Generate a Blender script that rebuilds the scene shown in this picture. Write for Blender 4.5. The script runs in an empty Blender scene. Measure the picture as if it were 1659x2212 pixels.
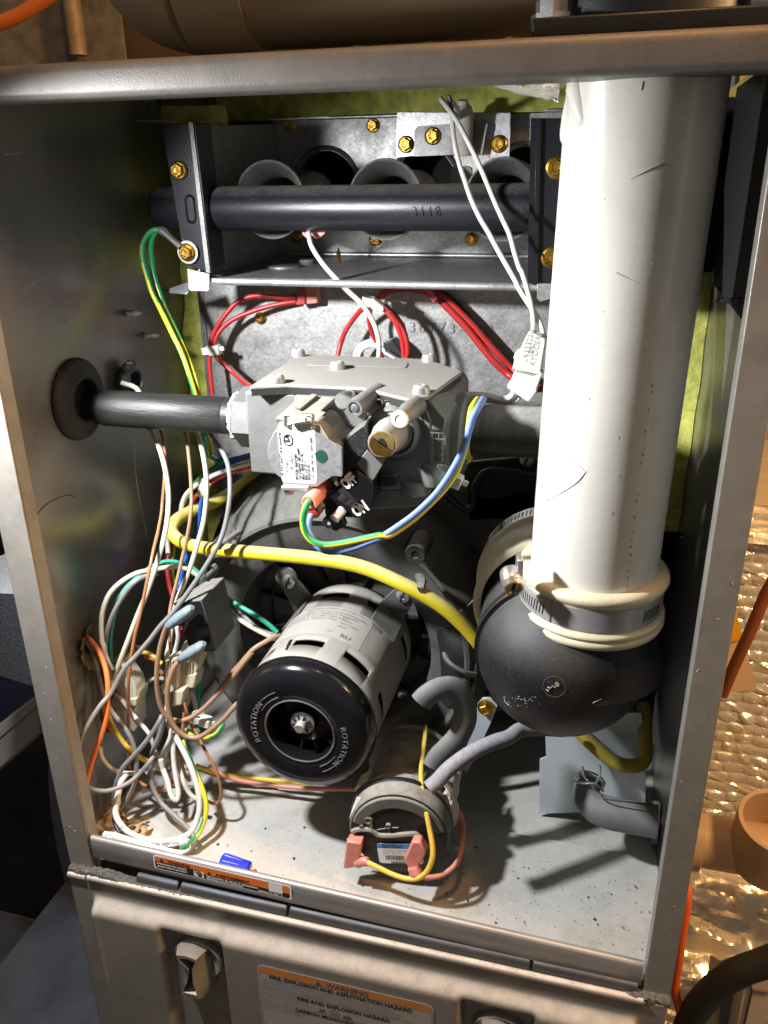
import bpy, bmesh, math, random
import numpy as np
from mathutils import Vector, Matrix, Euler
random.seed(7)
S = bpy.context.scene
COL = S.collection
# ---------------------------------------------------------------- camera
CAM_LOC = Vector((.298, -.327, .4074))
CAM_ROT = Euler((math.radians(67.53), math.radians(.784), math.radians(15.0)), 'XYZ')
FPX = 1769.0                       # focal length for a frame 1659 wide
cd = bpy.data.cameras.new('camera')
cam = bpy.data.objects.new('camera', cd)
COL.objects.link(cam)
cam.location = CAM_LOC
cam.rotation_euler = CAM_ROT
cd.sensor_fit = 'HORIZONTAL'
cd.sensor_width = 36
cd.lens = 36 * FPX / 1659
cd.clip_start = .01
cd.clip_end = 50
S.camera = cam
# ---------------------------------------------------------------- world and lamps
w = bpy.data.worlds.new('World')
S.world = w
w.use_nodes = True
bg = w.node_tree.nodes['Background']
bg.inputs[0].default_value = (1.0, .93, .85, 1)
bg.inputs[1].default_value = .11


def lamp(name, kind, loc, energy, color, target=None, **kw):
    l = bpy.data.lights.new(name, kind)
    l.energy = energy
    l.color = color
    for k, v in kw.items():
        setattr(l, k, v)
    o = bpy.data.objects.new(name, l)
    COL.objects.link(o)
    o.location = loc
    if target is not None:
        o.rotation_euler = (Vector(target) - Vector(loc)).to_track_quat('-Z', 'Y').to_euler()
    return o


# a hand torch held at the upper left of the opening, beam down to the right
lamp('hand_torch', 'SPOT', (.014, -.082, .420), 12.0, (.94, .965, 1.0), (.20, .05, .13),
     spot_size=math.radians(140), spot_blend=.8, shadow_soft_size=.011)
# the warm bulb of the room, to the right and above
lamp('room_bulb', 'POINT', (.82, -.065, .62), 30.0, (1.0, .58, .25), shadow_soft_size=.06)
# a second bulb under the ceiling, above the furnace front
lamp('ceiling_bulb', 'POINT', (.30, -.16, 1.40), 16.0, (1.0, .52, .20), shadow_soft_size=.08)
S.view_settings.view_transform = 'Standard'
S.view_settings.look = 'None'
S.view_settings.exposure = 0
S.view_settings.gamma = 1
S.cycles.max_bounces = 8
S.cycles.use_denoising = True
# ---------------------------------------------------------------- points measured on the photograph
RM = CAM_ROT.to_matrix()


def ray(q):
    return RM @ Vector(((q[0] - 829.5) / FPX, -(q[1] - 1106) / FPX, -1))


def P(q, y):
    """the point of the place at depth y that the photograph shows at q"""
    v = ray(q)
    p = CAM_LOC + v * ((y - CAM_LOC.y) / v.y)
    return p


def PX(q, x):
    v = ray(q)
    return CAM_LOC + v * ((x - CAM_LOC.x) / v.x)


def PZ(q, z):
    v = ray(q)
    return CAM_LOC + v * ((z - CAM_LOC.z) / v.z)


def cm(ox, oy, s):
    return lambda x, y: (ox + s * x, oy + s * y)


FU = lambda x, y: (x, y)
A2 = cm(829.5, 0, .5); A3 = cm(0, 737.3, .5); A5 = cm(0, 1474.7, .5); A6 = cm(829.5, 1474.7, .5)
C1 = cm(493.75, 740.6, .3307); C2 = cm(164.6, 932.6, .23148); C3 = cm(164.6, 1316.7, .23148)
C4 = cm(466.3, 1206.9, .26455); C5 = cm(713.2, 1426.4, .2356); C6 = cm(1014.9, 1069.8, .29761)
C7 = cm(274.3, 1783, .26455); C8 = cm(521.2, 2002.4, .26455)
D2 = cm(274.3, 192, .29761); D3 = cm(740.6, 192, .29761); D4 = cm(384, 576, .26455); D5 = cm(822.9, 576, .26455)
D6 = cm(822.9, 932.6, .27275); D7 = cm(438.9, 960.1, .23148); D8 = cm(1042.4, 1481.2, .24802)
E5 = cm(1398.9, 1591, .28082); E6 = cm(192, 1947.5, .21494); E8 = cm(164.6, 1645.8, .21494)


def PL(c, pts, y):
    return [P(c(*q), y) for q in pts]


# ---------------------------------------------------------------- materials
MATS = {}


def pm(name, col, rough=.5, metal=0., var=.12, vs=60., bump=0., bs=400., dust=0., dcol=(.40, .37, .32), spec=.5,
       coat=0., sss=0., trans=0., rvar=.0, spangle=0., ss=500., dlo=.25, stretch=None, stain=None, sts=16.):
    m = bpy.data.materials.new(name)
    m.use_nodes = True
    nt = m.node_tree
    N = nt.nodes
    L = nt.links
    b = N['Principled BSDF']
    tc = N.new('ShaderNodeTexCoord')
    src = tc.outputs['Object']
    if stretch:
        mp = N.new('ShaderNodeMapping')
        mp.inputs['Scale'].default_value = stretch
        L.new(src, mp.inputs[0])
        src = mp.outputs[0]

    def noise(sc, det=4, ro=.6):
        n = N.new('ShaderNodeTexNoise')
        n.inputs['Scale'].default_value = sc
        n.inputs['Detail'].default_value = det
        n.inputs['Roughness'].default_value = ro
        L.new(src, n.inputs['Vector'])
        return n.outputs[0]

    def ramp(x, a, c0, bb, c1):
        r = N.new('ShaderNodeMapRange')
        r.inputs[1].default_value = a
        r.inputs[2].default_value = bb
        r.inputs[3].default_value = c0
        r.inputs[4].default_value = c1
        L.new(x, r.inputs[0])
        return r.outputs[0]

    def mix(f, a, c):
        mx = N.new('ShaderNodeMix')
        mx.data_type = 'RGBA'
        for s, v in ((mx.inputs[6], a), (mx.inputs[7], c)):
            if isinstance(v, tuple):
                s.default_value = (*v, 1)
            else:
                L.new(v, s)
        if isinstance(f, (int, float)):
            mx.inputs[0].default_value = f
        else:
            L.new(f, mx.inputs[0])
        return mx.outputs[2]

    c = tuple(col)
    lo = tuple(x * (1 - var) for x in c)
    hi = tuple(min(1, x * (1 + var)) for x in c)
    n1 = noise(vs)
    out = mix(ramp(n1, .3, 0, .7, 1), lo, hi)
    if spangle:
        v = N.new('ShaderNodeTexVoronoi')
        v.inputs['Scale'].default_value = ss
        L.new(src, v.inputs['Vector'])
        sepc = N.new('ShaderNodeSeparateColor')
        L.new(v.outputs['Color'], sepc.inputs[0])
        dk = tuple(x * (1 - spangle) for x in c)
        lt = tuple(min(1, x * (1 + spangle)) for x in c)
        sp = mix(sepc.outputs[0], dk, lt)
        out = mix(.6, out, sp)
    if stain:
        out = mix(ramp(noise(sts, 7, .72), .50, 0, .72, stain[3]), out, stain[:3])
    rr = ramp(n1, .3, max(.02, rough - rvar), .7, min(1, rough + rvar))
    if dust:
        g = N.new('ShaderNodeNewGeometry')
        sx = N.new('ShaderNodeSeparateXYZ')
        L.new(g.outputs['Normal'], sx.inputs[0])
        up = ramp(sx.outputs[2], dlo, 0, .95, 1)
        dn = ramp(noise(vs * 1.7, 6, .7), .3, .45, .62, 1)
        mu = N.new('ShaderNodeMath')
        mu.operation = 'MULTIPLY'
        L.new(up, mu.inputs[0])
        L.new(dn, mu.inputs[1])
        m2 = N.new('ShaderNodeMath')
        m2.operation = 'MULTIPLY_ADD'
        m2.inputs[1].default_value = dust
        L.new(mu.outputs[0], m2.inputs[0])
        sp2 = ramp(noise(900, 2, .5), .60, 0, .75, .35 * dust)
        L.new(sp2, m2.inputs[2])
        m2.use_clamp = True
        out = mix(m2.outputs[0], out, dcol)
        mr = N.new('ShaderNodeMix')
        L.new(m2.outputs[0], mr.inputs[0])
        L.new(rr, mr.inputs[2])
        mr.inputs[3].default_value = .95
        rr = mr.outputs[0]
        if metal:
            mm = N.new('ShaderNodeMix')
            L.new(m2.outputs[0], mm.inputs[0])
            mm.inputs[2].default_value = metal
            mm.inputs[3].default_value = 0
            L.new(mm.outputs[0], b.inputs['Metallic'])
    L.new(out, b.inputs['Base Color'])
    L.new(rr, b.inputs['Roughness'])
    if not (dust and metal):
        b.inputs['Metallic'].default_value = metal
    b.inputs['Specular IOR Level'].default_value = spec
    if coat:
        b.inputs['Coat Weight'].default_value = coat
        b.inputs['Coat Roughness'].default_value = .15
    if sss:
        b.inputs['Subsurface Weight'].default_value = sss
        b.inputs['Subsurface Radius'].default_value = (1, .8, .6)
        b.inputs['Subsurface Scale'].default_value = .004
    if trans:
        b.inputs['Transmission Weight'].default_value = trans
    if bump:
        bp = N.new('ShaderNodeBump')
        bp.inputs['Strength'].default_value = bump
        bp.inputs['Distance'].default_value = .001
        L.new(noise(bs, 3, .6), bp.inputs['Height'])
        L.new(bp.outputs[0], b.inputs['Normal'])
    MATS[name] = m
    return m


taupe = pm('taupe_paint', (.26, .24, .21), .38, .25, .08, 90, .12, 1500, rvar=.05, stain=(.17, .15, .13, .6), sts=35)
cast_dark = pm('cast_fitting', (.13, .128, .12), .5, .35, .18, 90, .3, 1500, dust=.6, dcol=(.2, .19, .165), dlo=.5)
taupe_dust_glint = pm('taupe_paint_dust_glint', (.27, .245, .21), .30, .30, .10, 60, .08, 1300, dust=.75, dcol=(.62, .58, .53), dlo=.42)  # pale upward faces: dust, with the bevel highlight painted in
galv = pm('galvanised_steel', (.40, .395, .38), .42, .65, .10, 70, .08, 900, spangle=.32, ss=650, rvar=.08)
galv_bright = pm('galvanised_bright', (.60, .60, .60), .36, .75, .10, 90, .10, 700, spangle=.22, ss=520, rvar=.08)
galv_dark = pm('galvanised_dark', (.26, .255, .245), .42, .65, .18, 60, .08, 900, spangle=.25, ss=500, rvar=.1)
wall_steel = pm('dull_wall_steel', (.22, .215, .20), .30, .60, .05, 22, .03, 300, rvar=.03, stain=(.13, .125, .11, .5), sts=30)
zinc = pm('zinc_blue_steel', (.075, .080, .088), .5, .4, .12, 80, .06, 600, rvar=.08)
floor_m = pm('dusty_floor_steel', (.52, .505, .465), .62, .10, .13, 24, .10, 700, rvar=.08, spangle=.06, ss=300, stain=(.33, .29, .235, .6), sts=20)
sill_m = pm('sill_steel', (.44, .43, .42), .40, .55, .14, 50, .06, 900, rvar=.1, stretch=(.3, 1, 1))
ecoat = pm('black_enamel', (.010, .0105, .014), .28, 0, .2, 60, .10, 700, spec=.6)
ecoat_pipe = pm('black_pipe_paint', (.012, .012, .017), .33, 0, .2, 60, .12, 1400, dust=.8, dcol=(.13, .125, .10), dlo=.5, spec=.6)
black_plastic = pm('black_plastic', (.012, .012, .013), .42, 0, .2, 40, .05, 800)
black_dusty = pm('black_plastic_dusty', (.018, .018, .019), .45, 0, .2, 45, .08, 700, dust=.80, dcol=(.25, .235, .205), dlo=.05)
housing_m = pm('housing_dusty', (.018, .018, .019), .5, 0, .2, 45, .08, 700, dust=.85, dcol=(.20, .19, .17), dlo=-.8)
elbow_m = pm('black_rubber_elbow', (.011, .011, .013), .46, 0, .2, 60, .16, 1500, dust=.6, dcol=(.17, .165, .155), dlo=.15)
rubber = pm('black_rubber', (.02, .019, .018), .62, 0, .2, 40, .1, 500)
black_gloss = pm('black_gloss_plastic', (.008, .008, .010), .17, 0, .2, 40, .03, 900, spec=.6)
coil_m = pm('coil_plastic', (.12, .11, .095), .55, 0, .1, 80, .12, 900, dust=.9, dcol=(.36, .33, .27), dlo=.1)
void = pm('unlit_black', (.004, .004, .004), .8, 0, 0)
cast = pm('cast_aluminium', (.205, .20, .19), .46, .40, .18, 90, .32, 1500, dust=.75, dcol=(.25, .235, .20), dlo=.45)
alu_flat = pm('valve_cover_steel', (.32, .305, .275), .55, .2, .08, 80, .10, 1200, dust=.85, dcol=(.31, .29, .25), dlo=.4)
galv_plate = pm('solenoid_plate', (.60, .61, .60), .36, .75, .14, 160, .10, 900, spangle=.25, ss=420)
brass = pm('gold_zinc', (.58, .33, .06), .28, .95, .25, 300, .15, 1200)
brass_dull = pm('brass_cap', (.55, .42, .16), .34, .8, .25, 300, .1, 900)
screw_steel = pm('screw_steel', (.55, .55, .54), .32, .85, .12, 300, .05, 900)
screw_dusty = pm('screw_steel_dusty', (.52, .51, .48), .38, .7, .12, 300, .05, 900, dust=.6, dcol=(.46, .43, .38))
steel_clamp = pm('clamp_steel', (.50, .49, .48), .34, .45, .12, 30, .04, 900, stretch=(.2, .2, 1))
iron = pm('gas_pipe_iron', (.022, .022, .020), .46, .12, .4, 120, .25, 1200, stretch=(.12, 1, 1), spec=.5, rvar=.1)
iron_dusty = pm('gas_pipe_iron_dusty', (.030, .030, .030), .45, .1, .2, 60, .12, 1200, dust=.9, dcol=(.36, .34, .31), dlo=-.1)
pvc = pm('white_pvc', (.72, .695, .62), .27, 0, .035, 14, .05, 500, sss=.08, rvar=.04, stain=(.56, .50, .41, .5), sts=26)
cream_rubber = pm('cream_rubber', (.72, .65, .45), .44, 0, .05, 40, .10, 600, sss=.08, stain=(.50, .43, .29, .55), sts=45)
nylon = pm('white_nylon', (.72, .72, .64), .38, 0, .04, 60, 0, sss=.25)
cream_nylon = pm('cream_nylon', (.66, .58, .42), .48, 0, .06, 60, .05, 600, sss=.08)
clear_nylon = pm('milky_nylon', (.62, .58, .44), .42, 0, .06, 60, .05, 600, sss=.2)
white_metal = pm('pale_coated_metal', (.50, .55, .58), .40, .15, .06, 40, .05, 600, rvar=.08)
paper = pm('white_paper', (.80, .80, .80), .55, 0, .02)
paper_grey = pm('grey_paper', (.44, .42, .375), .55, 0, .05, 90)
label_taupe = pm('door_label_film', (.36, .33, .29), .45, 0, .05, 90)
ink = pm('black_ink', (.012, .012, .012), .5, 0, 0)
ink_grey = pm('grey_ink', (.20, .19, .17), .6, 0, 0)
ink_faint = pm('faint_ink', (.33, .315, .28), .6, 0, 0)
ink_brown = pm('brown_ink', (.11, .09, .075), .6, 0, 0)
white_ink = pm('white_ink', (.82, .82, .82), .5, 0, 0)
orange_ink = pm('orange_ink', (.80, .19, .025), .5, 0, 0)
orange_dull = pm('orange_ink_dull', (.55, .20, .05), .5, 0, .05)
blue_ink = pm('blue_ink', (.05, .25, .62), .5, 0, 0)
red_ink = pm('red_ink', (.50, .07, .06), .6, 0, 0)
insul = pm('yellow_fibre', (.60, .60, .13), .9, 0, .35, 110, .8, 300)
foam_dark = pm('dark_foam', (.085, .082, .076), .95, 0, .5, 500, .9, 900)
dust_pad = pm('grey_pad', (.20, .195, .18), .85, 0, .35, 60, .2, 400)
emb = pm('embossed_zinc', (.30, .30, .31), .40, .7, .1)
foil = pm('foil', (.82, .77, .66), .20, .60, .06, 60, .8, 160, rvar=.06)
crinkle = pm('crinkled_foil', (.82, .75, .62), .24, .60, .10, 60, .9, 70, rvar=.05)
taupe_rail = pm('taupe_rail_paint', (.19, .172, .155), .46, .2, .08, 90, .15, 1300, rvar=.06, stain=(.14, .12, .105, .5), sts=40)
tee_m = pm('tee_plastic', (.42, .29, .19), .4, 0, .06, 30, .06, 300)
tan = pm('tan_wall', (.30, .22, .14), .8, 0, .08, 10)
bg_pvc = pm('lamp_tinted_pvc', (.80, .60, .38), .4, 0, .05, 20, .05, 300)  # orange lamp tint put into the base colour of white pipe
bg_grey = pm('mottled_sheet', (.17, .155, .13), .7, 0, .35, 60, .2, 300)
bg_brown = pm('brown_board', (.075, .042, .025), .8, 0, .15, 10)
speckle = pm('speckled_black', (.035, .037, .04), .6, 0, .6, 500, .3, 900, dust=.5, dcol=(.55, .55, .56), dlo=.3)
dark_bg = pm('dark_panel', (.010, .010, .011), .5, 0, .3, 8)
grey_bar = pm('grey_bar_metal', (.42, .40, .36), .5, .2, .1, 20)
concrete = pm('concrete', (.14, .15, .17), .8, 0, .25, 20, .1, 100)
card = pm('tan_card', (.62, .44, .27), .6, 0, .04)
box_white = pm('pale_carton', (.58, .50, .40), .6, 0, .04)


def plastic(name, col, rough=.36, **k):
    k.setdefault('var', .05)
    return pm(name, col, rough, 0, vs=150, sss=0, **k)


w_cream = plastic('cream_wire', (.66, .60, .45), dust=.25, dcol=(.55, .50, .42))
w_white = plastic('white_wire', (.70, .68, .63), dust=.25, dcol=(.55, .52, .47))
w_lead = plastic('white_lead', (.76, .73, .68))
w_grey = plastic('grey_wire', (.20, .195, .195), dust=.35, dcol=(.40, .38, .36))
w_brown = plastic('brown_wire', (.36, .215, .125), dust=.3, dcol=(.46, .36, .27))
w_copper = plastic('copper_brown_wire', (.40, .17, .075), .30)
w_dark = plastic('dark_wire', (.035, .03, .03))
w_orange = plastic('orange_wire', (.78, .20, .035), dust=.3, dcol=(.62, .45, .35))
w_pink = plastic('salmon_wire', (.62, .24, .15), dust=.3, dcol=(.55, .40, .32))
w_yellow = plastic('yellow_wire', (.78, .53, .06), dust=.2, dcol=(.60, .50, .28))
w_teal = plastic('teal_wire', (.02, .36, .22), dust=.2, dcol=(.35, .45, .38))
w_green = plastic('green_wire', (.02, .30, .10), dust=.1)
w_stripe = plastic('yellow_stripe', (.70, .62, .04))
w_blue = plastic('blue_wire', (.015, .12, .55))
w_blue_d = plastic('dusty_blue_wire', (.06, .16, .48), dust=.8, dcol=(.30, .36, .48), dlo=-.3)
w_red = plastic('red_wire', (.42, .022, .02), dust=.25, dcol=(.50, .20, .16))
hose_y = plastic('yellow_hose', (.66, .53, .02), .42, dust=.75, dcol=(.56, .49, .28), dlo=.15)
hose_yd = plastic('yellow_hose_aged', (.42, .32, .03), .45, dust=.3, dcol=(.40, .33, .16))
hose_g = pm('grey_foam_tube', (.15, .145, .16), .85, 0, .15, 200, .35, 1400, dust=.9, dcol=(.42, .41, .45), dlo=-.25)
hose_g2 = pm('grey_rubber_tube', (.10, .10, .10), .7, 0, .1, 100, .1, 900, dust=.85, dcol=(.31, .305, .29), dlo=-.1)
drain_m = pm('grey_drain_rubber', (.13, .13, .14), .48, 0, .12, 60, .08, 600, dust=.55, dcol=(.30, .295, .28), dlo=.1)
pinkp = pm('salmon_plastic', (.66, .25, .20), .36, 0, .10, 200, .1, 900, sss=.3)
redp = pm('red_plastic', (.40, .05, .045), .3, 0, .08, 200, sss=.2)
boot_m = pm('blue_grey_vinyl', (.16, .22, .245), .6, 0, .10, 200, .15, 800, dust=.4, dcol=(.34, .37, .37))
blue_nut = pm('blue_nut_plastic', (.02, .03, .62), .3, 0, .05)
dope_y = pm('yellow_dope', (.50, .40, .10), .7, 0, .35, 400, .5, 700)
dope_g = pm('pale_green_dope', (.50, .62, .54), .6, 0, .2, 400, .4, 700)
ceramic = pm('white_ceramic', (.66, .61, .52), .6, 0, .06, 200)
purple = pm('violet_enamel', (.05, .03, .35), .15, .3, .2, 600)
green_ink = pm('green_ink', (.01, .06, .035), .5, 0, .2, 600)


# ---------------------------------------------------------------- mesh helpers
class MB:
    def __init__(s):
        s.v = []; s.f = []; s.m = []

    def add(s, vs, fs, mi=0):
        n = len(s.v)
        s.v += [Vector(a) for a in vs]
        s.f += [tuple(i + n for i in f) for f in fs]
        s.m += [mi] * len(fs)
        return s

    def hexa(s, p, mi=0):
        return s.add(p, [(0, 3, 2, 1), (4, 5, 6, 7), (0, 1, 5, 4), (1, 2, 6, 5), (2, 3, 7, 6), (3, 0, 4, 7)], mi)

    def box(s, a, b, mi=0):
        x0, y0, z0 = a; x1, y1, z1 = b
        return s.hexa([(x0, y0, z0), (x1, y0, z0), (x1, y1, z0), (x0, y1, z0), (x0, y0, z1), (x1, y0, z1), (x1, y1, z1), (x0, y1, z1)], mi)

    def obox(s, c, u, v, n, mi=0):
        c = Vector(c); u = Vector(u); v = Vector(v); n = Vector(n)
        return s.hexa([c - u - v - n, c + u - v - n, c + u + v - n, c - u + v - n, c - u - v + n, c + u - v + n, c + u + v + n, c - u + v + n], mi)

    def loft(s, A, B, mi=0, caps=True):
        k = len(A)
        fs = [(i, (i + 1) % k, k + (i + 1) % k, k + i) for i in range(k)]
        if caps:
            fs += [tuple(range(k))[::-1], tuple(range(k, 2 * k))]
        return s.add(list(A) + list(B), fs, mi)

    def prism(s, pts, d, mi=0):
        d = Vector(d)
        return s.loft([Vector(p) for p in pts], [Vector(p) + d for p in pts], mi)

    def quad(s, a, b, c, d, mi=0):
        return s.add([a, b, c, d], [(0, 1, 2, 3)], mi)

    def lathe(s, prof, o, axis, seg=32, mi=0, a0=0, a1=360, caps=True, up=None):
        o = Vector(o); ax = Vector(axis).normalized()
        t = Vector(up) if up else (Vector((0, 0, 1)) if abs(ax.z) < .9 else Vector((1, 0, 0)))
        u = (t - ax * t.dot(ax)).normalized(); v = ax.cross(u)
        full = abs(a1 - a0) >= 360
        k = seg if full else seg + 1
        vs = []; fs = []
        for r, h in prof:
            for i in range(k):
                a = math.radians(a0 + (a1 - a0) * i / seg)
                vs.append(o + ax * h + (u * math.cos(a) + v * math.sin(a)) * max(r, 1e-6))
        for j in range(len(prof) - 1):
            for i in range(k if full else k - 1):
                i2 = (i + 1) % k
                fs.append((j * k + i, j * k + i2, (j + 1) * k + i2, (j + 1) * k + i))
        if full and caps:
            if prof[0][0] > 1e-5: fs.append(tuple(range(k))[::-1])
            if prof[-1][0] > 1e-5: fs.append(tuple((len(prof) - 1) * k + i for i in range(k)))
        return s.add(vs, fs, mi)

    def cyl(s, a, b, r, seg=24, r2=None, mi=0):
        a = Vector(a); b = Vector(b)
        return s.lathe([(r, 0), (r if r2 is None else r2, (b - a).length)], a, b - a, seg, mi)

    def tube(s, pts, r, seg=10, sub=5, mi=0, stripe=0, ease=True, flat=None):
        pts = smooth(pts, sub) if sub > 1 else [Vector(p) for p in pts]
        n = len(pts)
        T = [(pts[min(i + 1, n - 1)] - pts[max(i - 1, 0)]).normalized() for i in range(n)]
        up = Vector((0, 0, 1)) if abs(T[0].z) < .9 else Vector((1, 0, 0))
        u = (up - T[0] * up.dot(T[0])).normalized()
        vs = []; fs = []; mm = []
        for i in range(n):
            u = (u - T[i] * u.dot(T[i])).normalized()
            v = T[i].cross(u)
            ri = r if not isinstance(r, (list, tuple)) else np.interp(i / (n - 1), np.linspace(0, 1, len(r)), r)
            for k in range(seg):
                a = 2 * math.pi * k / seg
                vs.append(pts[i] + u * math.cos(a) * ri * (flat or 1) + v * math.sin(a) * ri)
        for i in range(n - 1):
            for k in range(seg):
                k2 = (k + 1) % seg
                fs.append((i * seg + k, i * seg + k2, (i + 1) * seg + k2, (i + 1) * seg + k))
                mm.append(1 if stripe and ((k + int(i * stripe)) % seg) < seg * .32 else mi)
        fs += [tuple(range(seg))[::-1], tuple((n - 1) * seg + k for k in range(seg))]
        mm += [mi, mi]
        N = len(s.v)
        s.v += vs; s.f += [tuple(i + N for i in f) for f in fs]; s.m += mm
        return s

    def sphere(s, c, r, seg=24, sc=(1, 1, 1)):
        c = Vector(c); prof = []
        n = seg // 2
        base = len(s.v)
        s.lathe([(math.sin(math.pi * i / n) * r, -math.cos(math.pi * i / n) * r) for i in range(n + 1)], (0, 0, 0), (0, 0, 1), seg)
        for i in range(base, len(s.v)):
            s.v[i] = Vector((s.v[i].x * sc[0], s.v[i].y * sc[1], s.v[i].z * sc[2])) + c
        return s

    def grid(s, fn, nu, nv, mi=0):
        vs = [fn(i / nu, j / nv) for j in range(nv + 1) for i in range(nu + 1)]
        fs = [(j * (nu + 1) + i, j * (nu + 1) + i + 1, (j + 1) * (nu + 1) + i + 1, (j + 1) * (nu + 1) + i) for j in range(nv) for i in range(nu)]
        return s.add(vs, fs, mi)


def smooth(pts, sub=5):
    p = [Vector(a) for a in pts]
    if len(p) < 3:
        return p
    q = [p[0] * 2 - p[1]] + p + [p[-1] * 2 - p[-2]]
    out = []
    for i in range(1, len(q) - 2):
        for k in range(sub):
            t = k / sub
            a, b, c, d = q[i - 1], q[i], q[i + 1], q[i + 2]
            out.append(.5 * ((2 * b) + (c - a) * t + (2 * a - 5 * b + 4 * c - d) * t * t + (3 * b - a - 3 * c + d) * t ** 3))
    out.append(p[-1])
    return out


WL = {}


def build(name, mb, mat, parent=None, bevel=0., ang=38, seg=2, sm=True, recalc=True, solid=0.):
    me = bpy.data.meshes.new(name)
    if not mb.v:
        raise ValueError(name)
    xs = [v.x for v in mb.v]; ys = [v.y for v in mb.v]; zs = [v.z for v in mb.v]
    o0 = Vector(((min(xs) + max(xs)) / 2, (min(ys) + max(ys)) / 2, min(zs)))
    me.from_pydata([v - o0 for v in mb.v], [], mb.f)
    for m in (mat if isinstance(mat, (list, tuple)) else [mat]):
        me.materials.append(m)
    me.polygons.foreach_set('material_index', mb.m)
    if recalc:
        bm = bmesh.new(); bm.from_mesh(me)
        bmesh.ops.remove_doubles(bm, verts=bm.verts, dist=2e-6)
        bmesh.ops.recalc_face_normals(bm, faces=bm.faces)
        bm.to_mesh(me); bm.free()
    if sm:
        me.polygons.foreach_set('use_smooth', [True] * len(me.polygons))
        me.set_sharp_from_angle(angle=math.radians(ang))
    o = bpy.data.objects.new(name, me)
    COL.objects.link(o)
    if solid:
        md = o.modifiers.new('solidify', 'SOLIDIFY'); md.thickness = solid; md.offset = 0
    if bevel:
        md = o.modifiers.new('bevel', 'BEVEL'); md.width = bevel; md.segments = seg
        md.limit_method = 'ANGLE'; md.angle_limit = math.radians(35)
    WL[o.name] = o0
    if parent is not None:
        o.parent = parent
        o.location = o0 - WL[parent.name]
    else:
        o.location = o0
    return o


def tag(o, label, cat, group=None, kind=None):
    o['label'] = label
    o['category'] = cat
    if group: o['group'] = group
    if kind: o['kind'] = kind
    return o


def thing(name, label, cat, loc, group=None):
    o = bpy.data.objects.new(name, None)
    o.empty_display_size = .01
    COL.objects.link(o)
    o.location = loc
    WL[o.name] = Vector(loc)
    return tag(o, label, cat, group)


def part(name, mb, mat, parent, label=None, **k):
    o = build(name, mb, mat, parent, **k)
    if label: o['label'] = label
    return o


def text(name, s, size, o, u, v, mat, parent, ext=.00006, bold=0., mapf=None, align='LEFT', space=1., shear=0.):
    cu = bpy.data.curves.new(name, 'FONT')
    cu.body = s; cu.size = 1; cu.extrude = 0
    cu.offset = bold; cu.space_character = space; cu.align_x = align; cu.shear = shear
    cu.resolution_u = 2
    t = bpy.data.objects.new(name, cu)
    COL.objects.link(t)
    dg = bpy.context.evaluated_depsgraph_get()
    me = bpy.data.meshes.new_from_object(t.evaluated_get(dg))
    bpy.data.objects.remove(t); bpy.data.curves.remove(cu)
    mb = MB()
    o = Vector(o); u = Vector(u).normalized(); v = Vector(v).normalized(); n = u.cross(v)
    f = mapf or (lambda a, b, c: o + u * a + v * b + n * c)
    top = [f(p.co.x * size, p.co.y * size, ext) for p in me.vertices]
    mb.add(top, [tuple(p.vertices) for p in me.polygons])
    if ext > .00015:
        cnt = {}
        for p in me.polygons:
            k = len(p.vertices)
            for i in range(k):
                e = (p.vertices[i], p.vertices[(i + 1) % k])
                cnt[e] = 1
        nv = len(mb.v)
        bot = [f(p.co.x * size, p.co.y * size, -.0002) for p in me.vertices]
        side = [(a, b, b + nv, a + nv) for (a, b) in cnt if (b, a) not in cnt]
        mb.v += bot; mb.f += [(b, a, c2, d2) for (a, b, d2, c2) in [(a, b, d, c) for (a, b, c, d) in side]]; mb.m += [0] * len(side)
    bpy.data.meshes.remove(me)
    return build(name, mb, mat, parent, sm=False, recalc=False)


def rrect(w, h, r, k=4):
    pts = []
    for cx, cy, a0 in ((w / 2 - r, h / 2 - r, 0), (-w / 2 + r, h / 2 - r, 90), (-w / 2 + r, -h / 2 + r, 180), (w / 2 - r, -h / 2 + r, 270)):
        for i in range(k + 1):
            a = math.radians(a0 + 90 * i / k)
            pts.append((cx + r * math.cos(a), cy + r * math.sin(a)))
    return pts


def frame_pts(pts, o, u, v):
    o = Vector(o); u = Vector(u).normalized(); v = Vector(v).normalized()
    return [o + u * a + v * b for a, b in pts]


def W(c, pts, ys):
    out = []
    n = len(pts)
    for i, q in enumerate(pts):
        y = float(np.interp(i / max(1, n - 1), np.linspace(0, 1, len(ys)), ys))
        p = P(c(*q), y)
        if p.x < .0045:
            p = PX(c(*q), .0045)
        out.append(p)
    return out


def wire(label, pts, r, mat, cat='wire', name='wire', group=None, stripe=0, seg=10, sub=5, parent=None):
    o = build(name, MB().tube(pts, r * 1.10, seg, sub, stripe=stripe), mat, parent, ang=60)
    return tag(o, label, cat, group) if parent is None else o


def hex_screw(parent, c, n, r, mat=brass, name='screw', wf=1.35):
    """hex head with a round flange, head dished; axis n towards the viewer"""
    n = Vector(n).normalized()
    mb = MB().lathe([(r * wf, 0), (r * wf, r * .18), (r * 1.08, r * .34)], c, n, 24)
    mb.lathe([(r * 1.06, r * .30), (r, r * .95), (r * .86, r * 1.08), (r * .62, r * 1.08), (r * .5, r * .88), (0, r * .84)], c, n, 6)
    return build(name, mb, mat, parent, ang=25)


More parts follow.
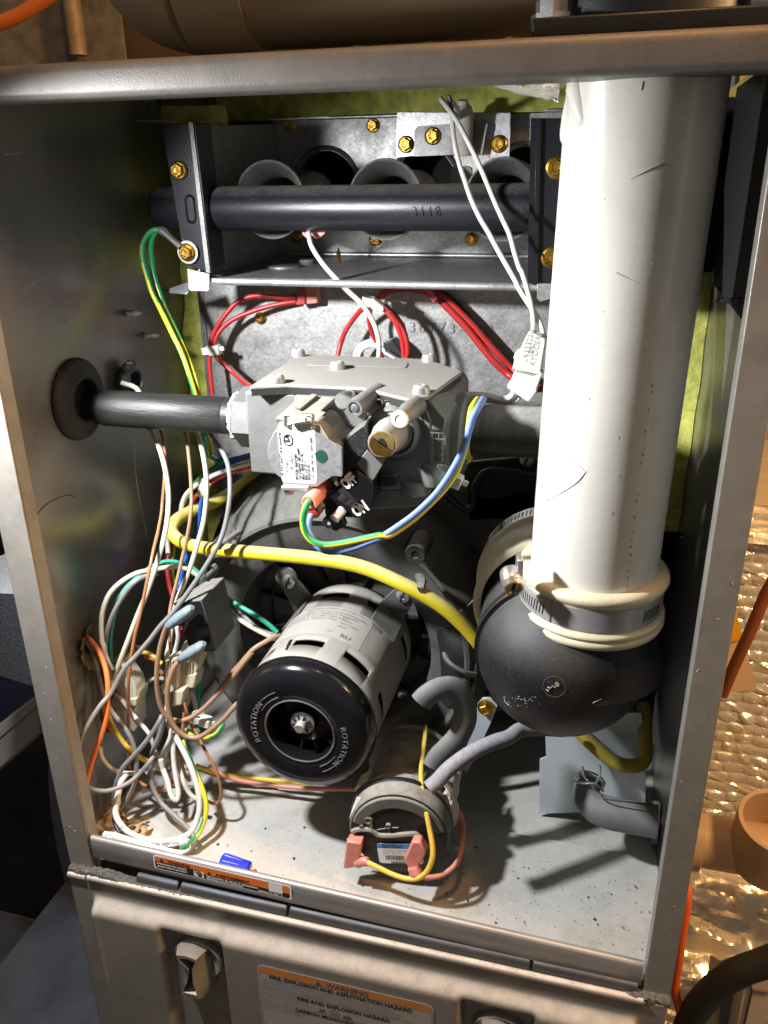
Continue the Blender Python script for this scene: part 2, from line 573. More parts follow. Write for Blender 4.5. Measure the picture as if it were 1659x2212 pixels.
def dome_screw(parent, c, n, r, h, mat=screw_dusty, name='screw', slot=False):
    n = Vector(n).normalized()
    mb = MB().lathe([(r, 0), (r, h * .35), (r * .88, h * .8), (r * .6, h), (r * .36, h), (r * .30, h * .55), (0, h * .5)], c, n, 20)
    if slot:
        t = Vector((.35, 0, 1)); t = (t - n * t.dot(n)).normalized()
        mb.obox(Vector(c) + n * h * .98, t * r * .8, n.cross(t) * r * .14, n * h * .04, 1)
        return build(name, mb, [mat, void], parent, ang=35)
    return build(name, mb, mat, parent, ang=35)


def zf(x):
    return .0165 - .020 * x


FRONT = Vector((0, -1, 0)); UX = Vector((1, 0, 0)); UZ = Vector((0, 0, 1))
# ================================================================ furnace cabinet
cab = thing('furnace_cabinet', 'open taupe steel furnace cabinet with its front cover taken off', 'furnace', (.18, .2, -.12))
part('side_panel', MB().box((.0008, .0015, -.15), (.003, .46, .452)).box((.0009, .14, .452), (.0031, .46, .466)).box((.0009, .24, .466), (.0031, .46, .478)), wall_steel, cab, 'dull grey inner side wall, left', bevel=.0003)
part('side_panel', MB().box((.357, .0015, -.15), (.3592, .46, .452)), wall_steel, cab, 'dull grey inner side wall, right', bevel=.0003)


def flange(x0, x1, lip):
    m = MB()
    m.box((x0, -.0008, .004), (x1, .0008, .452))
    m.box((lip - .0006, .0009, .004), (lip + .0006, .010, .4355))
    return m


part('front_flange', flange(0, .0167, .0160), taupe, cab, 'narrow taupe front edge, left', bevel=.0006)
part('front_flange', flange(.3464, .360, .3471), taupe, cab, 'narrow taupe front edge, right', bevel=.0014, seg=3)
pr = []
for (cy, cz, r, a0) in ((.0034, .4402, .0028, 270), (.0042, .4466, .0040, 180)):
    for k in range(7):
        a = math.radians(a0 - 90 * k / 6)
        pr.append((cy + r * math.cos(a) - .001, cz + r * math.sin(a)))
prof = [(.016, .4371)] + pr + [(.032, .4508)]
part('header_rail', MB().loft([Vector((-.001, y, z)) for y, z in prof], [Vector((.361, y, z)) for y, z in prof]), taupe_rail, cab, 'rounded taupe top rail', ang=60)
# floor: front sheet lies over the rear sheet, as the fold line shows
m = MB()
m.add([(.0032, .0075, zf(0)), (.3568, .0075, zf(.357)), (.3568, .0925, zf(.357)), (.0713, .0855, zf(.068)), (.0032, .055, zf(0)),
       (.0032, .0075, zf(0) - .0026), (.3568, .0075, zf(.357) - .0026), (.3568, .0925, zf(.357) - .0026), (.0713, .0855, zf(.068) - .0026), (.0032, .055, zf(0) - .0026)],
      [(0, 1, 2, 3, 4), (9, 8, 7, 6, 5), (0, 5, 6, 1), (1, 6, 7, 2), (2, 7, 8, 3), (3, 8, 9, 4), (4, 9, 5, 0)])
part('floor_sheet', m, floor_m, cab, sm=False)
m = MB()
m.hexa([(.0032, .007, zf(0) - .008), (.3568, .007, zf(.357) - .008), (.3568, .33, zf(.357) - .008), (.0032, .33, zf(0) - .008),
        (.0032, .007, zf(0) - .0032), (.3568, .007, zf(.357) - .0032), (.3568, .33, zf(.357) - .0032), (.0032, .33, zf(0) - .0032)])
part('floor_sheet', m, floor_m, cab, sm=False)
# sill: folded edge in front of the floor
sp = [(.0034, -.0185)]
for k in range(6):
    a = math.radians(90 * k / 5)
    sp.append((.0014 + .0020 * math.cos(a), -.0020 + .0020 * math.sin(a)))
for k in range(6):
    a = math.radians(90 + 90 * k / 5)
    sp.append((.0012 + .0020 * math.cos(a), -.0020 + .0020 * math.sin(a)))
sp += [(-.0008, -.0150), (.0002, -.0163), (.0010, -.0163)]
XL, XR = .0186, .3450
ztop = lambda x: .0337 - .0248 * (x - .0186)
sill = part('sill_rail', MB().loft([Vector((XL, y, ztop(XL) + z)) for y, z in sp], [Vector((XR, y, ztop(XR) + z)) for y, z in sp]), sill_m, cab, 'folded steel sill', ang=50)
# rear sheet below the burner box
vest = part('rear_panel', MB().box((.0235, .205, .020), (.336, .2065, .3455)), galv, cab, 'mottled galvanised rear sheet', bevel=.0006)
part('panel_edge', MB().box((.0205, .2035, .02), (.0245, .2048, .340)).box((.0200, .205, .02), (.0232, .225, .340)), galv_dark, cab)
tw = P((862, 716), .2049)
text('embossed_number', '336773-402', .0098, tw, UX, UZ, emb, vest, ext=.0007, space=1.35)
for q in ((563, 687), (473, 765)):
    hex_screw(cab, P(q, .2045), FRONT, .0031)
# fibre blanket


def fib(a, b):
    nx = 14; nz = 50
    def fn(u, v):
        x = a[0] + (b[0] - a[0]) * u; z = a[2] + (b[2] - a[2]) * v
        return Vector((x, a[1] + .004 * math.sin(x * 90 + z * 37) + .003 * math.sin(z * 140 + x * 60), z))
    return MB().grid(fn, nx, nz)


part('fibre_blanket', fib((.0034, .214, .02), (.046, 0, .45)), insul, cab, 'yellow fibre blanket, left')
part('fibre_blanket', fib((.302, .214, .178), (.3566, 0, .352)), insul, cab, 'yellow fibre blanket, right')  # cut short at both ends to draw the shade there
part('shade_backing', MB().box((.3005, .216, .350), (.3568, .219, .4440)), void, cab)  # black sheet stands for the shade above the right blanket
part('fibre_blanket', fib((.0034, .296, .4445), (.3566, 0, .52)), insul, cab, 'yellow fibre blanket, above')
# black facing torn in scallops along the top of the blanket
m = MB()
xs = np.linspace(.05, .30, 56)
top = .52
for i in range(55):
    def low(x):
        t = ((x - .05) / .052) % 1
        return .4690 - .0085 * max(0, 1 - abs(t - .12) * 5.5) - .001 * math.sin(x * 300)
    m.quad((xs[i], .288, low(xs[i])), (xs[i + 1], .288, low(xs[i + 1])), (xs[i + 1], .288, top), (xs[i], .288, top))
part('torn_facing', m, ink, cab, solid=.0006)
part('rear_void', MB().box((.003, .46, -.1), (.357, .464, .55)), void, cab)
part('top_plate', MB().hexa([(0, .0165, .4470), (.36, .0165, .4470), (.36, .46, .4865), (0, .46, .4865), (0, .0165, .4485), (.36, .0165, .4485), (.36, .46, .488), (0, .46, .488)]), black_plastic, cab)
part('shade_slab', MB().box((.3545, .0105, .346), (.3566, .205, .4478)).tube([PX((1548 + k * 6.8, 651 - (k % 2) * 5), .354) for k in range(11)], .0009, 6, 1), void, cab, 'black slab standing in for shade at the upper right')  # added black slab draws the shade on the right wall
# nicks and scratches in the paint of the front edges
m = MB()
rnd = random.Random(58)
for k in range(26):
    x = rnd.uniform(.002, .0155) if k % 2 else rnd.uniform(.348, .3585)
    z = rnd.uniform(.02, .30)
    p = Vector((x, -.00085, z))
    m.tube([p, p + Vector((rnd.uniform(-.0014, .0014), 0, rnd.uniform(-.0018, .0018)))], rnd.uniform(.00006, .00016), 5, 1)
part('paint_nick', m, pm('bare_nick', (.40, .38, .35), .5, .3), cab)
# a loose hair and scratches on the left wall
m = MB().tube([PX(A3(*q), .0032) for q in ((120, 805), (150, 760), (200, 705), (255, 675), (300, 664), (322, 672))], .00022, 5, 4)
build('hair', m, void, cab)
for pts in (((578, 430), (585, 560), (605, 700), (640, 868)), ((20, 668), (95, 660)), ((97, 1262), (160, 1212))):
    c_ = A3 if pts[0][1] > 400 and pts[0][0] > 400 else FU
    if c_ is FU: pts = [(x / 2, y / 2) for x, y in pts]
    build('scratch', MB().tube([PX(c_(*q), .0030) for q in pts], .00018, 5, 3), galv_bright, cab)
# screws whose points come through the side walls
for q, L in (((272, 676), .011), ((312, 724), .011)):
    p = PX(q, .003)
    m = MB().lathe([(.0024, 0), (.0024, .0008)] + [(.0017 + (.0004 if k % 2 else 0), .0008 + k * .00055) for k in range(14)] + [(.0002, L)], p, (1, .05, 0), 12)
    build('screw_point', m, screw_steel, cab)
for q in ((1491, 951),):
    p = PX(q, .357)
    m = MB().lathe([(.0017 + (.0004 if k % 2 else 0), k * .00055) for k in range(14)] + [(.0002, .011)], p, (-1, 0, 0), 12)
    build('screw_point', m, brass, cab)
# ---------------------------------------------------------------- warning sticker on the sill
st_o = Vector((.0613, -.00105, .0203)); st_o2 = Vector((.1500, -.00105, .0195))
SU = (Vector((.150, 0, .0193)) - Vector((.0613, 0, .0205))).normalized()
SU = Vector((1, 0, -.0248)).normalized(); SV = Vector((.0, .0, 1)); SV = (SV - SU * SV.dot(SU)).normalized()
SC = Vector((.1057, -.00120, .0249))
fs_ = lambda a, b, d=0: SC + SU * a + SV * b + FRONT * d
stk = part('warning_sticker', MB().prism([fs_(a, b) for a, b in rrect(.0885, .0105, .0016)], FRONT * .0001), paper, sill, sm=False)
HW = .0432; TOPB = .0046; ODIV = .0016
m = MB()
half = [fs_(a, b, .00016) for a, b in ((-HW, .0010), (-.0138, .0010), (-.0138, -.0008), (HW, -.0008), (HW, .0036), (HW - .0012, TOPB), (-HW + .0012, TOPB), (-HW, .0036))]
m.add(half, [tuple(range(8))])
build('orange_band', m, orange_ink, sill, sm=False, recalc=False)
m = MB()
blk = [fs_(a, b, .00016) for a, b in ((-HW, .0009), (-.0139, .0009), (-.0139, -.0009), (HW, -.0009), (HW, -.0036), (HW - .0012, -TOPB), (-HW + .0012, -TOPB), (-HW, -.0036))]
m.add(blk, [tuple(range(8))])
build('black_band', m, ink, sill, sm=False, recalc=False)


def tri(a, b, h, mat, parent, o=fs_, d=.0003):
    m = MB().add([o(a - h * .55, b, d), o(a + h * .55, b, d), o(a, b + h, d)], [(0, 1, 2)])
    build('alert_triangle', m, mat, parent, sm=False, recalc=False)


tri(-.0385, .0017, .0024, ink, sill)
tri(-.0075, -.0001, .0024, ink, sill)
SK = lambda a, b: fs_(a, b, .00022)
text('lettering', 'WARNING', .0029, SK(-.0345, .0016), SU, SV, ink, sill, bold=.035, space=1.05)
text('lettering', 'AVERTISSEMENT', .0029, SK(-.0035, -.0001), SU, SV, ink, sill, bold=.035, space=1.03)
text('lettering', 'Disconnect the electric', .0021, SK(-.0420, -.0010), SU, SV, white_ink, sill, bold=.035)
text('lettering', 'power before servicing.', .0021, SK(-.0420, -.0031), SU, SV, white_ink, sill, bold=.035)
text('lettering', "D\u00e9connecter du circuit d' alimentation", .0021, SK(-.0095, -.0025), SU, SV, white_ink, sill, bold=.035)
text('lettering', "\u00e9lectrique avant L'entretien.", .0021, SK(-.0095, -.0042), SU, SV, white_ink, sill, bold=.035)
text('lettering', '338326-101 REV. A', .0019, SK(.0235, -.0043), SU, SV, white_ink, sill, bold=.035)
for qq in (((-.0178, -.0041), (-.0112, -.0041), (-.0112, .0004), (-.0178, .0004)), ((.0302, -.0022), (.0388, -.0022), (.0388, .0046), (.0302, .0046))):
    build('white_field', MB().add([fs_(a, b, .0002) for a, b in qq], [(0, 1, 2, 3)]), paper, sill, sm=False, recalc=False)
m = MB()   # hand and spark symbol
for a, b, ww, hh in ((-.0153, -.0016, .0004, .0016), (-.0144, -.0012, .0004, .0018), (-.0135, -.0013, .0004, .0017), (-.0126, -.0018, .0004, .0014)):
    m.add([fs_(a - ww * .8, b, .0003), fs_(a + ww * .8, b, .0003), fs_(a + ww * .8, b + hh, .0003), fs_(a - ww * .8, b + hh, .0003)], [(0, 1, 2, 3)])
m.add([fs_(a, b, .0003) for a, b in ((-.0157, -.0016), (-.0122, -.0016), (-.0127, -.0034), (-.0148, -.0034))], [(0, 1, 2, 3)])
m.add([fs_(a, b, .0003) for a, b in ((-.0175, .0001), (-.0166, -.0007), (-.0171, -.0009), (-.0161, -.0020), (-.0164, -.0007), (-.0159, -.0005), (-.0168, .0003))], [(0, 1, 2, 3, 4, 5, 6)])
build('shock_symbol', m, ink, sill, sm=False, recalc=False)

# ================================================================ lower door
door = thing('access_door', 'embossed taupe lower door with two twist knobs and an orange warning label', 'door', (.18, -.006, -.16))


def sst(x, a, b):
    t = min(1, max(0, (x - a) / (b - a)))
    return t * t * (3 - 2 * t)


K8 = cm(551 / 1.8228, 3622 / 1.8228, .6618 / 1.8228)
kc = P((428, 2072), -.0095)
kc2 = P((1078, 2238), -.0095)


def dh(x, z):
    xr = .36 - x
    panel = sst(-z, .0065, .0175) * sst(x, .0165, .0195) * sst(xr, .014, .017)
    def pocket(cx):
        d = abs(x - cx)
        side = 1 - sst(d, .0185, .0225)
        return side * sst(-z, .0130, .0235)
    pk = max(pocket(kc.x - .0016), pocket(kc2.x - .0016))
    rim = .0007 * math.exp(-((x - .0205) / .0016) ** 2) * sst(-z, .010, .016)
    return .0085 * panel * (1 - .90 * pk) + rim


def dfn(u, v):
    x = .0012 + u * .3576
    z = .0045 - v * .1645
    return Vector((x, -.0045 - dh(x, z), z))


m = MB().grid(dfn, 260, 150)
skin = part('door_skin', m, taupe_dust_glint, door, solid=.0011, ang=70)
# rolled top edge of the door
m = MB()
rp = [(-.0046 + .0022 * math.cos(math.radians(a)), .0046 + .0022 * math.sin(math.radians(a))) for a in range(0, 360, 30)]
m.loft([Vector((.0150, y, z)) for y, z in rp], [Vector((.3466, y, z)) for y, z in rp])
m.loft([Vector((.0012, y, z - .0005)) for y, z in rp], [Vector((.0138, y, z - .0005)) for y, z in rp])
part('rolled_edge', m, taupe_dust_glint, door, ang=70)


def knob(off):
    c = Vector((kc.x, -.0068, kc.z)) + off
    m = MB().lathe([(.0160, .0012), (.0160, -.0018), (.0150, -.0032), (.0136, -.0030), (.0115, -.0014), (.0090, -.0008), (0, -.0006)], c, (0, 1, 0), 48)
    k = part('latch_knob', m, taupe, door, ang=50)
    base = [(252, 118), (330, 130), (410, 172), (434, 262), (458, 362), (392, 428), (300, 405), (252, 335), (240, 225)]
    front = [(214, 210), (275, 216), (334, 238), (313, 290), (318, 382), (348, 474), (244, 448), (281, 372), (285, 300)]
    A = [P(K8(*q), -.0074) + off for q in base]
    B = [P(K8(*q), -.0215) + off for q in front]
    cb_ = sum(B, Vector()) / len(B)
    I = [b + (cb_ - b) * .16 for b in B]
    J = [b + (cb_ - b) * .30 + Vector((0, .0110, 0)) for b in B]
    M_ = [a.lerp(b, .55) + (a.lerp(b, .55) - (sum(A, Vector()) / 9).lerp(cb_, .55)) * .10 for a, b in zip(A, B)]
    n = len(A)
    vs = A + M_ + B + I + J
    fs = []
    for r in range(4):
        fs += [(r * n + i, r * n + (i + 1) % n, (r + 1) * n + (i + 1) % n, (r + 1) * n + i) for i in range(n)]
    fs.append(tuple(range(4 * n, 5 * n)))
    g_ = build('knob_grip', MB().add(vs, fs), taupe, k, ang=75, bevel=.0007)
    build('grip_hollow', MB().add([j + Vector((0, -.0006, 0)) for j in J], [tuple(range(n))]), void, k, sm=False)


knob(Vector((0, 0, 0)))
knob(Vector((kc2.x - kc.x, 0, kc2.z - kc.z)))
# gasket and zinc rail between sill and door
rnd = random.Random(3)
jit = {}


def gask(u, v):
    x = .001 + u * .3585
    end = max(sst(.040 - x, 0, .010), sst(x - .334, 0, .008))
    top = .0060 + .0018 * end + .0012 * sst(.13 - x, 0, .06)
    y = [-.0052, -.0052, -.0046, -.0030, -.0010, .0012, .0012][round(v * 6)]
    z = [.0046, .0066, top - .0006, top, top, top - .0004, .0046][round(v * 6)]
    k = .0003 + .0003 * end
    return Vector((x + rnd.uniform(-k, k), y + rnd.uniform(-k, k) * .8, z + rnd.uniform(-k, k)))


m = MB().grid(gask, 300, 6)
part('foam_gasket', m, foam_dark, door, 'crumbling dark foam strip')
xs = [P((292, 1884), -.001).x, P((387, 1905), -.001).x, P((622, 1955), -.001).x, P((1149, 2067), -.001).x, P((1383, 2125), -.001).x]
for i in range(4):
    a, b = xs[i] + .0009, xs[i + 1] - .0009
    m = MB()
    q = [(.0030, .0052), (-.0026, .0052), (-.0030, .0090), (-.0022, .0114), (.0002, .0124), (.0030, .0124)]
    m.loft([Vector((a, y, z)) for y, z in q], [Vector((b, y, z)) for y, z in q])
    build('zinc_rail', m, zinc, cab, bevel=.0008)
# hazard label on the door
lo = P((552, 2090), -.0155); lr = P((918, 2180), -.0155)
LW = (lr - lo).length
LU = Vector((1, 0, 0)); LV = Vector((0, 0, 1))
LO = Vector((lo.x, -.01385, lo.z + .0012))
LW = .107
dl = lambda a, b, d=0: LO + LU * a + LV * b + FRONT * d
lab = part('hazard_label', MB().prism([dl(LW / 2 + a, -.05 + b) for a, b in rrect(LW, .1, .004)], FRONT * .00012), label_taupe, door, sm=False)
m = MB().add([dl(.0008 + a, b, .0002) for a, b in ((0, -.0062), (LW - .0016, -.0062), (LW - .0016, -.0035), (LW - .0036, -.0008), (.002, -.0008), (0, -.0035))], [(0, 1, 2, 3, 4, 5)])
build('orange_band', m, orange_dull, lab, sm=False, recalc=False)
m = MB()
for b in (-.0182, -.0285):
    m.add([dl(.0015, b, .0002), dl(LW - .0015, b, .0002), dl(LW - .0015, b - .0003, .0002), dl(.0015, b - .0003, .0002)], [(0, 1, 2, 3)])
for a in (.0008, LW - .0011):
    m.add([dl(a, -.0062, .0002), dl(a + .0003, -.0062, .0002), dl(a + .0003, -.08, .0002), dl(a, -.08, .0002)], [(0, 1, 2, 3)])
build('ruled_line', m, ink_grey, lab, sm=False, recalc=False)
LK = lambda a, b: dl(a, b, .0002)
tri(.0385, -.0056, .0038, ink_brown, lab, o=dl)
text('lettering', 'WARNING', .0054, LK(.0430, -.0054), LU, LV, ink_brown, lab, bold=.03)
text('lettering', 'FIRE, EXPLOSION AND ASPHYXIATION HAZARD', .0040, LK(.0075, -.0096), LU, LV, ink, lab, bold=.03)
small = ['Improper adjustment, alteration, service, maintenance or installation can cause serious injury or',
         "death. Read and follow instructions and precautions in User's Information Manual provided with this",
         'furnace. Installation and service must be performed by a qualified service agency or the gas supplier.']
for i, s_ in enumerate(small):
    text('lettering', s_, .00212, LK(.0022, -.0120 - i * .0025), LU, LV, ink_grey, lab)
text('lettering', 'FIRE AND EXPLOSION HAZARD', .0040, LK(.0245, -.0222), LU, LV, ink, lab, bold=.03)
for i, s_ in enumerate(['Do not store or use gasoline or other', 'flammable vapors and liquids in the', 'vicinity of this or any other appliance.']):
    text('lettering', s_, .00212, LK(.0022, -.0208 - i * .0025), LU, LV, ink_grey, lab)
text('lettering', 'CARBON MONOXIDE HAZARD', .0038, LK(.0225, -.0325), LU, LV, ink, lab, bold=.03)
for i, s_ in enumerate(['Proper combustion air ventilation', 'Failure to provide adequate air', 'can result in property damage']):
    text('lettering', s_, .00212, LK(.0022, -.0312 - i * .0025), LU, LV, ink_grey, lab)
mm = MB()
for k in range(24):
    a0 = 2 * math.pi * k / 24; a1 = 2 * math.pi * (k + 1) / 24
    f = lambda r, a: dl(.0478 + r * math.cos(a), -.0262 + r * math.sin(a), .00025)
    mm.quad(f(.0029, a0), f(.0029, a1), f(.0024, a1), f(.0024, a0))
build('no_smoking_ring', mm, red_ink, lab, sm=False, recalc=False)
mm = MB()
for cx, pts in ((.0400, [(-.003, -.002), (-.001, .000), (-.002, .002), (.000, .0008), (.0018, .0022), (.001, 0), (.003, -.0012), (.0005, -.0008)]), (.0555, [(-.003, -.002), (-.002, .0006), (-.0005, -.0004), (.0002, .002), (.0012, -.0004), (.0022, .0012), (.003, -.002)]), (.0478, [(-.0015, -.0004), (.0015, -.0004), (.0015, .0004), (-.0015, .0004)])):
    mm.add([dl(cx + a, -.0264 + b, .00025) for a, b in pts], [tuple(range(len(pts)))])
build('hazard_symbol', mm, ink_brown, lab, sm=False, recalc=False)

# ================================================================ burner box
bb = thing('burner_box', 'galvanised burner compartment with three flared tubes behind the black pipe', 'burner box', (.17, .23, .3455))
hz = P((722, 396), .30).z
tubes = [P((585, 432), .19), P((833, 432), .19), P((1087, 432), .19)]
hx = [t.x + .0005 for t in tubes]


def plate_holes(x0, x1, z0, z1, y, holes, t):
    m = MB()
    edges = [x0] + [(holes[i][0] + holes[i + 1][0]) / 2 for i in range(len(holes) - 1)] + [x1]
    for i, (cx, cz, r) in enumerate(holes):
        a, b = edges[i], edges[i + 1]
        n = 40
        inn = []; out = []
        for k in range(n):
            an = 2 * math.pi * k / n + 1e-4
            c, s_ = math.cos(an), math.sin(an)
            inn.append((cx + r * c, cz + r * s_))
            tx = ((b - cx) / c if c > 0 else (a - cx) / c) if abs(c) > 1e-9 else 1e9
            tz = ((z1 - cz) / s_ if s_ > 0 else (z0 - cz) / s_) if abs(s_) > 1e-9 else 1e9
            q = min(tx, tz)
            out.append((cx + q * c, cz + q * s_))
        for yy in (y, y + t):
            vs = [Vector((p[0], yy, p[1])) for p in inn + out]
            m.add(vs, [(k, (k + 1) % n, n + (k + 1) % n, n + k) for k in range(n)])
        m.add([Vector((p[0], y, p[1])) for p in inn] + [Vector((p[0], y + .006, p[1])) for p in inn], [(k, (k + 1) % n, n + (k + 1) % n, n + k) for k in range(n)])
        # corners between the fan and the rectangle
        for (ax_, az_) in ((a, z0), (a, z1), (b, z0), (b, z1)):
            best = sorted(out, key=lambda p: (p[0] - ax_) ** 2 + (p[1] - az_) ** 2)[:2]
            m.add([Vector((ax_, y, az_)), Vector((best[0][0], y, best[0][1])), Vector((best[1][0], y, best[1][1]))], [(0, 1, 2)])
    return m


part('back_plate', plate_holes(.030, .31, .3485, .4440, .300, [(x, hz, .0225) for x in hx], .001), galv, bb, sm=False)
for x in hx:
    m = MB().lathe([(.0262, 0), (.0262, -.0008), (.0245, -.0026), (.0228, -.0010), (.0226, .002)], (x, .300, hz), (0, 1, 0), 40, caps=False)
    build('hole_rim', m, galv_dark, bb, ang=60)
    build('hole_throat', MB().lathe([(.0226, .004), (.0226, .05), (0, .05)], (x, .300, hz), (0, 1, 0), 32, caps=False), void, bb)
for t, x in zip(tubes, hx):
    c = Vector((x, .188, t.z))
    pf = [(.0232, .0002), (.0228, -.0006), (.0218, .0004), (.0192, .005), (.0160, .0105), (.0136, .018), (.0133, .028), (.0137, .028), (.0160, .040), (.0170, .060), (.0172, .078), (.0150, .082), (0, .083)]
    build('burner_tube', MB().lathe(pf, c, (0, 1, 0), 40, caps=False), galv_dark, bb, ang=60)
    # outer skin of the flare
    build('flare_rim', MB().lathe([(.0218, .0002), (.0226, -.0010), (.0234, -.0006), (.0236, .0006), (.0215, .006), (.0180, .012)], c, (0, 1, 0), 40, caps=False), galv, bb, ang=60)
for x0 in (.0475, .2990):
    x1 = x0 + .0012
    part('end_plate', MB().hexa([(x0, .156, .3485), (x1, .156, .3485), (x1, .300, .3485), (x0, .300, .3485), (x0, .156, .4340), (x1, .156, .4340), (x1, .300, .4425), (x0, .300, .4425)]), galv, bb)
m = MB()
m.hexa([(.0475, .1540, .3461), (.3002, .1540, .3461), (.3002, .300, .3461), (.0475, .300, .3461), (.0475, .1540, .3484), (.3002, .1540, .3484), (.3002, .300, .3484), (.0475, .300, .3484)])
part('shelf', m, galv, bb, sm=False)
a, b = P((478, 606), .152), P((1196, 612), .152)
m = MB().cyl((P((478, 606), .152).x, .1525, .3470), (.3002, .1525, .3470), .0023, 16)
part('shelf_hem', m, galv_bright, bb)
part('shelf_hem', MB().cyl((.055, .2975, .3505), (.2985, .2975, .3505), .0016, 12), galv_bright, bb)
for x0, x1, xr in ((.0475, .155, .095), (.245, .300, .247)):
    m = MB().box((x0, .284, .4440), (x1, .3015, .4450)).cyl((xr, .284, .4443), (x1, .284, .4443), .0013, 10)
    part('top_flange', m, galv_bright, bb)
part('top_flange', MB().box((P((300, 260), .17).x, .165, P((320, 261), .165).z), (P((352, 260), .165).x, .185, P((320, 259), .165).z)), galv_bright, bb, bevel=.0002)
# round knock-out and screw point on the shelf
build('knock_out', MB().lathe([(.0125, 0), (.0125, .0012), (.0118, .0016), (0, .0016)], (P((612, 574), .22).x, .222, .3484), (0, 0, 1), 32), galv_dark, bb)
build('knock_out', MB().lathe([(.0040, 0), (.0060, .0018), (.0052, .0030), (0, .003)], (P((658, 566), .24).x, .246, .3484), (0, 0, 1), 24), galv, bb)
p = PZ((732, 568), .3484)
build('screw_point', MB().lathe([(.0020, 0)] + [(.0012 + (.0005 if k % 2 else 0), .001 + k * .0007) for k in range(11)] + [(.0002, .0105)], p, (0, 0, 1), 12), brass, bb)
for q in ((625, 271), (806, 271)):
    hex_screw(bb, P(q, .2995), FRONT, .0036)
for q in ((640, 511), (811, 517), (1018, 517)):
    hex_screw(bb, P(q, .2995), FRONT, .0036)
# pale tabs under the brackets
m = MB()
q = PL(FU, [(404, 580), (452, 592), (452, 624), (449, 629), (412, 629), (407, 624)], .1515)
m.prism(q, (0, .0012, 0))
q = [P((352, 632), .160), P((407, 613), .160), P((407, 633), .154), P((402, 636), .153)]
m.prism(q, (0, .0006, .0012))
part('bracket_tab', m, galv_bright, bb, bevel=.0002)
m = MB().prism(PL(FU, [(1160, 612), (1212, 605), (1212, 640), (1166, 652), (1160, 645)], .149), (0, .0012, 0))
part('bracket_tab', m, galv, bb, bevel=.0002)
# igniter bracket: pale plate on the back, grey mount in front, white ceramic plug
ign = thing('hot_surface_igniter', 'white ceramic igniter plug on a grey bracket with three gold screws', 'igniter', P((985, 335), .27))
m = MB().prism(PL(FU, [(858, 243), (1102, 244), (1102, 287), (1100, 340), (1096, 343), (1060, 342), (1060, 300), (905, 300), (905, 335), (857, 340), (856, 288)], .2805), (0, .0012, 0))
part('bracket_plate', m, galv_bright, ign, sm=False)
m = MB().prism(PL(D3, [(545, 270), (1015, 235), (1000, 470), (515, 490), (520, 300)], .272), (0, .0012, 0))
m.prism(PL(D3, [(1015, 235), (1050, 255), (1010, 480), (1000, 470)], .272), (0, .008, 0))
part('mount_plate', m, galv_dark, ign, sm=False)
hex_screw(ign, P((877, 312), .2802), FRONT, .0042)
hex_screw(ign, P((1078, 311), .2802), FRONT, .0042)
hex_screw(ign, P((935, 294), .2717), FRONT, .0042)
c = P(D3(865, 300), .262)
m = MB().lathe([(.0070, -.014), (.0072, -.012), (.0072, .010), (.0060, .014), (.0035, .0155), (.0035, .018), (0, .018)], c, (.05, -.25, 1), 24)
part('ceramic_plug', m, ceramic, ign)
m = MB().prism(PL(D3, [(800, 565), (915, 560), (938, 580), (935, 690), (782, 690), (782, 590)], .235), (0, .003, 0))
part('flame_shield', m, galv_dark, ign, bevel=.0006)

# ================================================================ manifold pipe
mz = P((830, 449), .168).z
mx0 = P((336, 446), .168).x
man = thing('gas_manifold', 'long black enamelled manifold pipe between two black brackets', 'gas pipe', (.15, .168, mz - .013))
R_ = .01285
pf = [(0, 0), (R_ * .7, .0002), (R_ * .93, .0012), (R_, .0035), (R_, .2995 - mx0)]
mp = part('manifold_tube', MB().lathe(pf, (mx0, .168, mz), (1, 0, 0), 48), ecoat_pipe, man, ang=60)
a0 = P((889, 464), .1552)
text('stamped_number', '3118', .0072, Vector((a0.x, .168 - R_ + .0001, a0.z - .0005)), UX, Vector((0, .12, 1)), ecoat, mp, ext=.0007, space=1.25)
m = MB()
fq = PL(FU, [(347, 268), (415, 265), (452, 590), (420, 578), (402, 572), (398, 560)], .150)
bev = MB().prism(fq, (0, .0022, 0))
# side flange going back
e0, e1 = P((417, 265), .150), P((453, 591), .150)
bev.hexa([e1, e1 + Vector((.0016, 0, 0)), e1 + Vector((.0016, .020, 0)), e1 + Vector((0, .020, 0)), e0, e0 + Vector((.0016, 0, 0)), e0 + Vector((.0016, .020, 0)), e0 + Vector((0, .020, 0))])
part('bracket', bev, ecoat, man, bevel=.0005)
bw = part('bracket_edge', MB().hexa([P((445, 588), .1492), P((454, 590), .1492), P((454, 590), .1498), P((445, 588), .1498), P((407, 264), .1492), P((416, 265), .1492), P((416, 265), .1498), P((407, 264), .1498)]), galv_dark, man, 'worn bright edge of the left bracket')
m = MB()
sl = [(a * .0026, b * .0095) for a, b in [(math.cos(math.radians(t)), math.sin(math.radians(t))) for t in range(0, 360, 20)]]
c = P((411, 452), .1494)
n_ = 24
for k in range(n_):
    def ring(r, dy, t):
        an = 2 * math.pi * t / n_
        x = r * math.cos(an); z = r * math.sin(an)
        return c + Vector((x, dy, z + (.0048 if z > 0 else -.0048)))
    m.quad(ring(.0036, .0004, k), ring(.0036, .0004, k + 1), ring(.0029, -.0004, k + 1), ring(.0029, -.0004, k))
    m.quad(ring(.0029, -.0004, k), ring(.0029, -.0004, k + 1), ring(.0020, .0004, k + 1), ring(.0020, .0004, k))
part('pressed_slot', m, ecoat, man)
for q in ((387, 368), (405, 545)):
    hex_screw(man, P(q, .1494 if q[1] < 400 else .1478), FRONT, .0040)
m = MB()
q = PL(FU, [(1147, 255), (1225, 255), (1225, 610), (1139, 612)], .147)
m.prism(q, (0, .0022, 0))
e0, e1 = P((1147, 255), .147), P((1139, 612), .147)
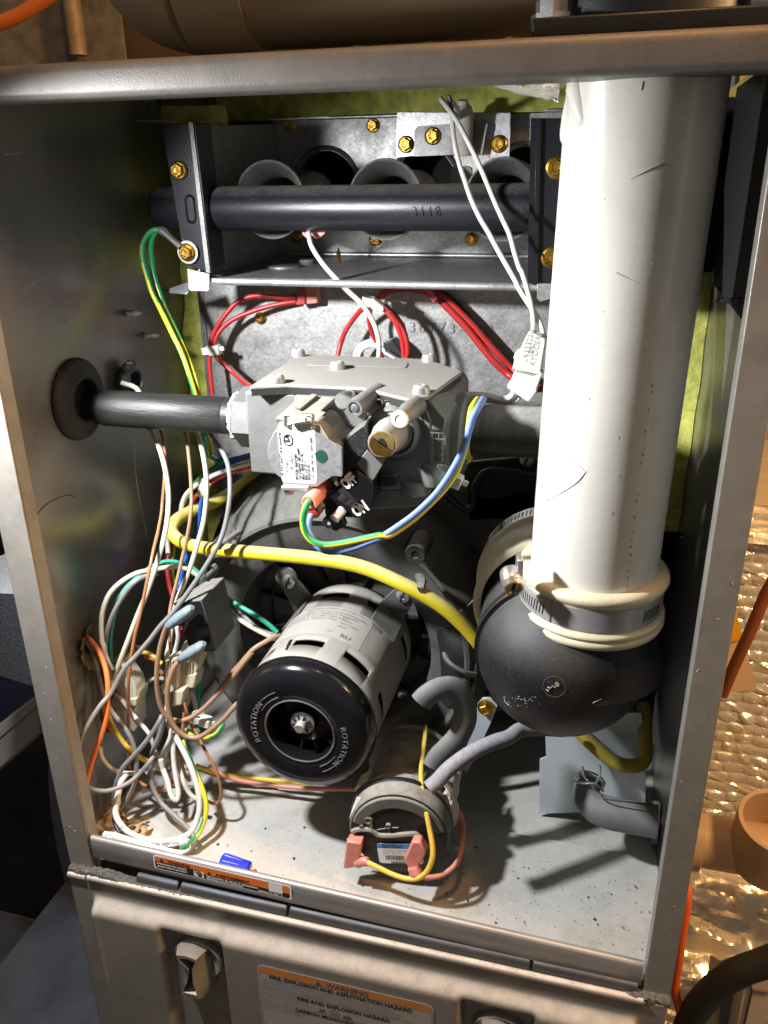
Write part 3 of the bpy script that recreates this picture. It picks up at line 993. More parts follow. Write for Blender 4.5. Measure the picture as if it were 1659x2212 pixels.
m.hexa([e1, e1 + Vector((.003, 0, 0)), e1 + Vector((.003, .014, 0)), e1 + Vector((0, .014, 0)), e0, e0 + Vector((.003, 0, 0)), e0 + Vector((.003, .014, 0)), e0 + Vector((0, .014, 0))])
m.hexa([P((1152, 608), .1448), P((1162, 608), .1448), P((1162, 608), .1468), P((1152, 608), .1468), P((1159, 258), .1448), P((1169, 258), .1448), P((1169, 258), .1468), P((1159, 258), .1468)])
part('bracket', m, ecoat, man, bevel=.0008)
for q in ((1203, 362), (1192, 557)):
    hex_screw(man, P(q, .1464), FRONT, .0042)
# ================================================================ gas valve
gv = thing('gas_valve', 'grey cast gas valve with a white rating label and black OFF and ON switch', 'gas valve', (.175, .08, .255))
V = lambda x, y, d: P(C1(x, y), d)


def xz(pts, y0, y1, mb=None):
    mb = mb or MB()
    return mb.prism([Vector((a, y0, b)) for a, b in pts], (0, y1 - y0, 0))


m = MB()
xz([(.1228, .3062), (.1500, .3062), (.1520, .3000), (.1530, .262), (.1228, .2625)], .0475, .118, m)
part('valve_body', m, cast, gv, bevel=.0012)
m = MB()
xz([(.1500, .3060), (.2180, .3060), (.2240, .3050), (.2262, .3010), (.2262, .2690), (.2225, .2635), (.2080, .2590), (.185, .2585), (.165, .2650), (.1500, .2700)], .0455, .1175, m)
part('valve_body', m, cast, gv, bevel=.0012)
m = MB()
xz([(.1900, .3056), (.2190, .3056), (.2215, .2990), (.2215, .2680), (.2160, .2630), (.196, .2620), (.188, .27)], .0395, .046, m)
part('valve_face', m, cast, gv, bevel=.0010)
cov = [(.1295, .0400), (.1455, .0470), (.1500, .0475), (.1850, .0490), (.2062, .0362), (.2130, .0330), (.2200, .0390), (.2265, .0930), (.2125, .1090), (.2000, .1200), (.1262, .1185)]
m = MB().prism([Vector((x, y, .3092)) for x, y in cov], (0, 0, .0018))
cover = part('valve_cover', m, alu_flat, gv, bevel=.0005)
m = MB().prism([Vector((x * .99 + .0018, y * .985 + .0009, .3060)) for x, y in cov], (0, 0, .0033))
part('cover_gasket', m, rubber, gv)
# faint raised panel on the cover
q = [PZ(C1(*a), .3111) for a in [(540, 112), (1160, 128), (1170, 138), (1162, 158), (1150, 165), (520, 150), (512, 138), (525, 118)]]
build('raised_panel', MB().prism(q, (0, 0, .00035)), alu_flat, cover, bevel=.0001)
for q in ((455, 88), (712, 172), (1308, 122), (316, 262), (1257, 330)):
    dome_screw(gv, PZ(C1(*q), .3108), (0, 0, 1), .0043, .0042)
p = PZ(C1(316, 268), .3085)
part('screw_boss', MB().cyl((p.x, p.y, .280), (p.x, p.y, .3088), .0056, 24), cast, gv)
p = PZ(C1(1257, 335), .3085)
part('screw_boss', MB().box((p.x - .0050, p.y - .0052, .2985), (p.x + .0050, p.y + .004, .3088)), cast, gv, bevel=.0008)
# inlet hexagon, outlet boss, pipe dope
gy, gz = .087, .2808
part('inlet_hexagon', MB().lathe([(.0150, -.0005), (.0172, .0012), (.0172, .0215), (.016, .0225)], (.1008, gy, gz), (1, 0, 0), 6, up=(0, .26, 1)), cast_dark, gv, ang=25)
part('outlet_boss', MB().lathe([(.0205, 0), (.0205, .0050), (.0190, .0066), (.0130, .0070)], (.2255, gy - .006, gz), (1, 0, 0), 40), cast, gv)
m = MB().prism([V(1200, 395, .040), V(1318, 375, .040), V(1422, 500, .040), V(1410, 582, .040), V(1310, 575, .040)], (0, .03, 0))
part('corner_gusset', m, cast, gv, bevel=.0010)
rnd = random.Random(5)
m = MB()
for k in range(40):
    a = 2 * math.pi * k / 40
    r0 = .0120; r1 = .0142 + rnd.uniform(0, .0024)
    a2 = 2 * math.pi * (k + 1) / 40
    o = Vector((.2327, gy - .004, gz))
    f = lambda r, an, dx: o + Vector((dx, r * math.cos(an), r * math.sin(an)))
    m.hexa([f(r0, a, 0), f(r1, a, 0), f(r1, a2, 0), f(r0, a2, 0), f(r0, a, .0022), f(r1 * .95, a, .0016), f(r1 * .95, a2, .0016), f(r0, a2, .0022)])
part('pipe_dope', m, dope_y, gv, 'dried yellow pipe dope')
# embossed grid and lettering
m = MB()
c0 = V(1350, 685, .0393)
for i in range(4):
    x = c0.x - .0046 + i * .0031
    m.box((x - .00022, .0391, c0.z - .0074), (x + .00022, .0397, c0.z + .0074))
for j in range(6):
    z = c0.z - .0074 + j * .00296
    m.box((c0.x - .0047, .03905, z - .00022), (c0.x + .0048, .0397, z + .00022))
part('embossed_grid', m, cast, gv, sm=False)
text('embossed_word', 'OUTP', .0058, V(1015, 365, .0391), (-1, 0, 0), (0, 0, -1), cast, gv, ext=.0004)
# bottom cover edge with bosses
m = MB()
xz([(.172, .2600), (.216, .2625), (.219, .2590), (.2165, .2540), (.205, .2520), (.19, .250), (.172, .252)], .0420, .090, m)
part('lower_plate', m, cast, gv, bevel=.0008)
p = V(1312, 840, .040)
part('lower_boss', MB().lathe([(.0062, -.0075), (.0062, 0), (.0060, .0030), (.0052, .0038), (0, .0039)], (p.x, p.y + .004, p.z), (0, 0, 1), 28), cast, gv)
p = V(1200, 905, .040)
part('lower_boss', MB().lathe([(.0068, -.0070), (.0068, 0), (.0026, .0001), (.0026, .0050), (.0014, .0052), (0, .0044)], (p.x, p.y + .003, p.z), (0, 0, 1), 24), cast, gv)
m = MB().prism(PL(C1, [(1000, 990), (1180, 980), (1140, 1035), (1110, 1045)], .060), (0, .004, 0))
part('lower_tab', m, cast, gv, bevel=.0006)
m = MB().prism(PL(C1, [(985, 870), (1095, 865), (1105, 900), (1085, 940), (985, 940)], .036), (0, .008, 0))
part('lower_clip', m, black_dusty, gv, bevel=.0006)
# regulator tower with slotted brass cap
p = V(1000, 662, .016)
rx, rz = p.x, p.z
part('regulator_ring', MB().lathe([(.0150, .0235), (.0150, .0255), (.0140, .0242), (.0128, .0238), (.0120, .0200), (.0110, .0190), (.0098, .0205)], (rx, .0155, rz - .0005), (0, 1, 0), 48, caps=False), cast, gv, ang=50)
tw_ = part('regulator_tower', MB().lathe([(.0064, .0003), (.0068, .0012), (.0070, .0100), (.0080, .0110), (.0082, .0190), (.0098, .0196), (.0100, .024)], (rx, .0157, rz), (0, 1, 0), 40), alu_flat, gv, ang=50)
m = MB().lathe([(.0058, 0), (.0060, .0005), (.0060, .0008)], (rx, .0152, rz), (0, 1, 0), 36)
build('brass_cap', m, brass_dull, tw_)
sv = Vector((math.cos(math.radians(-32)), 0, math.sin(math.radians(-32))))
sn = Vector((-sv.z, 0, sv.x))
cc = Vector((rx, .0151, rz))
m = MB().prism([cc + sv * -.0056 - sn * .0002, cc + sv * .0057 - sn * .0002, cc + sv * .0046 - sn * .0036, cc - sn * .0057, cc + sv * -.0042 - sn * .0038], (0, .0001, 0))
build('cap_shade', m, brass, tw_)
m = MB().obox(cc - Vector((0, .0001, 0)) + sn * .0004, sv * .0050, sn * .0004, FRONT * .0001)
m.prism([cc + Vector((a, -.0002, b)) for a, b in ((-.0010, .0028), (.0008, .0032), (.0022, .0010), (.0025, -.0012), (.0012, -.0004), (-.0016, .0012))], (0, .0001, 0))
build('cap_slot', m, void, tw_, sm=False)
# white nipple
p = V(1115, 502, .0140)
npl = part('test_nipple', MB().lathe([(.0036, .0002), (.0042, .0008), (.0042, .0032), (.0036, .0040), (.0036, .0060), (.0043, .0085), (.0047, .0120), (.0047, .0240)], p, (.11, 1, .02), 30), cast, gv, ang=50)
build('nipple_front', MB().lathe([(.0018, .0008), (.0022, 0), (.0036, .0), (.0041, .0009), (.0041, .0026)], p - Vector((0, .0004, 0)), (.11, 1, .02), 30), nylon, npl)
build('nipple_bore', MB().lathe([(0, .0006), (.0019, .0006)], p - Vector((0, .0006, 0)), (.11, 1, .02), 20, caps=False), cream_nylon, npl)
# screw post and violet sealed screw
p = V(820, 428, .0270)
po = part('screw_post', MB().lathe([(.0027, .0012), (.0030, 0), (.0041, 0), (.0043, .0008), (.0046, .028)], p, (.16, 1, .05), 28), cast, gv)
build('post_screw', MB().lathe([(.0022, .0012), (.0020, .0002), (0, -.0003)], p, (.16, 1, .05), 18), screw_steel, po)
p = V(742, 385, .0375)
sp_ = part('sealed_screw', MB().lathe([(.0034, .0), (.0040, .0006), (.0044, .0016), (.0044, .010)], p, (.05, 1, -.1), 24), screw_steel, gv)
build('sealing_paint', MB().lathe([(0, .0004), (.0016, .0003), (.0026, .0002), (.0030, .0004)], p, (.05, 1, -.1), 14), purple, sp_)
# ---------------------------------------------------------------- solenoid
ol = [(330, 540), (296, 585), (268, 635), (252, 695), (258, 760), (278, 815), (306, 855), (350, 890), (354, 932), (575, 941), (680, 872), (738, 876), (744, 862), (741, 685), (730, 672), (688, 655), (652, 632), (595, 537), (560, 528)]
coil = PL(C1, [(322, 520), (560, 515), (612, 560), (662, 640), (728, 668), (728, 850), (660, 860), (565, 925), (365, 915), (310, 840), (285, 760), (285, 650)], .0215)
m = MB().prism(coil, (.0015, .026, -.0005))
part('coil_housing', m, coil_m, gv, bevel=.0010)
# dusty top of the coil, stepped
m = MB()
m.prism(PL(C1, [(306, 490), (350, 528), (560, 530), (576, 505), (600, 470), (700, 345), (640, 332), (580, 360), (470, 345)], .024), (0, .0010, -.004))
m2 = MB()
tA = [P(C1(306, 492), .024), P(C1(556, 528), .024), P(C1(640, 455), .036), P(C1(606, 440), .036), P(C1(700, 355), .045), P(C1(590, 355), .046), P(C1(478, 338), .046)]
m2.prism(tA, (0, .0006, -.0022))
part('coil_top', m2, coil_m, gv, bevel=.0004)
m2 = MB().prism([P(C1(430, 430), .0320), P(C1(545, 345), .0445), P(C1(585, 352), .0445), P(C1(470, 445), .0320)], (0, 0, .0012))
part('coil_rib', m2, coil_m, gv, bevel=.0003)
m = MB().prism(PL(C1, ol, .0195), (0, .0013, 0))
sp = part('solenoid_plate', m, galv_plate, gv, bevel=.0004)
lbq = PL(C1, [(335, 545), (548, 534), (562, 542), (577, 905), (566, 922), (365, 912), (349, 896), (318, 570)], .01935)
build('rating_label', MB().prism(lbq, (0, .0001, 0)), paper, sp, sm=False)
# label print: reads from the bottom upwards
b0, t0 = V(346, 890, .0192), V(322, 552, .0192)
lu = (t0 - b0).normalized()
lv = Vector((0, 0, 0)); br = V(575, 915, .0192)
lv = -(br - b0); lv = (lv - lu * lv.dot(lu)); lv.y = 0; lv.normalize(); lu.y = 0; lu.normalize()


def lt(s, x, y, h, bold=0., sp_k=1., mat=ink):
    """x, y: crop position where the line starts (its left end, on its base line); h cap height in crop px"""
    text('lettering', s, h * .3307 * .000224 / .70, V(x, y, .0191), lu, lv, mat, sp, bold=bold, space=sp_k)


lt('US PAT 6047718 & 6604538', 358, 872, 16, .045, 1.12)
lt('White,', 392, 850, 27, .0, .95)
lt('Rodgers', 424, 825, 27, .0, .95)
lt('MODEL 36J52-580', 452, 893, 16, .045, 1.)
lt('24V 50/60HZ .280 AMPS', 473, 893, 15, .045, .98)
lt('MAX. PRESS 1/2 PSI', 494, 893, 15, .045, 1.)
lt('REG. 3.5" W.C.', 515, 897, 15, .045, 1.)
lt('EF32CW151', 534, 897, 15, .045, 1.)
lt('E1  1845  REV 001  5002 0085', 557, 880, 14, .045, 1.08)
lt('C          US', 424, 672, 13, .0)
text('lettering', 'A313', 16 * .3307 * .000224 / .7, V(455, 560, .0191), (-1, 0, -.05), (0, 0, -1), ink, sp)
c = V(388, 636, .0191)
m = MB()
for k in range(28):
    a0 = 2 * math.pi * k / 28; a1 = 2 * math.pi * (k + 1) / 28
    f = lambda r, a: c + Vector((r * .82 * math.cos(a), 0, r * math.sin(a)))
    m.quad(f(.0030, a0), f(.0030, a1), f(.0024, a1), f(.0024, a0))
build('approval_ring', m, ink, sp, sm=False)
text('lettering', 'SA', .0035, V(398, 652, .0191), lu, lv, ink, sp, bold=.03)
rule = MB().quad(V(394, 858, .0191), V(397, 858, .0191), V(388, 706, .0191), V(385, 706, .0191))
build('ruled_line', rule, ink_grey, sp, sm=False)
# green inspection dot
c = V(606, 742, .01935)
rnd = random.Random(9)
pts = [c + Vector((.0031 * (1 + rnd.uniform(-.08, .06)) * math.cos(2 * math.pi * k / 22), 0, .0033 * (1 + rnd.uniform(-.08, .06)) * math.sin(2 * math.pi * k / 22))) for k in range(22)]
pts.insert(10, V(548, 732, .01935))
build('inspection_dot', MB().add(pts, [tuple(range(len(pts)))]), green_ink, sp, sm=False)
# wire bail at the top and tab with screw at the bottom
bq = PL(C1, [(372, 545), (372, 478), (385, 470), (535, 474), (548, 486), (550, 560)], .0185)
part('wire_bail', MB().tube(bq, .0010, 8, 4), screw_steel, gv)
part('bail_tongue', MB().tube(PL(C1, [(395, 528), (440, 515), (505, 505)], .0172), .0018, 8, 3, flat=.6), screw_dusty, gv)
m = MB().prism(PL(C1, [(340, 938), (520, 944), (500, 975), (345, 965)], .0180), (0, .006, 0))
part('bottom_tab', m, galv_plate, gv, bevel=.0005)
part('tab_screw', MB().lathe([(.0026, 0), (.0028, .003), (0, .003)], V(392, 985, .0215), (0, 0, 1), 6), screw_steel, gv)
# ---------------------------------------------------------------- switch block
bl = PL(C1, [(835, 832), (940, 914), (936, 1050), (866, 1147), (700, 1138), (630, 1128), (618, 990), (700, 945)], .0235)
blk = part('switch_block', MB().prism(bl, (0, .026, 0)), black_gloss, gv, bevel=.0006)
m = MB().prism(PL(C1, [(712, 655), (902, 515), (906, 615), (1005, 800), (938, 912), (832, 828), (742, 800)], .0265), (0, .028, 0))
part('switch_arm', m, black_dusty, gv, bevel=.0010)
m = MB().prism(PL(C1, [(835, 790), (905, 700), (1005, 800), (938, 912)], .0262), (0, .001, 0))
part('arm_face', m, cast, gv, bevel=.0003)
su = Vector((math.cos(math.radians(43)), 0, math.sin(math.radians(43))))
sv2 = Vector((-su.z, 0, su.x))
text('switch_word', 'OFF', .0078, V(793, 968, .0233), su * .62, sv2, white_ink, blk, bold=.05, space=.92, mapf=(lambda o_: lambda a, b, c: o_ + su * a * .62 + sv2 * b + FRONT * c)(V(770, 962, .0233)))
su3 = Vector((math.cos(math.radians(36)), 0, math.sin(math.radians(36)))); sv3 = Vector((-su3.z, 0, su3.x))
text('switch_word', 'ON', .0078, V(0, 0, .0233), su3, sv3, white_ink, blk, bold=.05, mapf=(lambda o_: lambda a, b, c: o_ + su3 * a * .66 + sv3 * b + FRONT * c)(V(836, 1138, .0233)))
q = PL(C1, [(715, 965), (752, 932), (775, 955), (738, 990)], .0232)
build('slider_slot', MB().prism(q, (0, .0002, 0)), void, blk, sm=False)
m = MB()
for k in range(6):
    o = V(748 + k * 13, 1000 + k * 10, .0215) if False else V(742 + k * 15, 1003 + k * 9, .0222)
    m.obox(o, sv2 * -.0001 + Vector((.0006, 0, -.0005)), su * .0021, FRONT * .0012)
build('slider_grip', m, rubber, blk)
q = PL(C1, [(730, 1000), (770, 968), (835, 1030), (790, 1062)], .0228)
build('slider_base', MB().prism(q, (0, .0005, 0)), rubber, blk)
part('spring_post', MB().cyl(V(692, 1150, .0180), V(745, 1092, .0235), .0024, 18), screw_dusty, gv)
m = MB().lathe([(.0013, .0006), (.0013, 0), (.0030, 0), (.0033, .0005), (.0033, .006)], V(652, 1176, .0215), (0, 1, 0), 24)
part('mounting_lug', m, black_plastic, gv)
m = MB().lathe([(0, .0005), (.0013, .0005)], V(652, 1176, .0214), (0, 1, 0), 16, caps=False)
part('lug_bore', m, paper_grey, gv)
part('lug_arm', MB().prism(PL(C1, [(690, 1145), (740, 1140), (765, 1195), (700, 1235), (665, 1215)], .0235), (0, .004, 0)), black_plastic, gv, bevel=.0005)
# salmon boots where the wires enter
bo = V(522, 1050, .0130)
bt = part('wire_boot', MB().lathe([(.0026, .0015), (.0030, 0), (.0038, 0), (.0041, .0008), (.0041, .022)], bo, (.10, 1, .10), 28), pinkp, gv)
part('wire_boot', MB().lathe([(.0026, 0), (.0034, .0004), (.0034, .02)], V(552, 1112, .0200), (.10, 1, .25), 20), redp, gv)
part('pin', MB().cyl(V(575, 1072, .0190), V(618, 1050, .0190), .0009, 8).cyl(V(590, 1085, .0190), V(622, 1058, .0190), .0009, 8), screw_steel, gv)

# ================================================================ gas pipes
gi = thing('gas_inlet_pipe', 'black iron pipe from the left side wall into the valve', 'gas pipe', (.05, gy, gz - .011))
pf = [(.0092, 0), (.01067, .0004), (.01067, .0785)] + [(.0102 + (.00045 if k % 2 else 0), .0790 + k * .0009) for k in range(9)]
part('pipe_tube', MB().lathe(pf, (.0135, gy, gz), (1, 0, 0), 48), iron, gi, ang=60)
part('pipe_void', MB().lathe([(0, .001), (.0093, .001)], (.0134, gy, gz), (-1, 0, 0), 30, caps=False), void, gi)
part('pipe_tube_end', MB().cyl((-.02, gy, gz), (.0134, gy, gz), .0100, 30), void, gi)
m = MB()
rnd = random.Random(4)
for k in range(44):
    a = 2 * math.pi * k / 44; a2 = 2 * math.pi * (k + 1) / 44
    r1 = .0122 + rnd.uniform(0, .0020)
    o = Vector((.0985, gy, gz)); dx = rnd.uniform(.0016, .0036)
    f = lambda r, an, d: o + Vector((d, r * math.cos(an), r * math.sin(an)))
    m.hexa([f(.0098, a, -.0006), f(r1, a, 0), f(r1, a2, 0), f(.0098, a2, -.0006), f(.0098, a, dx), f(r1 * .99, a, dx), f(r1 * .99, a2, dx), f(.0098, a2, dx)])
part('pipe_dope', m, dope_g, gi, 'pale green pipe dope')
gr_y, gr_z = .0765, (PX((174, 768), .0035).z + PX((171, 952), .0035).z) / 2
gr = build('rubber_grommet', MB().lathe([(.0222, 0), (.0240, .0012), (.0236, .0026), (.0200, .0046), (.0160, .0054), (.0146, .0064), (.0132, .0072), (.0118, .0066), (.0112, .0040), (.0112, -.004)], (.0028, gr_y, gr_z), (1, 0, 0), 56, caps=False), rubber, ang=70)
tag(gr, 'thick black rubber grommet round the gas pipe in the left wall', 'grommet')
tag(build('grommet_opening', MB().lathe([(0, .0), (.0113, .0)], (.0034, gr_y, gr_z), (1, 0, 0), 30, caps=False), void, parent=gr), '', '') if False else build('grommet_opening', MB().lathe([(0, .0), (.0113, .0)], (.0034, gr_y, gr_z), (1, 0, 0), 30, caps=False), void, parent=gr)
go = thing('gas_outlet_pipe', 'dusty black pipe leaving the right end of the valve behind the white vent pipe', 'gas pipe', (.26, gy, gz - .02))
pf = [(.0132, -.003)] + [(.0122 + (.0005 if k % 2 else 0), k * .0009) for k in range(10)] + [(.0134, .0110), (.0134, .036), (.0138, .0365), (.0138, .072)]
oz = P((1100, 933), .087).z
part('pipe_tube', MB().lathe(pf, (.2315, gy, oz + .0005), (1, 0, 0), 44), iron_dusty, go, ang=60)
part('pipe_bend', MB().tube([(.296, gy, oz), (.312, gy + .004, oz + .010), (.314, gy + .02, oz + .04), (.312, .150, mz - .02), (.304, .168, mz), (.296, .168, mz)], .0125, 20, 6), iron_dusty, go)
# conduit connector in the left wall behind the pipe
cc = PX((268, 822), .004)
cx_ = thing('conduit_connector', 'small grey zinc clamp connector behind the gas pipe on the left wall', 'cable connector', cc)
part('connector_ring', MB().lathe([(.0075, 0), (.0092, .0008), (.0092, .004), (.0085, .0046), (.0085, .0085), (.0072, .0090), (.0066, .0080), (.0066, 0)], cc, (1, -.1, -.05), 30, caps=False), zinc, cx_, ang=50)
part('clamp_ear', MB().obox(cc + Vector((.0055, -.001, .0098)), (.0028, 0, 0), (0, .0045, .001), (0, 0, .0022)), zinc, cx_, bevel=.0008)
part('clamp_screw', MB().lathe([(.0022, 0), (.0022, .0012), (0, .0015)], cc + Vector((.0070, -.003, .0118)), (0, 0, 1), 12), screw_steel, cx_)
# ================================================================ induced draught blower
mc_ = P((660.5, 1557), .0425)
AX, AZ = mc_.x, mc_.z
bl_ = thing('draft_blower', 'black plastic draught blower with a grey motor and black fan cap', 'blower', (AX, .12, .012))
Yv = Vector((0, 1, 0))
HC = Vector((.1390, 0, .1185))
# scroll housing: flange, dome, ring rib, inner plate
pf = [(.1125, .178), (.1125, .170), (.1100, .1680), (.1085, .1655), (.1075, .150), (.1045, .1310), (.0995, .1190), (.0950, .1140), (.0935, .1112), (.0915, .1105), (.0900, .1118), (.0890, .1150), (.0800, .1160), (.0700, .1168), (.0670, .1190), (.0655, .140), (.0640, .150), (.03, .1525), (0, .1525)]
hs = part('scroll_housing', MB().lathe([(r, h) for r, h in pf], HC, Yv, 96, caps=False), housing_m, bl_, ang=40)
# flange edge behind the dome
build('housing_flange', MB().lathe([(.1165, .180), (.1165, .172), (.1150, .1705), (.110, .1705)], HC, Yv, 96, caps=False), black_plastic, hs)
# ribs over the dome and inside the well
for deg in (-62, -40, -3, 32, 52, 66):
    m = MB()
    a = math.radians(deg)
    d = Vector((math.sin(a), 0, math.cos(a))); t = Vector((math.cos(a), 0, -math.sin(a)))
    pts = [HC + d * r + Yv * h for r, h in ((.1085, .1650), (.1075, .149), (.1045, .1300), (.0995, .1180), (.0945, .1120))]
    for i in range(4):
        p, q = pts[i], pts[i + 1]
        n = (q - p).cross(t).normalized() * .0012
        if n.dot(d - Yv) < 0: n = -n
        m.hexa([p - t * .0010, p + t * .0010, q + t * .0010, q - t * .0010, p - t * .0008 + n, p + t * .0008 + n, q + t * .0008 + n, q - t * .0008 + n])
    build('dome_rib', m, housing_m, hs)
m = MB()
for deg in (-100, -75, -50, -25, 0, 25, 55, 80, 110, 140, 200, 230):
    a = math.radians(deg)
    d = Vector((math.sin(a), 0, math.cos(a))); t = Vector((math.cos(a), 0, -math.sin(a)))
    p, q = HC + d * .030 + Yv * .148, HC + d * .065 + Yv * .144
    m.hexa([p - t * .0008, p + t * .0008, q + t * .0008, q - t * .0008, p - t * .0008 + Yv * .006, p + t * .0008 + Yv * .006, q + t * .0008 + Yv * .006, q - t * .0008 + Yv * .006])
m.lathe([(.054, .145), (.0552, .145), (.0552, .152), (.054, .152)], HC, Yv, 60, caps=False)
build('well_rib', m, black_plastic, hs)
# posts standing on the dome
for q, y in ((D6(270, 975), .096),):
    p = P(q, y)
    part('screw_post', MB().lathe([(.0024, .0012), (.0024, 0), (.0058, 0), (.0062, .0006), (.0066, .022)], p, (-.02, 1, 0), 28), black_dusty, bl_)
    build('post_bore', MB().lathe([(0, .001), (.0025, .001)], p, (-.02, 1, 0), 16, caps=False), void, bl_)
# hook fingers that hold the yellow hose
hk = [P(D6(300, 1140), .098), P(D6(320, 1180), .086), P(D6(315, 1240), .078), P(D6(300, 1275), .080)]
part('hose_hook', MB().tube(hk, [.0028, .0030, .0024, .0016], 8, 4, flat=.6), black_dusty, bl_)
hk = [P(D7(335, 815), .100), P(D7(250, 870), .088), P(D7(185, 915), .082), P(D7(155, 965), .084)]
part('hose_hook', MB().tube(hk, [.0022, .0024, .0022, .0016], 8, 4, flat=.7), black_dusty, bl_)
# outlet duct to the right
om = MB().prism([Vector((x, .150, z)) for x, z in ((.180, .232), (.236, .222), (.300, .238), (.300, .172), (.248, .165), (.240, .110), (.20, .1))], (0, .03, 0))
part('outlet_duct', om, housing_m, bl_, bevel=.004, seg=3)
m = MB().tube([P(D6(760, 400), .140), P(D6(800, 330), .140), P(D6(880, 300), .140), P(D6(1000, 310), .140), P(D6(1240, 345), .140)], .0018, 8, 5)
m.tube([P(D6(520, 500), .140), P(D6(620, 590), .140), P(D6(690, 610), .140), P(D6(740, 560), .140), P(D6(745, 430), .140), P(D6(800, 350), .141)], .0022, 8, 5)
part('duct_bead', m, black_plastic, bl_)
part('duct_plate', MB().prism(PL(FU, [(1000, 1000), (1175, 985), (1175, 1120), (1010, 1130)], .150), (0, .006, 0)), black_plastic, bl_, bevel=.002)
dome_screw(bl_, P((1138, 992), .1440), FRONT, .0042, .0030, screw_dusty, slot=True)
# drain leg below right with a raised hoop
leg = [P(D6(560, 1480), .130), P(D6(620, 1650), .128), P(D6(640, 1850), .128), P(D6(630, 2080), .128)]
part('drain_leg', MB().tube(leg, [.0155, .0160, .0165, .0165], 28, 5), black_dusty, bl_)
hoop = [P(D6(515, 1700), .122), P(D6(508, 1780), .112), P(D6(560, 1850), .106), P(D6(650, 1905), .106), P(D6(745, 1925), .112)]
part('drain_hoop', MB().tube(hoop, .0019, 8, 5), black_dusty, bl_)
part('drain_edge', MB().tube([P(D6(725, 1690), .118), P(D6(748, 1850), .115), P(D6(748, 1930), .114), P(D6(725, 2080), .114)], .0014, 8, 5), black_dusty, bl_)
m = MB().tube([P(D6(330, 1615), .140), P(D6(430, 1625), .140), P(D6(525, 1630), .140)], .0020, 8, 3).tube([P(D6(400, 1440), .142), P(D6(405, 1600), .142), P(D6(385, 1780), .142)], .0018, 8, 3)
part('cross_rib', m, black_dusty, bl_)
# ---------------------------------------------------------------- motor
MC = Vector((AX, 0, AZ))
SR = .0408
ang_step = 4.5


def shell_pt(deg, y, r=SR):
    a = math.radians(deg)
    return Vector((AX + r * math.sin(a), y, AZ + r * math.cos(a)))


slots = []
for k in range(8):
    c = -5.5 + 45 * k
    slots.append((c - 13.5, c + 13.5, .0585, .0655))
    slots.append((c - 2.5 - 15, c - 2.5 + 13.5, .1190, .1262))
ys = [.0430, .0585, .0655, .072, .095, .1190, .1262, .134, .140]
m = MB()
n = 160
for k in range(n):
    a0, a1 = 360 * k / n, 360 * (k + 1) / n
    am = (a0 + a1) / 2
    for j in range(len(ys) - 1):
        ym = (ys[j] + ys[j + 1]) / 2
        if any(y0 < ym < y1 and ((am - s0) % 360) < (s1 - s0) for s0, s1, y0, y1 in slots):
            continue
        r0 = SR - (.0012 if j == len(ys) - 2 else 0)
        m.quad(shell_pt(a0, ys[j]), shell_pt(a1, ys[j]), shell_pt(a1, ys[j + 1], r0), shell_pt(a0, ys[j + 1], r0))
mshell = pm('motor_shell_paint', (.36, .34, .31), .55, .25, .08, 60, .12, 900, dust=.6, dcol=(.42, .39, .33), dlo=-.1)
mot = part('motor_shell', m, mshell, bl_, solid=.0014)
m = MB().lathe([(.0405, .1395), (.0380, .143), (.012, .1440), (.012, .1525)], MC, Yv, 60, caps=False)
m.lathe([(.0415, .0425), (.0415, .0445), (.0409, .0450)], MC, Yv, 72, caps=False)
build('end_bell', m, mshell, mot)
m = MB().lathe([(.0330, .050), (.0335, .060), (.0335, .12), (.033, .136)], MC, Yv, 48)
build('winding_core', m, rubber, mot)
# wiring strips seen through the slots
build('winding_tape', MB().lathe([(.0355, .0600), (.0355, .0612)], MC, Yv, 48, caps=False), dope_y, mot)
# rating label wrapped on the shell
LR = SR + .00085


def lbl(a, b, c=0):
    """a along the arc to the right, b towards the back; metres"""
    return shell_pt(-58 + math.degrees(a / LR), .0712 + b, LR + c)


arc = math.radians(94) * LR
m = MB().grid(lambda u, v: lbl(u * arc, v * .0345), 30, 4)
ml = build('rating_label', m, paper_grey, mot)
mt = lambda x0, y0: (lambda a, b, c: lbl(x0 + a, y0 + b, c + .00015))
text('lettering', 'BROAD-OCEAN MOTOR CO., LTD', .0030, (0, 0, 0), UX, UZ, ink_faint, mot, mapf=mt(.0230, .0308), bold=.015)
for i, s_ in enumerate(['MODEL Y4L248B88  TYPE  PH 1 HZ 60 RPM 3000', 'VOLTS 115 AMPS 1.48  THERMALLY PROTECTED', 'HP 1/30 INS CL B  AIR OVER  CONT DUTY', 'ROTATION CCW  MADE IN CHINA']):
    text('lettering', s_, .0023, (0, 0, 0), UX, UZ, ink_faint, mot, mapf=mt(.0105, .0272 - i * .0030), bold=.015)
for i, s_ in enumerate(['WIRE DIAGRAM', 'BLACK', 'WHITE', 'GRD-GREEN', '60000']):
    text('lettering', s_, .0023, (0, 0, 0), UX, UZ, ink_faint, mot, mapf=mt(.0495, .0270 - i * .0036), bold=.015)
text('lettering', 'RU', .0052, (0, 0, 0), UX, UZ, ink_grey, mot, mapf=mt(.0540, .0030), bold=.03, shear=0)
text('lettering', '9615', .0020, (0, 0, 0), UX, UZ, ink_faint, mot, mapf=mt(.0455, .0050))
m = MB().grid(lambda u, v: shell_pt(41 + 16 * u, .0757 + .0245 * v, LR), 8, 4)
build('blank_sticker', m, pm('sticker_film', (.42, .40, .35), .3, 0, .04), mot)
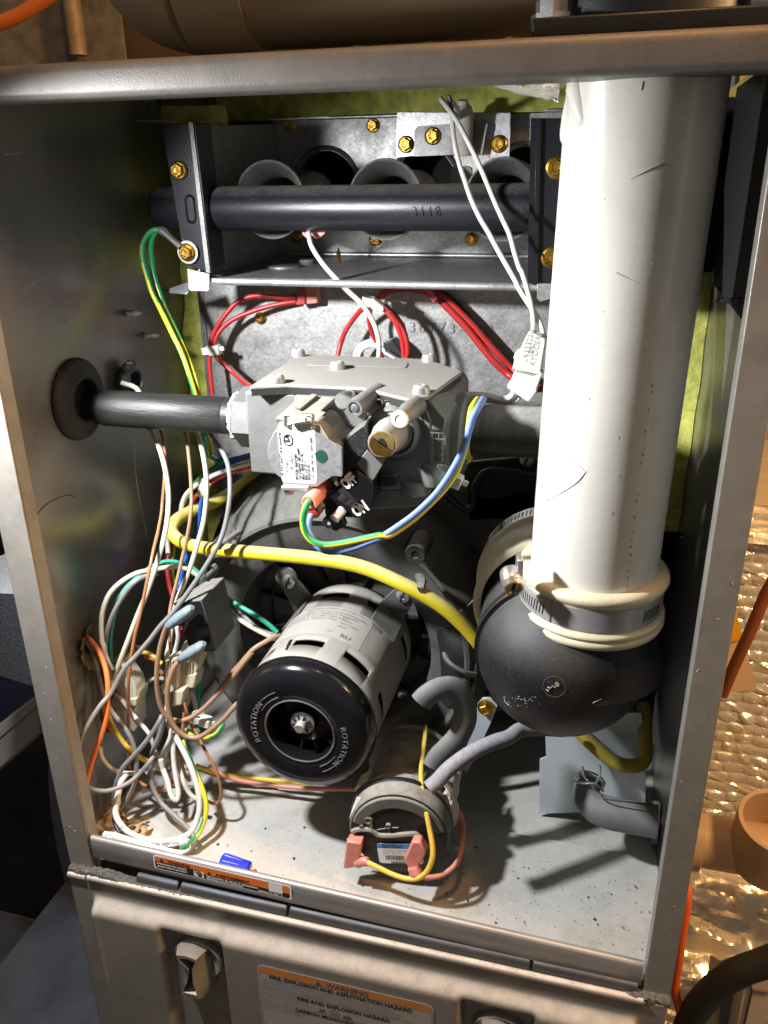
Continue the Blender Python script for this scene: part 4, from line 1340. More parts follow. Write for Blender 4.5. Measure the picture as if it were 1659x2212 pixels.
# black marker dash across the shell
m = MB()
rnd = random.Random(21)
for i in range(7):
    t0, t1 = i / 7, (i + 1.02) / 7
    w0, w1 = rnd.uniform(1.0, 2.3), rnd.uniform(1.0, 2.3)
    f = lambda t: (-22.5 + 2.5 * t, .0665 - .0125 * t)
    (a0, y0), (a1, y1) = f(t0), f(t1)
    m.quad(shell_pt(a0 - w0, y0, SR + .0009), shell_pt(a0 + w0, y0, SR + .0009), shell_pt(a1 + w1, y1, SR + .0009), shell_pt(a1 - w1, y1, SR + .0009))
build('marker_dash', m, ink, mot, sm=False)
# bracket legs and their screws
leg_m = pm('leg_paint', (.10, .097, .09), .5, .1, .1, 60, .1, 900, dust=.7, dcol=(.28, .265, .235), dlo=-.05)


def leg3(q_tip, y_tip, deg, w):
    tip = P(q_tip, y_tip)
    m = MB()
    A = [shell_pt(deg - w, .105, SR + .0012), shell_pt(deg + w, .105, SR + .0012), shell_pt(deg + w, .128, SR + .0012), shell_pt(deg - w, .128, SR + .0012)]
    d = (tip - MC); d.y = 0; d.normalize(); t = Vector((d.z, 0, -d.x))
    e = [tip + t * -.0068 + d * .004, tip + t * .0068 + d * .004]
    m.hexa([A[3], A[2], e[1], e[0], A[3] + Yv * .0016, A[2] + Yv * .0016, e[1] + Yv * .0016, e[0] + Yv * .0016])
    m.lathe([(.0080, 0), (.0080, .0016)], tip + d * .003, Yv, 24)
    m.add([A[0], A[1], A[2], A[3]] + [p + (p - Vector((AX, p.y, AZ))).normalized() * .0014 for p in A], [(0, 1, 2, 3), (4, 5, 6, 7), (0, 1, 5, 4), (1, 2, 6, 5), (2, 3, 7, 6), (3, 0, 4, 7)])
    lg = part('mounting_leg', m, leg_m, bl_, bevel=.0004)
    dome_screw(bl_, tip + Vector((0, -.0004, 0)), FRONT, .0050, .0024, screw_steel, slot=True)


leg3(C4(597, 182), .126, -50, 13)
leg3(C4(1530, 300), .126, 46, 14)
for q, y in ((C4(1537, 1105), .140), (C4(1640, 1240), .135)):
    dome_screw(bl_, P(q, y), FRONT, .0045, .0030, screw_steel)
# ---------------------------------------------------------------- black fan cap
pf = [(.0412, .0460), (.0426, .0446), (.0430, .0425), (.0427, .0395), (.0414, .0362), (.0386, .0332), (.0345, .0316), (.0295, .0311), (.0250, .0316), (.0225, .0326), (.0216, .0330), (.0208, .0326), (.0205, .0335), (.0205, .0420), (.0225, .0440), (.0412, .0450)]
fan = part('fan_cap', MB().lathe([(r, h) for r, h in pf], MC, Yv, 96, caps=False), black_gloss, bl_, ang=50)
build('cap_rim', MB().lathe([(.0203, .0322), (.0209, .0316), (.0216, .0322)], MC, Yv, 72, caps=False), pm('cap_rim_worn', (.10, .10, .10), .25, 0, .1, spec=.7), fan)
# hub dish, webs and shaft
build('hub_dish', MB().lathe([(.0165, .0440), (.0165, .0452), (.0160, .0436), (.0120, .0432), (.0085, .0425), (.0062, .0395), (.0058, .0382), (0, .0382)], MC + Vector((.0, 0, .0022)), Yv, 56, caps=False), black_gloss, fan)
m = MB()
for k in range(12):
    a = math.radians(30 * k + 12)
    d = Vector((math.sin(a), 0, math.cos(a))); t = Vector((d.z, 0, -d.x))
    m.obox(MC + d * .0180 + Yv * .0470, d * .0030, t * .0006, Yv * .0042)
build('fan_vane', m, black_plastic, fan)
build('cap_floor', MB().lathe([(.0215, .0520), (0, .0520)], MC, Yv, 40, caps=False), paper_grey, fan)
hub = MC + Vector((0, .0372, .0022))
m = MB()
nn = 16
pts = []
for k in range(nn):
    a = 2 * math.pi * k / nn
    pts.append(hub + Vector((.0074 * math.cos(a), 0, .0074 * math.sin(a))))
m.lathe([(.0074, .0008), (.0072, 0), (.0050, -.0006), (.0032, -.0016), (.0028, -.0004)], hub, Yv, 40, caps=False)
build('lock_washer', m, screw_dusty, fan)
m = MB()
for k in range(9):
    a = math.radians(20 + 40 * k)
    d = Vector((math.sin(a), 0, math.cos(a))); t = Vector((d.z, 0, -d.x))
    m.obox(hub + d * .0044 - Yv * .0013, d * .0014, t * .0004, Yv * .0005)
build('washer_slit', m, void, fan)
build('shaft', MB().lathe([(.0031, .004), (.0031, -.0052), (.0027, -.0058), (0, -.0058)], hub, Yv, 28), screw_dusty, fan)


def ring_text(s, deg0, r, size, sgn, yy, bold=.0):
    """letters along a circle on the cap; sgn +1 reads clockwise with feet inwards"""
    def f(a, b, c):
        th = math.radians(deg0) + sgn * a / r
        rr = r + sgn * b
        return Vector((AX + rr * math.sin(th), yy - c, AZ + rr * math.cos(th)))
    text('raised_word', s, size, (0, 0, 0), UX, UZ, black_gloss2, fan, ext=.0005, mapf=f, space=1.12, bold=bold)


black_gloss2 = pm('raised_black', (.16, .16, .16), .25, 0, .1, spec=.7)
ring_text('ROTATION', 72, .0262, .0050, 1, .03125)
ring_text('ROTATION', 246, .0262, .0050, 1, .03125)


def arc_line(d0, d1, r, wd, yy, mb):
    for k in range(14):
        a0 = math.radians(d0 + (d1 - d0) * k / 14); a1 = math.radians(d0 + (d1 - d0) * (k + 1) / 14)
        f = lambda rr, a, dy: Vector((AX + rr * math.sin(a), yy + dy, AZ + rr * math.cos(a)))
        mb.hexa([f(r, a0, 0), f(r + wd, a0, 0), f(r + wd, a1, 0), f(r, a1, 0), f(r, a0, .001), f(r + wd, a0, .001), f(r + wd, a1, .001), f(r, a1, .001)])


m = MB()
for d0, d1 in ((297, 333), (122, 152)):
    arc_line(d0, d1, .0246, .00035, .0310, m)
    arc_line(d0 + 4, d1, .0282, .00035, .0307, m)
build('raised_arrow', m, black_gloss2, fan)


def dish_text(a, b, c):
    th = math.radians(46) + a / .0125
    rr = .0125 + b
    return Vector((AX + rr * math.sin(th), .0430 - c, AZ + .0022 + rr * math.cos(th)))


text('raised_word', '977-401 .', .0038, (0, 0, 0), UX, UZ, black_gloss2, fan, ext=.0005, mapf=dish_text, space=1.05)
m = MB()
arc_line(0, 360, .0, .0003, .0433, MB())
c = Vector((AX - .0085, .0430, AZ + .0105))
for k in range(28):
    a0 = 2 * math.pi * k / 28; a1 = 2 * math.pi * (k + 1) / 28
    f = lambda r, a: c + Vector((r * math.cos(a), 0, r * math.sin(a)))
    m.quad(f(.0040, a0), f(.0040, a1), f(.0037, a1), f(.0037, a0))
build('raised_ring', m, black_gloss2, fan, sm=False)
text('raised_word', '35', .0040, c + Vector((-.0022, 0, -.0014)), UX, UZ, black_gloss2, fan, ext=.0003)

# ================================================================ pressure switch
ps = thing('pressure_switch', 'round dusty pressure switch with a blue and white barcode label on the floor', 'pressure switch', (.205, .05, .0225))
fc = P(C5(628, 1610), .0290)
sd = Vector((-.10, 1, .0)).normalized()
fc.z = .0530
su_ = Vector((sd.y, -sd.x, 0)).normalized()
sdust = pm('switch_drum', (.05, .048, .045), .6, 0, .1, 80, .15, 800, dust=.95, dcol=(.40, .37, .31), dlo=-.35)
pf = [(0, .0005), (.0285, .0005), (.0293, .0015), (.0296, .006), (.0300, .0068), (.0300, .0100), (.0286, .0104), (.0286, .0135), (.0292, .0140), (.0292, .0180), (.0270, .0200), (.0262, .0300), (.0250, .0315), (.0250, .0480), (.0268, .0500), (.0268, .0525), (.0255, .0530), (.0255, .0600), (.0285, .0610), (.0290, .0630), (.0285, .0650), (.020, .066)]
drum = part('switch_drum', MB().lathe(pf, fc, sd, 72), sdust, ps, ang=45)
fr = lambda a, b, d=0.: fc + su_ * a + UZ * b - sd * d
build('face_disc', MB().prism([fr(.0280 * math.cos(2 * math.pi * k / 60), .0280 * math.sin(2 * math.pi * k / 60), .0004) for k in range(60)], sd * .0012), black_plastic, drum, ang=50)
build('drum_gasket', MB().lathe([(.0300, .0100), (.0308, .0108), (.0308, .0128), (.0300, .0136)], fc, sd, 72, caps=False), black_plastic, drum)
# raised upper crescent, ridge and details on the face
cres = [fr(.0277 * math.sin(math.radians(a)), .0277 * math.cos(math.radians(a)), .0016) for a in range(-78, 79, 6)]
inn = [fr(.0215 * math.sin(math.radians(a)) + .000, .0215 * math.cos(math.radians(a)) - .002, .0016) for a in range(72, -73, -6)]
build('face_crescent', MB().prism(cres + inn, sd * .0030), sdust, drum, bevel=.0010)
rg = [fr(-.0270, -.0010, .001), fr(-.0235, .0012, .001), fr(-.0160, .0018, .001), fr(-.0120, -.0012, .001), fr(-.0040, -.0006, .001), fr(.0070, .0022, .001), fr(.0110, .0020, .001), fr(.0160, -.0050, .001), fr(.0200, -.0120, .001)]
build('face_ridge', MB().tube(rg, .0017, 8, 3), sdust, drum)
for a, b, r in ((-.0175, .0090, .0026), (-.0058, .0065, .0016), (-.0215, .0042, .0013), (-.0160, .0050, .0008)):
    build('face_stud', MB().lathe([(r * .45, .0006), (r * .5, 0), (r, 0), (r, .003)], fr(a, b, .0022), sd, 16), sdust, drum)
m = MB().tube([fr(-.0125, .0025, .001), fr(-.0050, .0050, .001)], .0004, 6, 1).tube([fr(-.0035, .0052, .001), fr(.0000, .0058, .001)], .0004, 6, 1)
build('contact_symbol', m, sdust, drum)
# label
lc = (.0010, -.0135); lrot = math.radians(6)
lb = lambda a, b, d=0.: fr(lc[0] + a * math.cos(lrot) - b * math.sin(lrot), lc[1] + a * math.sin(lrot) + b * math.cos(lrot), .0012 + d)
LWd, LH = .0265, .0150
lab2 = part('switch_label', MB().prism([lb(a, b, .0001) for a, b in rrect(LWd, LH, .002)], sd * .0002), paper, ps, sm=False)
m = MB().add([lb(a, b, .00015) for a, b in ((-LWd / 2, LH / 2 - .0036), (LWd / 2, LH / 2 - .0036), (LWd / 2, LH / 2 - .0016), (LWd / 2 - .0016, LH / 2), (-LWd / 2 + .0016, LH / 2), (-LWd / 2, LH / 2 - .0016))], [(0, 1, 2, 3, 4, 5)])
build('blue_band', m, blue_ink, lab2, sm=False, recalc=False)
lbu = (lb(1, 0) - lb(0, 0)).normalized(); lbv = (lb(0, 1) - lb(0, 0)).normalized()
text('lettering', 'BA20267', .0033, lb(-.0100, LH / 2 - .0031, .0002), lbu, lbv, ink, lab2, bold=.01)
text('lettering', 'RU', .0034, lb(.0055, LH / 2 - .0030, .0002), lbu, lbv, ink, lab2, bold=.04)
text('lettering', 'COLLECTOR BOX-LPS(4)', .0020, lb(-.0100, .0017, .0002), lbu, lbv, ink_grey, lab2)
text('lettering', '0.75" WC PF', .0020, lb(-.0100, -.0003, .0002), lbu, lbv, ink_grey, lab2)
text('lettering', '18440376', .0017, lb(.0035, -.0002, .0002), lbu, lbv, ink_grey, lab2)
m = MB(); x = -.0090; rnd = random.Random(2)
while x < .0118:
    w_ = rnd.choice((.0002, .0003, .0005))
    m.add([lb(x, -.0047, .0002), lb(x + w_, -.0047, .0002), lb(x + w_, -.0012, .0002), lb(x, -.0012, .0002)], [(0, 1, 2, 3)])
    x += w_ + rnd.choice((.0002, .0003, .0004))
build('barcode', m, ink, lab2, sm=False, recalc=False)
text('lettering', 'HK06NB090', .0014, lb(-.0035, -.0059, .0002), lbu, lbv, ink_grey, lab2)
text('lettering', 'Honeywell', .0026, lb(-.0060, -.0074, .0002), lbu, lbv, ink, lab2, bold=.03)
# peeling white scrap on the rim, clip at the top left
m = MB().add([P(C5(245, 1250), .032), P(C5(318, 1262), .033), P(C5(285, 1330), .0305), P(C5(215, 1370), .029), P(C5(172, 1460), .0285)], [(0, 1, 2, 3, 4)])
part('peeled_scrap', m, paper, ps, sm=False, solid=.0004)
m = MB().prism(PL(C5, [(240, 1150), (395, 1055), (440, 1095), (420, 1140), (330, 1120), (215, 1215)], .058), (0, .010, 0))
part('moulded_clip', m, cream_nylon, ps, bevel=.0008)
p = P(C5(365, 1115), .0560)
part('moulded_pin', MB().lathe([(.0028, 0), (.0030, .002), (.0030, .006)], p, (0, 1, .2), 14), cream_nylon, ps)
# spade terminals on the face
for q in (((150, 1640), (290, 1640)), ((745, 1660), (825, 1660))):
    a_, b_ = P(C5(*q[0]), .0270), P(C5(*q[1]), .0270)
    part('spade_blade', MB().prism([a_, b_, b_ - UZ * .003, a_ - UZ * .003], (0, .0008, 0)), screw_dusty, ps)
# mounting strap behind, with gold screw
m = MB().prism(PL(C5, [(1350, 400), (1400, 345), (1470, 345), (1535, 415), (1480, 560), (1340, 860), (1255, 1030), (1225, 1010), (1180, 985), (1200, 900), (1330, 620)], .112), (0, .0012, 0))
part('mounting_strap', m, white_metal, ps, bevel=.0002)
hex_screw(ps, P(C5(1430, 430), .1115), FRONT, .0042)
m = MB().prism(PL(C5, [(1110, 1560), (1180, 1570), (1240, 1620), (1225, 1740), (1120, 1690)], .055), (0, .006, 0))
part('foot_clip', m, sdust, ps, bevel=.0008)
# crumpled white wrap on the right of the drum
rnd = random.Random(12)


def wrapf(u, v):
    a = math.radians(52 + 78 * u)
    d = .016 + .040 * v
    r = .0302 + .0022 * math.sin(u * 14 + v * 5) * math.sin(v * 9 + 1) + .0012 * math.sin(v * 23 + u * 9)
    return fc + sd * d + (su_ * math.sin(a) + UZ * math.cos(a)) * r


part('crumpled_wrap', MB().grid(wrapf, 26, 26), pm('creased_vinyl', (.50, .46, .40), .45, 0, .08, 90), ps, solid=.0004)
# ================================================================ white vent pipe
ax_ = lambda z: Vector((.29999 + .01532 * (z - .15), .04714 - .02437 * (z - .15), z))
VD = (ax_(.4) - ax_(.2)).normalized()
PR = .03015
vp = thing('vent_pipe', 'wide white plastic vent pipe running down the right side into a black elbow', 'vent pipe', ax_(.206))
pf = [(.0265, 0), (.0296, .0002), (PR, .0012)] + [(PR, .0012 + .2440 * k / 20) for k in range(1, 21)]
tubep = part('pipe_tube', MB().lathe(pf, ax_(.206), VD, 96, caps=False), pvc, vp, ang=60)


def on_pipe(q, lift=.0):
    v = ray(q)
    o = CAM_LOC - ax_(.15)
    d = VD
    ov = o - d * o.dot(d); vv = v - d * v.dot(d)
    a = vv.dot(vv); b = 2 * ov.dot(vv); c = ov.dot(ov) - (PR + lift) ** 2
    t = (-b - math.sqrt(max(0, b * b - 4 * a * c))) / (2 * a)
    return CAM_LOC + v * t


V4 = cm(829.5, 737.3, .5)
m = MB()
m.tube([on_pipe(V4(*q), .0001) for q in ((750, 420), (790, 470), (840, 535), (868, 560))], [.0001, .00025, .0003, .0002], 6, 4)
m.tube([on_pipe(V4(*q), .0001) for q in ((872, 560), (835, 605), (770, 650), (715, 680), (680, 725))], [.0002, .0004, .00035, .0003, .0001], 6, 4)
build('film_crease', m, pvc, tubep)
m = MB()
m.tube([on_pipe(A2(*q), .0) for q in ((1065, 775), (1120, 745), (1190, 712), (1250, 716))], [.0001, .0003, .0005, .0001], 6, 4)
m.tube([on_pipe(A2(*q), .0) for q in ((1005, 1178), (1040, 1195), (1100, 1222))], [.0003, .0002, .0001], 6, 4)
m.tube([on_pipe(A2(*q), .0) for q in ((1118, 352), (1110, 390))], .0003, 6, 3)
rnd = random.Random(31)
for k in range(26):
    q = (rnd.uniform(1215, 1480), rnd.uniform(420, 1180))
    p = on_pipe(q, .0)
    m.tube([p, p + Vector((rnd.uniform(-.0008, .0008), 0, rnd.uniform(-.0014, .0014)))], rnd.uniform(.00008, .0002), 5, 1)
build('brown_scratch', m, pm('scratch_brown', (.48, .37, .29), .7), tubep)
m = MB()
rnd = random.Random(17)
for k in range(30):     # faded red print down the pipe
    t = k / 29
    q = V4(1180 - 128 * t ** .8 + rnd.uniform(-3, 3), 100 + 960 * t + rnd.uniform(-4, 4))
    p = on_pipe(q, .00012)
    h = rnd.uniform(.0006, .0016)
    if rnd.random() < .3 and t < .8: continue
    m.tube([p, p + Vector((0, 0, h))], rnd.uniform(.00018, .0004), 5, 1)
build('faded_print', m, pm('faded_red_print', (.52, .26, .21), .6), tubep)
# smear of clear sealant at the top and foil tape beside it
m = MB()
rnd = random.Random(8)
for pts, r in (([(1250, 190), (1256, 230), (1264, 262), (1284, 282)], [.0050, .0042, .0030, .0004]), ([(1235, 215), (1228, 255), (1222, 300), (1240, 340)], [.0025, .0028, .0022, .0003]), ([(1262, 262), (1290, 276), (1340, 270)], [.0020, .0012, .0003]), ([(1262, 250), (1250, 300), (1236, 370)], [.0024, .0014, .0002])):
    m.tube([on_pipe(q, -.0022) for q in pts], r, 10, 5)
build('sealant_smear', m, pm('clear_sealant', (.74, .72, .64), .12, 0, .03, sss=.3, coat=.6), tubep)


def crumple(f, nu, nv, amp, sd, n=40, lo=.05, hi=.2):
    rnd = random.Random(sd)
    pk = [(rnd.random(), rnd.random(), rnd.uniform(-1, 1), rnd.uniform(lo, hi)) for _ in range(n)]
    def g(u, v):
        p, n = f(u, v)
        h = sum(a * max(0, 1 - math.hypot(u - x, v - y) / r) for x, y, a, r in pk)
        return p + n * (h * amp)
    return MB().grid(g, nu, nv)


fa, fb, fc_, fd = P((1052, 183), .10), P((1212, 178), .06), P((1206, 222), .055), P((1130, 205), .09)
ft = build('foil_tape', crumple(lambda u, v: (fa.lerp(fb, u).lerp(fd.lerp(fc_, u), v), Vector((0, -1, .3))), 28, 10, .0035, 3), crinkle, solid=.0002, ang=20)
tag(ft, 'crumpled silver foil tape under the top rail beside the white pipe', 'foil tape')

# ================================================================ black elbow, rubber couplings and clamps
ec = Vector((.2900, .0480, .1785))
elb = thing('vent_elbow', 'large round black rubber elbow at the foot of the white pipe', 'pipe elbow', (ec.x, ec.y, ec.z - .047))
m = MB().sphere(ec, .0440, 64, (1, .99, .99))
m.lathe([(.0395, 0), (.0352, .014), (.0335, .020), (.0335, .032)], ax_(.176), VD, 56)
m.lathe([(.0420, -.01), (.0400, .012), (.0385, .025), (.0385, .075)], Vector((.2860, .052, .181)), (-.12, 1, .10), 56)
part('elbow_body', m, elbow_m, elb, ang=50)
m = MB()
c = P((1197, 1484), .0)
vdir = (ray((1197, 1484))).normalized()
oc = CAM_LOC - ec
bq_ = oc.dot(vdir); tt = -bq_ - math.sqrt(bq_ * bq_ - oc.dot(oc) + .0439 ** 2)
pc = CAM_LOC + vdir * tt
nn_ = (pc - ec).normalized(); uu = Vector((1, 0, 0)); uu = (uu - nn_ * uu.dot(nn_)).normalized(); vv_ = nn_.cross(uu) * -1
def ring3(r, w_, n=32):
    mb = MB()
    pts = [pc - nn_ * (r * r / (2 * .0439)) + (uu * math.cos(2 * math.pi * k / n) + vv_ * math.sin(2 * math.pi * k / n)) * r for k in range(n + 1)]
    return mb.tube(pts, w_, 5, 1)
build('gate_mark', ring3(.0052, .00006), black_gloss2, elb)
m = MB()
rnd = random.Random(44)
pts = [pc + uu * rnd.uniform(-.003, .003) + vv_ * rnd.uniform(-.0022, .002) for _ in range(11)]
m.tube([pc + uu * a * .001 + vv_ * b * .001 for a, b in ((-3.6, 1.8), (-2.6, 2.6), (-2.2, 1.2), (-3.0, .6), (-1.4, .8), (-.6, -.6), (.4, .4), (.8, -1.4), (1.8, -.6), (2.0, -1.8), (.6, -2.2), (1.2, -.2))], .00022, 5, 3)
build('gate_scar', m, screw_dusty, elb)
# scuffs
m = MB()
def on_ball(q):
    v = ray(q).normalized(); oc = CAM_LOC - ec; b = oc.dot(v); t = -b - math.sqrt(max(0, b * b - oc.dot(oc) + .0438 ** 2))
    return CAM_LOC + v * t
for k in range(34):
    q = C6(260 + 130 * rnd.random() ** 2 + rnd.uniform(0, 170), 1490 + rnd.uniform(-30, 50))
    p = on_ball(q); m.tube([p, p + Vector((rnd.uniform(-.001, .001), 0, rnd.uniform(-.0004, .0004)))], rnd.uniform(.00006, .00014), 5, 1)
m.tube([on_ball(C6(250, 1465)), on_ball(C6(262, 1500)), on_ball(C6(285, 1525))], [.0003, .0006, .0003], 6, 3)
m.tube([on_ball(C6(893, 1508)), on_ball(C6(955, 1478))], .00022, 5, 1)
build('scuff', m, paper_grey, elb)


def coupling(o, d, label, L, rb):
    """ribbed cream sleeve along d; zs scales the length"""
    d = Vector(d).normalized()
    k = rb
    pf = [(.0300 if k < .037 else .035, L), (k - .0012, L), (k + .0006, L - .0012), (k + .0011, L - .0030), (k + .0004, L - .0050), (k - .0010, L - .0062), (k - .0012, L - .0070), (k - .0012, .0076), (k - .0008, .0070), (k + .0004, .0062), (k + .0010, .0050), (k + .0007, .0040), (k - .0001, .0034), (k + .0008, .0026), (k + .0013, .0012), (k + .0006, -.0008), (k - .0014, -.0018), (k - .0030, -.0018)]
    m = MB().lathe(pf, o, d, 88, caps=False)
    c = build('rubber_coupling', m, cream_rubber, ang=50)
    return tag(c, label, 'coupling')


CZ = .2045
c1 = coupling(ax_(CZ), VD, 'cream rubber sleeve clamped round the foot of the white pipe', .0265, .0350)
m = MB()
lp = [Vector(P(C6(*q), y)) for q, y in (((185, 770), .012), ((205, 830), .006), ((300, 880), .004), ((420, 930), .004), ((520, 880), .006), ((300, 560), .012))]
c2o = Vector((.2822, .0700, .1905))
C2D = Vector((-.10, 1, .06)).normalized()
c2 = coupling(c2o, C2D, 'cream rubber sleeve behind the white pipe where the elbow meets the blower', .0310, .0412)


def clamp(o, d, r, wd, label, a0_, span, slots_, extra, group='worm drive hose clamps'):
    d = Vector(d).normalized()
    t = thing('hose_clamp', label, 'hose clamp', o, group)
    b = part('band', MB().lathe([(r - .0004, 0), (r, 0), (r, wd), (r - .0004, wd)], o, d, 96, caps=False), steel_clamp, t, ang=50)
    u = (Vector((0, -1, 0)) - d * d.dot(Vector((0, -1, 0)))).normalized() if abs(d.y) < .8 else (Vector((0, 0, 1)) - d * d.z).normalized()
    v = d.cross(u)
    pt = lambda a, h, rr: o + d * h + (u * math.cos(a) + v * math.sin(a)) * rr
    # upper layer of the band with its row of slots
    m = MB()
    for k in range(24):
        a0 = a0_ + span * k / 24; a1 = a0_ + span * (k + 1) / 24
        m.hexa([pt(a0, .0004, r), pt(a1, .0004, r), pt(a1, wd - .0004, r), pt(a0, wd - .0004, r), pt(a0, .0004, r + .0007), pt(a1, .0004, r + .0007), pt(a1, wd - .0004, r + .0007), pt(a0, wd - .0004, r + .0007)])
    build('band_tail', m, steel_clamp, b, ang=30)
    m = MB()

    def slot(a, rr):
        q0, q1 = pt(a, wd * .24, rr), pt(a + .018, wd * .76, rr)
        tn = (pt(a + .01, 0, r) - pt(a, 0, r)).normalized() * .00042
        m.quad(q0 - tn, q0 + tn, q1 + tn, q1 - tn)

    for k in range(slots_):
        slot(a0_ + .03 + (span - .10) * k / slots_, r + .00075)
    for k in range(extra):
        slot(.80 + .055 * k, r + .00015)
    build('worm_slot', m, void, b, sm=False)
    return t, pt


z1 = CZ + .0080
# angle of the screw round the axis, measured from the front towards the right
t1, pt1 = clamp(ax_(z1), VD, .0343, .0112, 'steel worm clamp with slotted screw round the cream sleeve under the white pipe', -1.36, .84, 13, 7)
# worm housing and screw: axis tangential, head towards the viewer
sc = P((1110, 1272), .0040)
hd = Vector((-.30, 1, .32)).normalized()
m = MB().lathe([(.0046, .0035), (.0050, .0042), (.0050, .0105), (.0040, .0115)], sc, hd, 20)
part('worm_housing', m, screw_steel, t1, ang=40)
m = MB().obox(sc + hd * .0085 + Vector((.0035, 0, .0055)), Vector((.0014, 0, 0)), hd * .0030, Vector((0, 0, .0048)))
part('housing_saddle', m, screw_steel, t1, bevel=.0006)
m = MB().lathe([(.0044, .0052), (.0046, .0046), (.0046, .0006), (.0041, 0), (.0031, 0), (.0029, .0008), (0, .0008)], sc, hd, 28)
scw = part('worm_screw', m, pm('worm_screw_zinc', (.58, .50, .36), .3, .85, .15, 300), t1, ang=35)
m = MB().obox(sc + hd * .0001, Vector((.0006, 0, .0)), hd * .0006, Vector((.0002, 0, .0030)))
build('screw_slot', m, void, scw)
o2 = c2o + C2D * .0300
t2, pt2 = clamp(o2, C2D, .0406, .0110, 'steel worm clamp half hidden behind the white pipe', -1.10, 1.05, 17, 0)
# lobe of the sleeve under the worm housing

# ================================================================ hoses
yh = [P((560, 1010), .190), P((520, 1050), .180), P((466, 1083), .165), P((431, 1097), .150), P((398, 1112), .135), P((377, 1128), .122), P((371, 1148), .113), P((388, 1168), .104), P((425, 1181), .097), P((470, 1187), .093), P((560, 1195), .088), P((660, 1204), .086), P((740, 1215), .084), P((800, 1231), .082), P((870, 1262), .080), P((920, 1288), .081), P((965, 1318), .083), P((1005, 1355), .086), P((1040, 1397), .090), P((1075, 1445), .10)]
tag(build('drain_hose', MB().tube(yh, .00425, 18, 7), hose_y), 'long bright yellow hose looping across the black blower', 'hose')
yh2 = [P(D8(700, 300), .115), P(D8(840, 400), .110), P(D8(920, 480), .106), P(D8(1010, 560), .102), P(D8(1120, 645), .100), P(D8(1230, 690), .098), P(D8(1335, 695), .098), P(D8(1405, 650), .100), P(D8(1420, 560), .104), P(D8(1415, 430), .110), P(D8(1415, 300), .118), P(D8(1400, 180), .13)]
tag(build('drain_hose', MB().tube(yh2, .0043, 18, 7), hose_yd), 'short aged yellow hose looped below the black elbow in front of the pale plate', 'hose')
gt = [P(C5(905, 1172), .022), P(C5(985, 1105), .025), P(C5(1100, 985), .031), P(C5(1290, 850), .040), P(C5(1490, 755), .050), P(C5(1640, 705), .058), P(D8(330, 385), .068), P(D8(520, 375), .078), P(D8(700, 385), .09)]
g = thing('foam_tube', 'dusty grey foam tube ending in front of the pressure switch', 'tube', gt[0])
part('tube_sleeve', MB().tube(gt, .0043, 18, 7), hose_g, g)
part('tube_bore', MB().tube([gt[0] - (gt[1] - gt[0]) * .012, gt[0] + (gt[1] - gt[0]) * .02], .0026, 14, 1), cream_nylon, g)
g2 = [P(C5(832, 385), .050), P(C5(890, 325), .052), P(C5(990, 268), .056), P(C5(1110, 258), .061), P(C5(1200, 320), .064), P(C5(1236, 440), .065), P(C5(1232, 570), .064), P(C5(1170, 700), .061), P(C5(1080, 800), .057), P(C5(1000, 880), .054), P(C5(950, 965), .052)]
m = MB().tube(g2, .0048, 18, 6, flat=1.5)
tag(build('rubber_strip', m, hose_g2), 'thick grey rubber strip curled like a hook above the pressure switch', 'rubber strip')
# grey drain elbow with spring clamp
dr = thing('drain_elbow', 'dark grey rubber drain elbow with a wire spring clamp by the right wall', 'drain elbow', (.33, .09, .03))
dpts = [P(D8(940, 820), .098), P(D8(905, 900), .092), P(D8(915, 980), .086), P(D8(985, 1060), .082), P(D8(1110, 1110), .080), P(D8(1260, 1140), .080), P(D8(1400, 1165), .080), P(D8(1520, 1185), .080)]
part('elbow_tube', MB().tube(dpts, [.0075, .0080, .0085, .0092, .0096, .0097, .0097, .0097], 28, 6), drain_m, dr)
part('seam_line', MB().tube([P(D8(950, 865), .0815), P(D8(985, 930), .078), P(D8(1070, 985), .0745), P(D8(1240, 1010), .0735), P(D8(1500, 1045), .0735)], .0004, 6, 4), black_plastic, dr)
m = MB()
cc = P(D8(932, 838), .096); du = (P(D8(940, 800), .100) - P(D8(905, 920), .090)).normalized()
su1 = (Vector((1, 0, 0)) - du * du.x).normalized(); sv1 = du.cross(su1)
for k in range(2):
    pts = [cc + du * (k * .0022 - .0004 + .0010 * math.sin(t)) + (su1 * math.cos(t) + sv1 * math.sin(t)) * .0088 for t in np.linspace(0, 2 * math.pi, 26)]
    m.tube(pts, .00065, 8, 1)
m.tube([P(D8(985, 850), .084), P(D8(1010, 800), .082), P(D8(1022, 740), .081), P(D8(1020, 698), .081)], .00075, 8, 4)
m.tube([P(D8(930, 835), .085), P(D8(890, 800), .083), P(D8(875, 750), .081), P(D8(874, 705), .081)], .00075, 8, 4)
m.tube([P(D8(800, 830), .088), P(D8(880, 850), .0835), P(D8(980, 852), .0835), P(D8(1050, 920), .088)], .00065, 8, 4)
part('spring_clamp', m, screw_steel, dr)
wallp = MB().prism([PX(A6(*q), .3562) for q in ((1175, 510), (1200, 515), (1185, 700), (1160, 700))], (-.004, 0, 0))
part('wall_collar', wallp, drain_m, dr, bevel=.001)
# pale plate standing on the floor
m = MB().prism(PL(FU, [(1178, 1588), (1180, 1635), (1166, 1640), (1164, 1758), (1394, 1752), (1396, 1672), (1392, 1668), (1386, 1540), (1178, 1540)], .112), (0, .0012, 0))
tag(build('pale_plate', m, white_metal, bevel=.0003), 'pale blue grey sheet plate standing behind the yellow loop', 'metal plate')
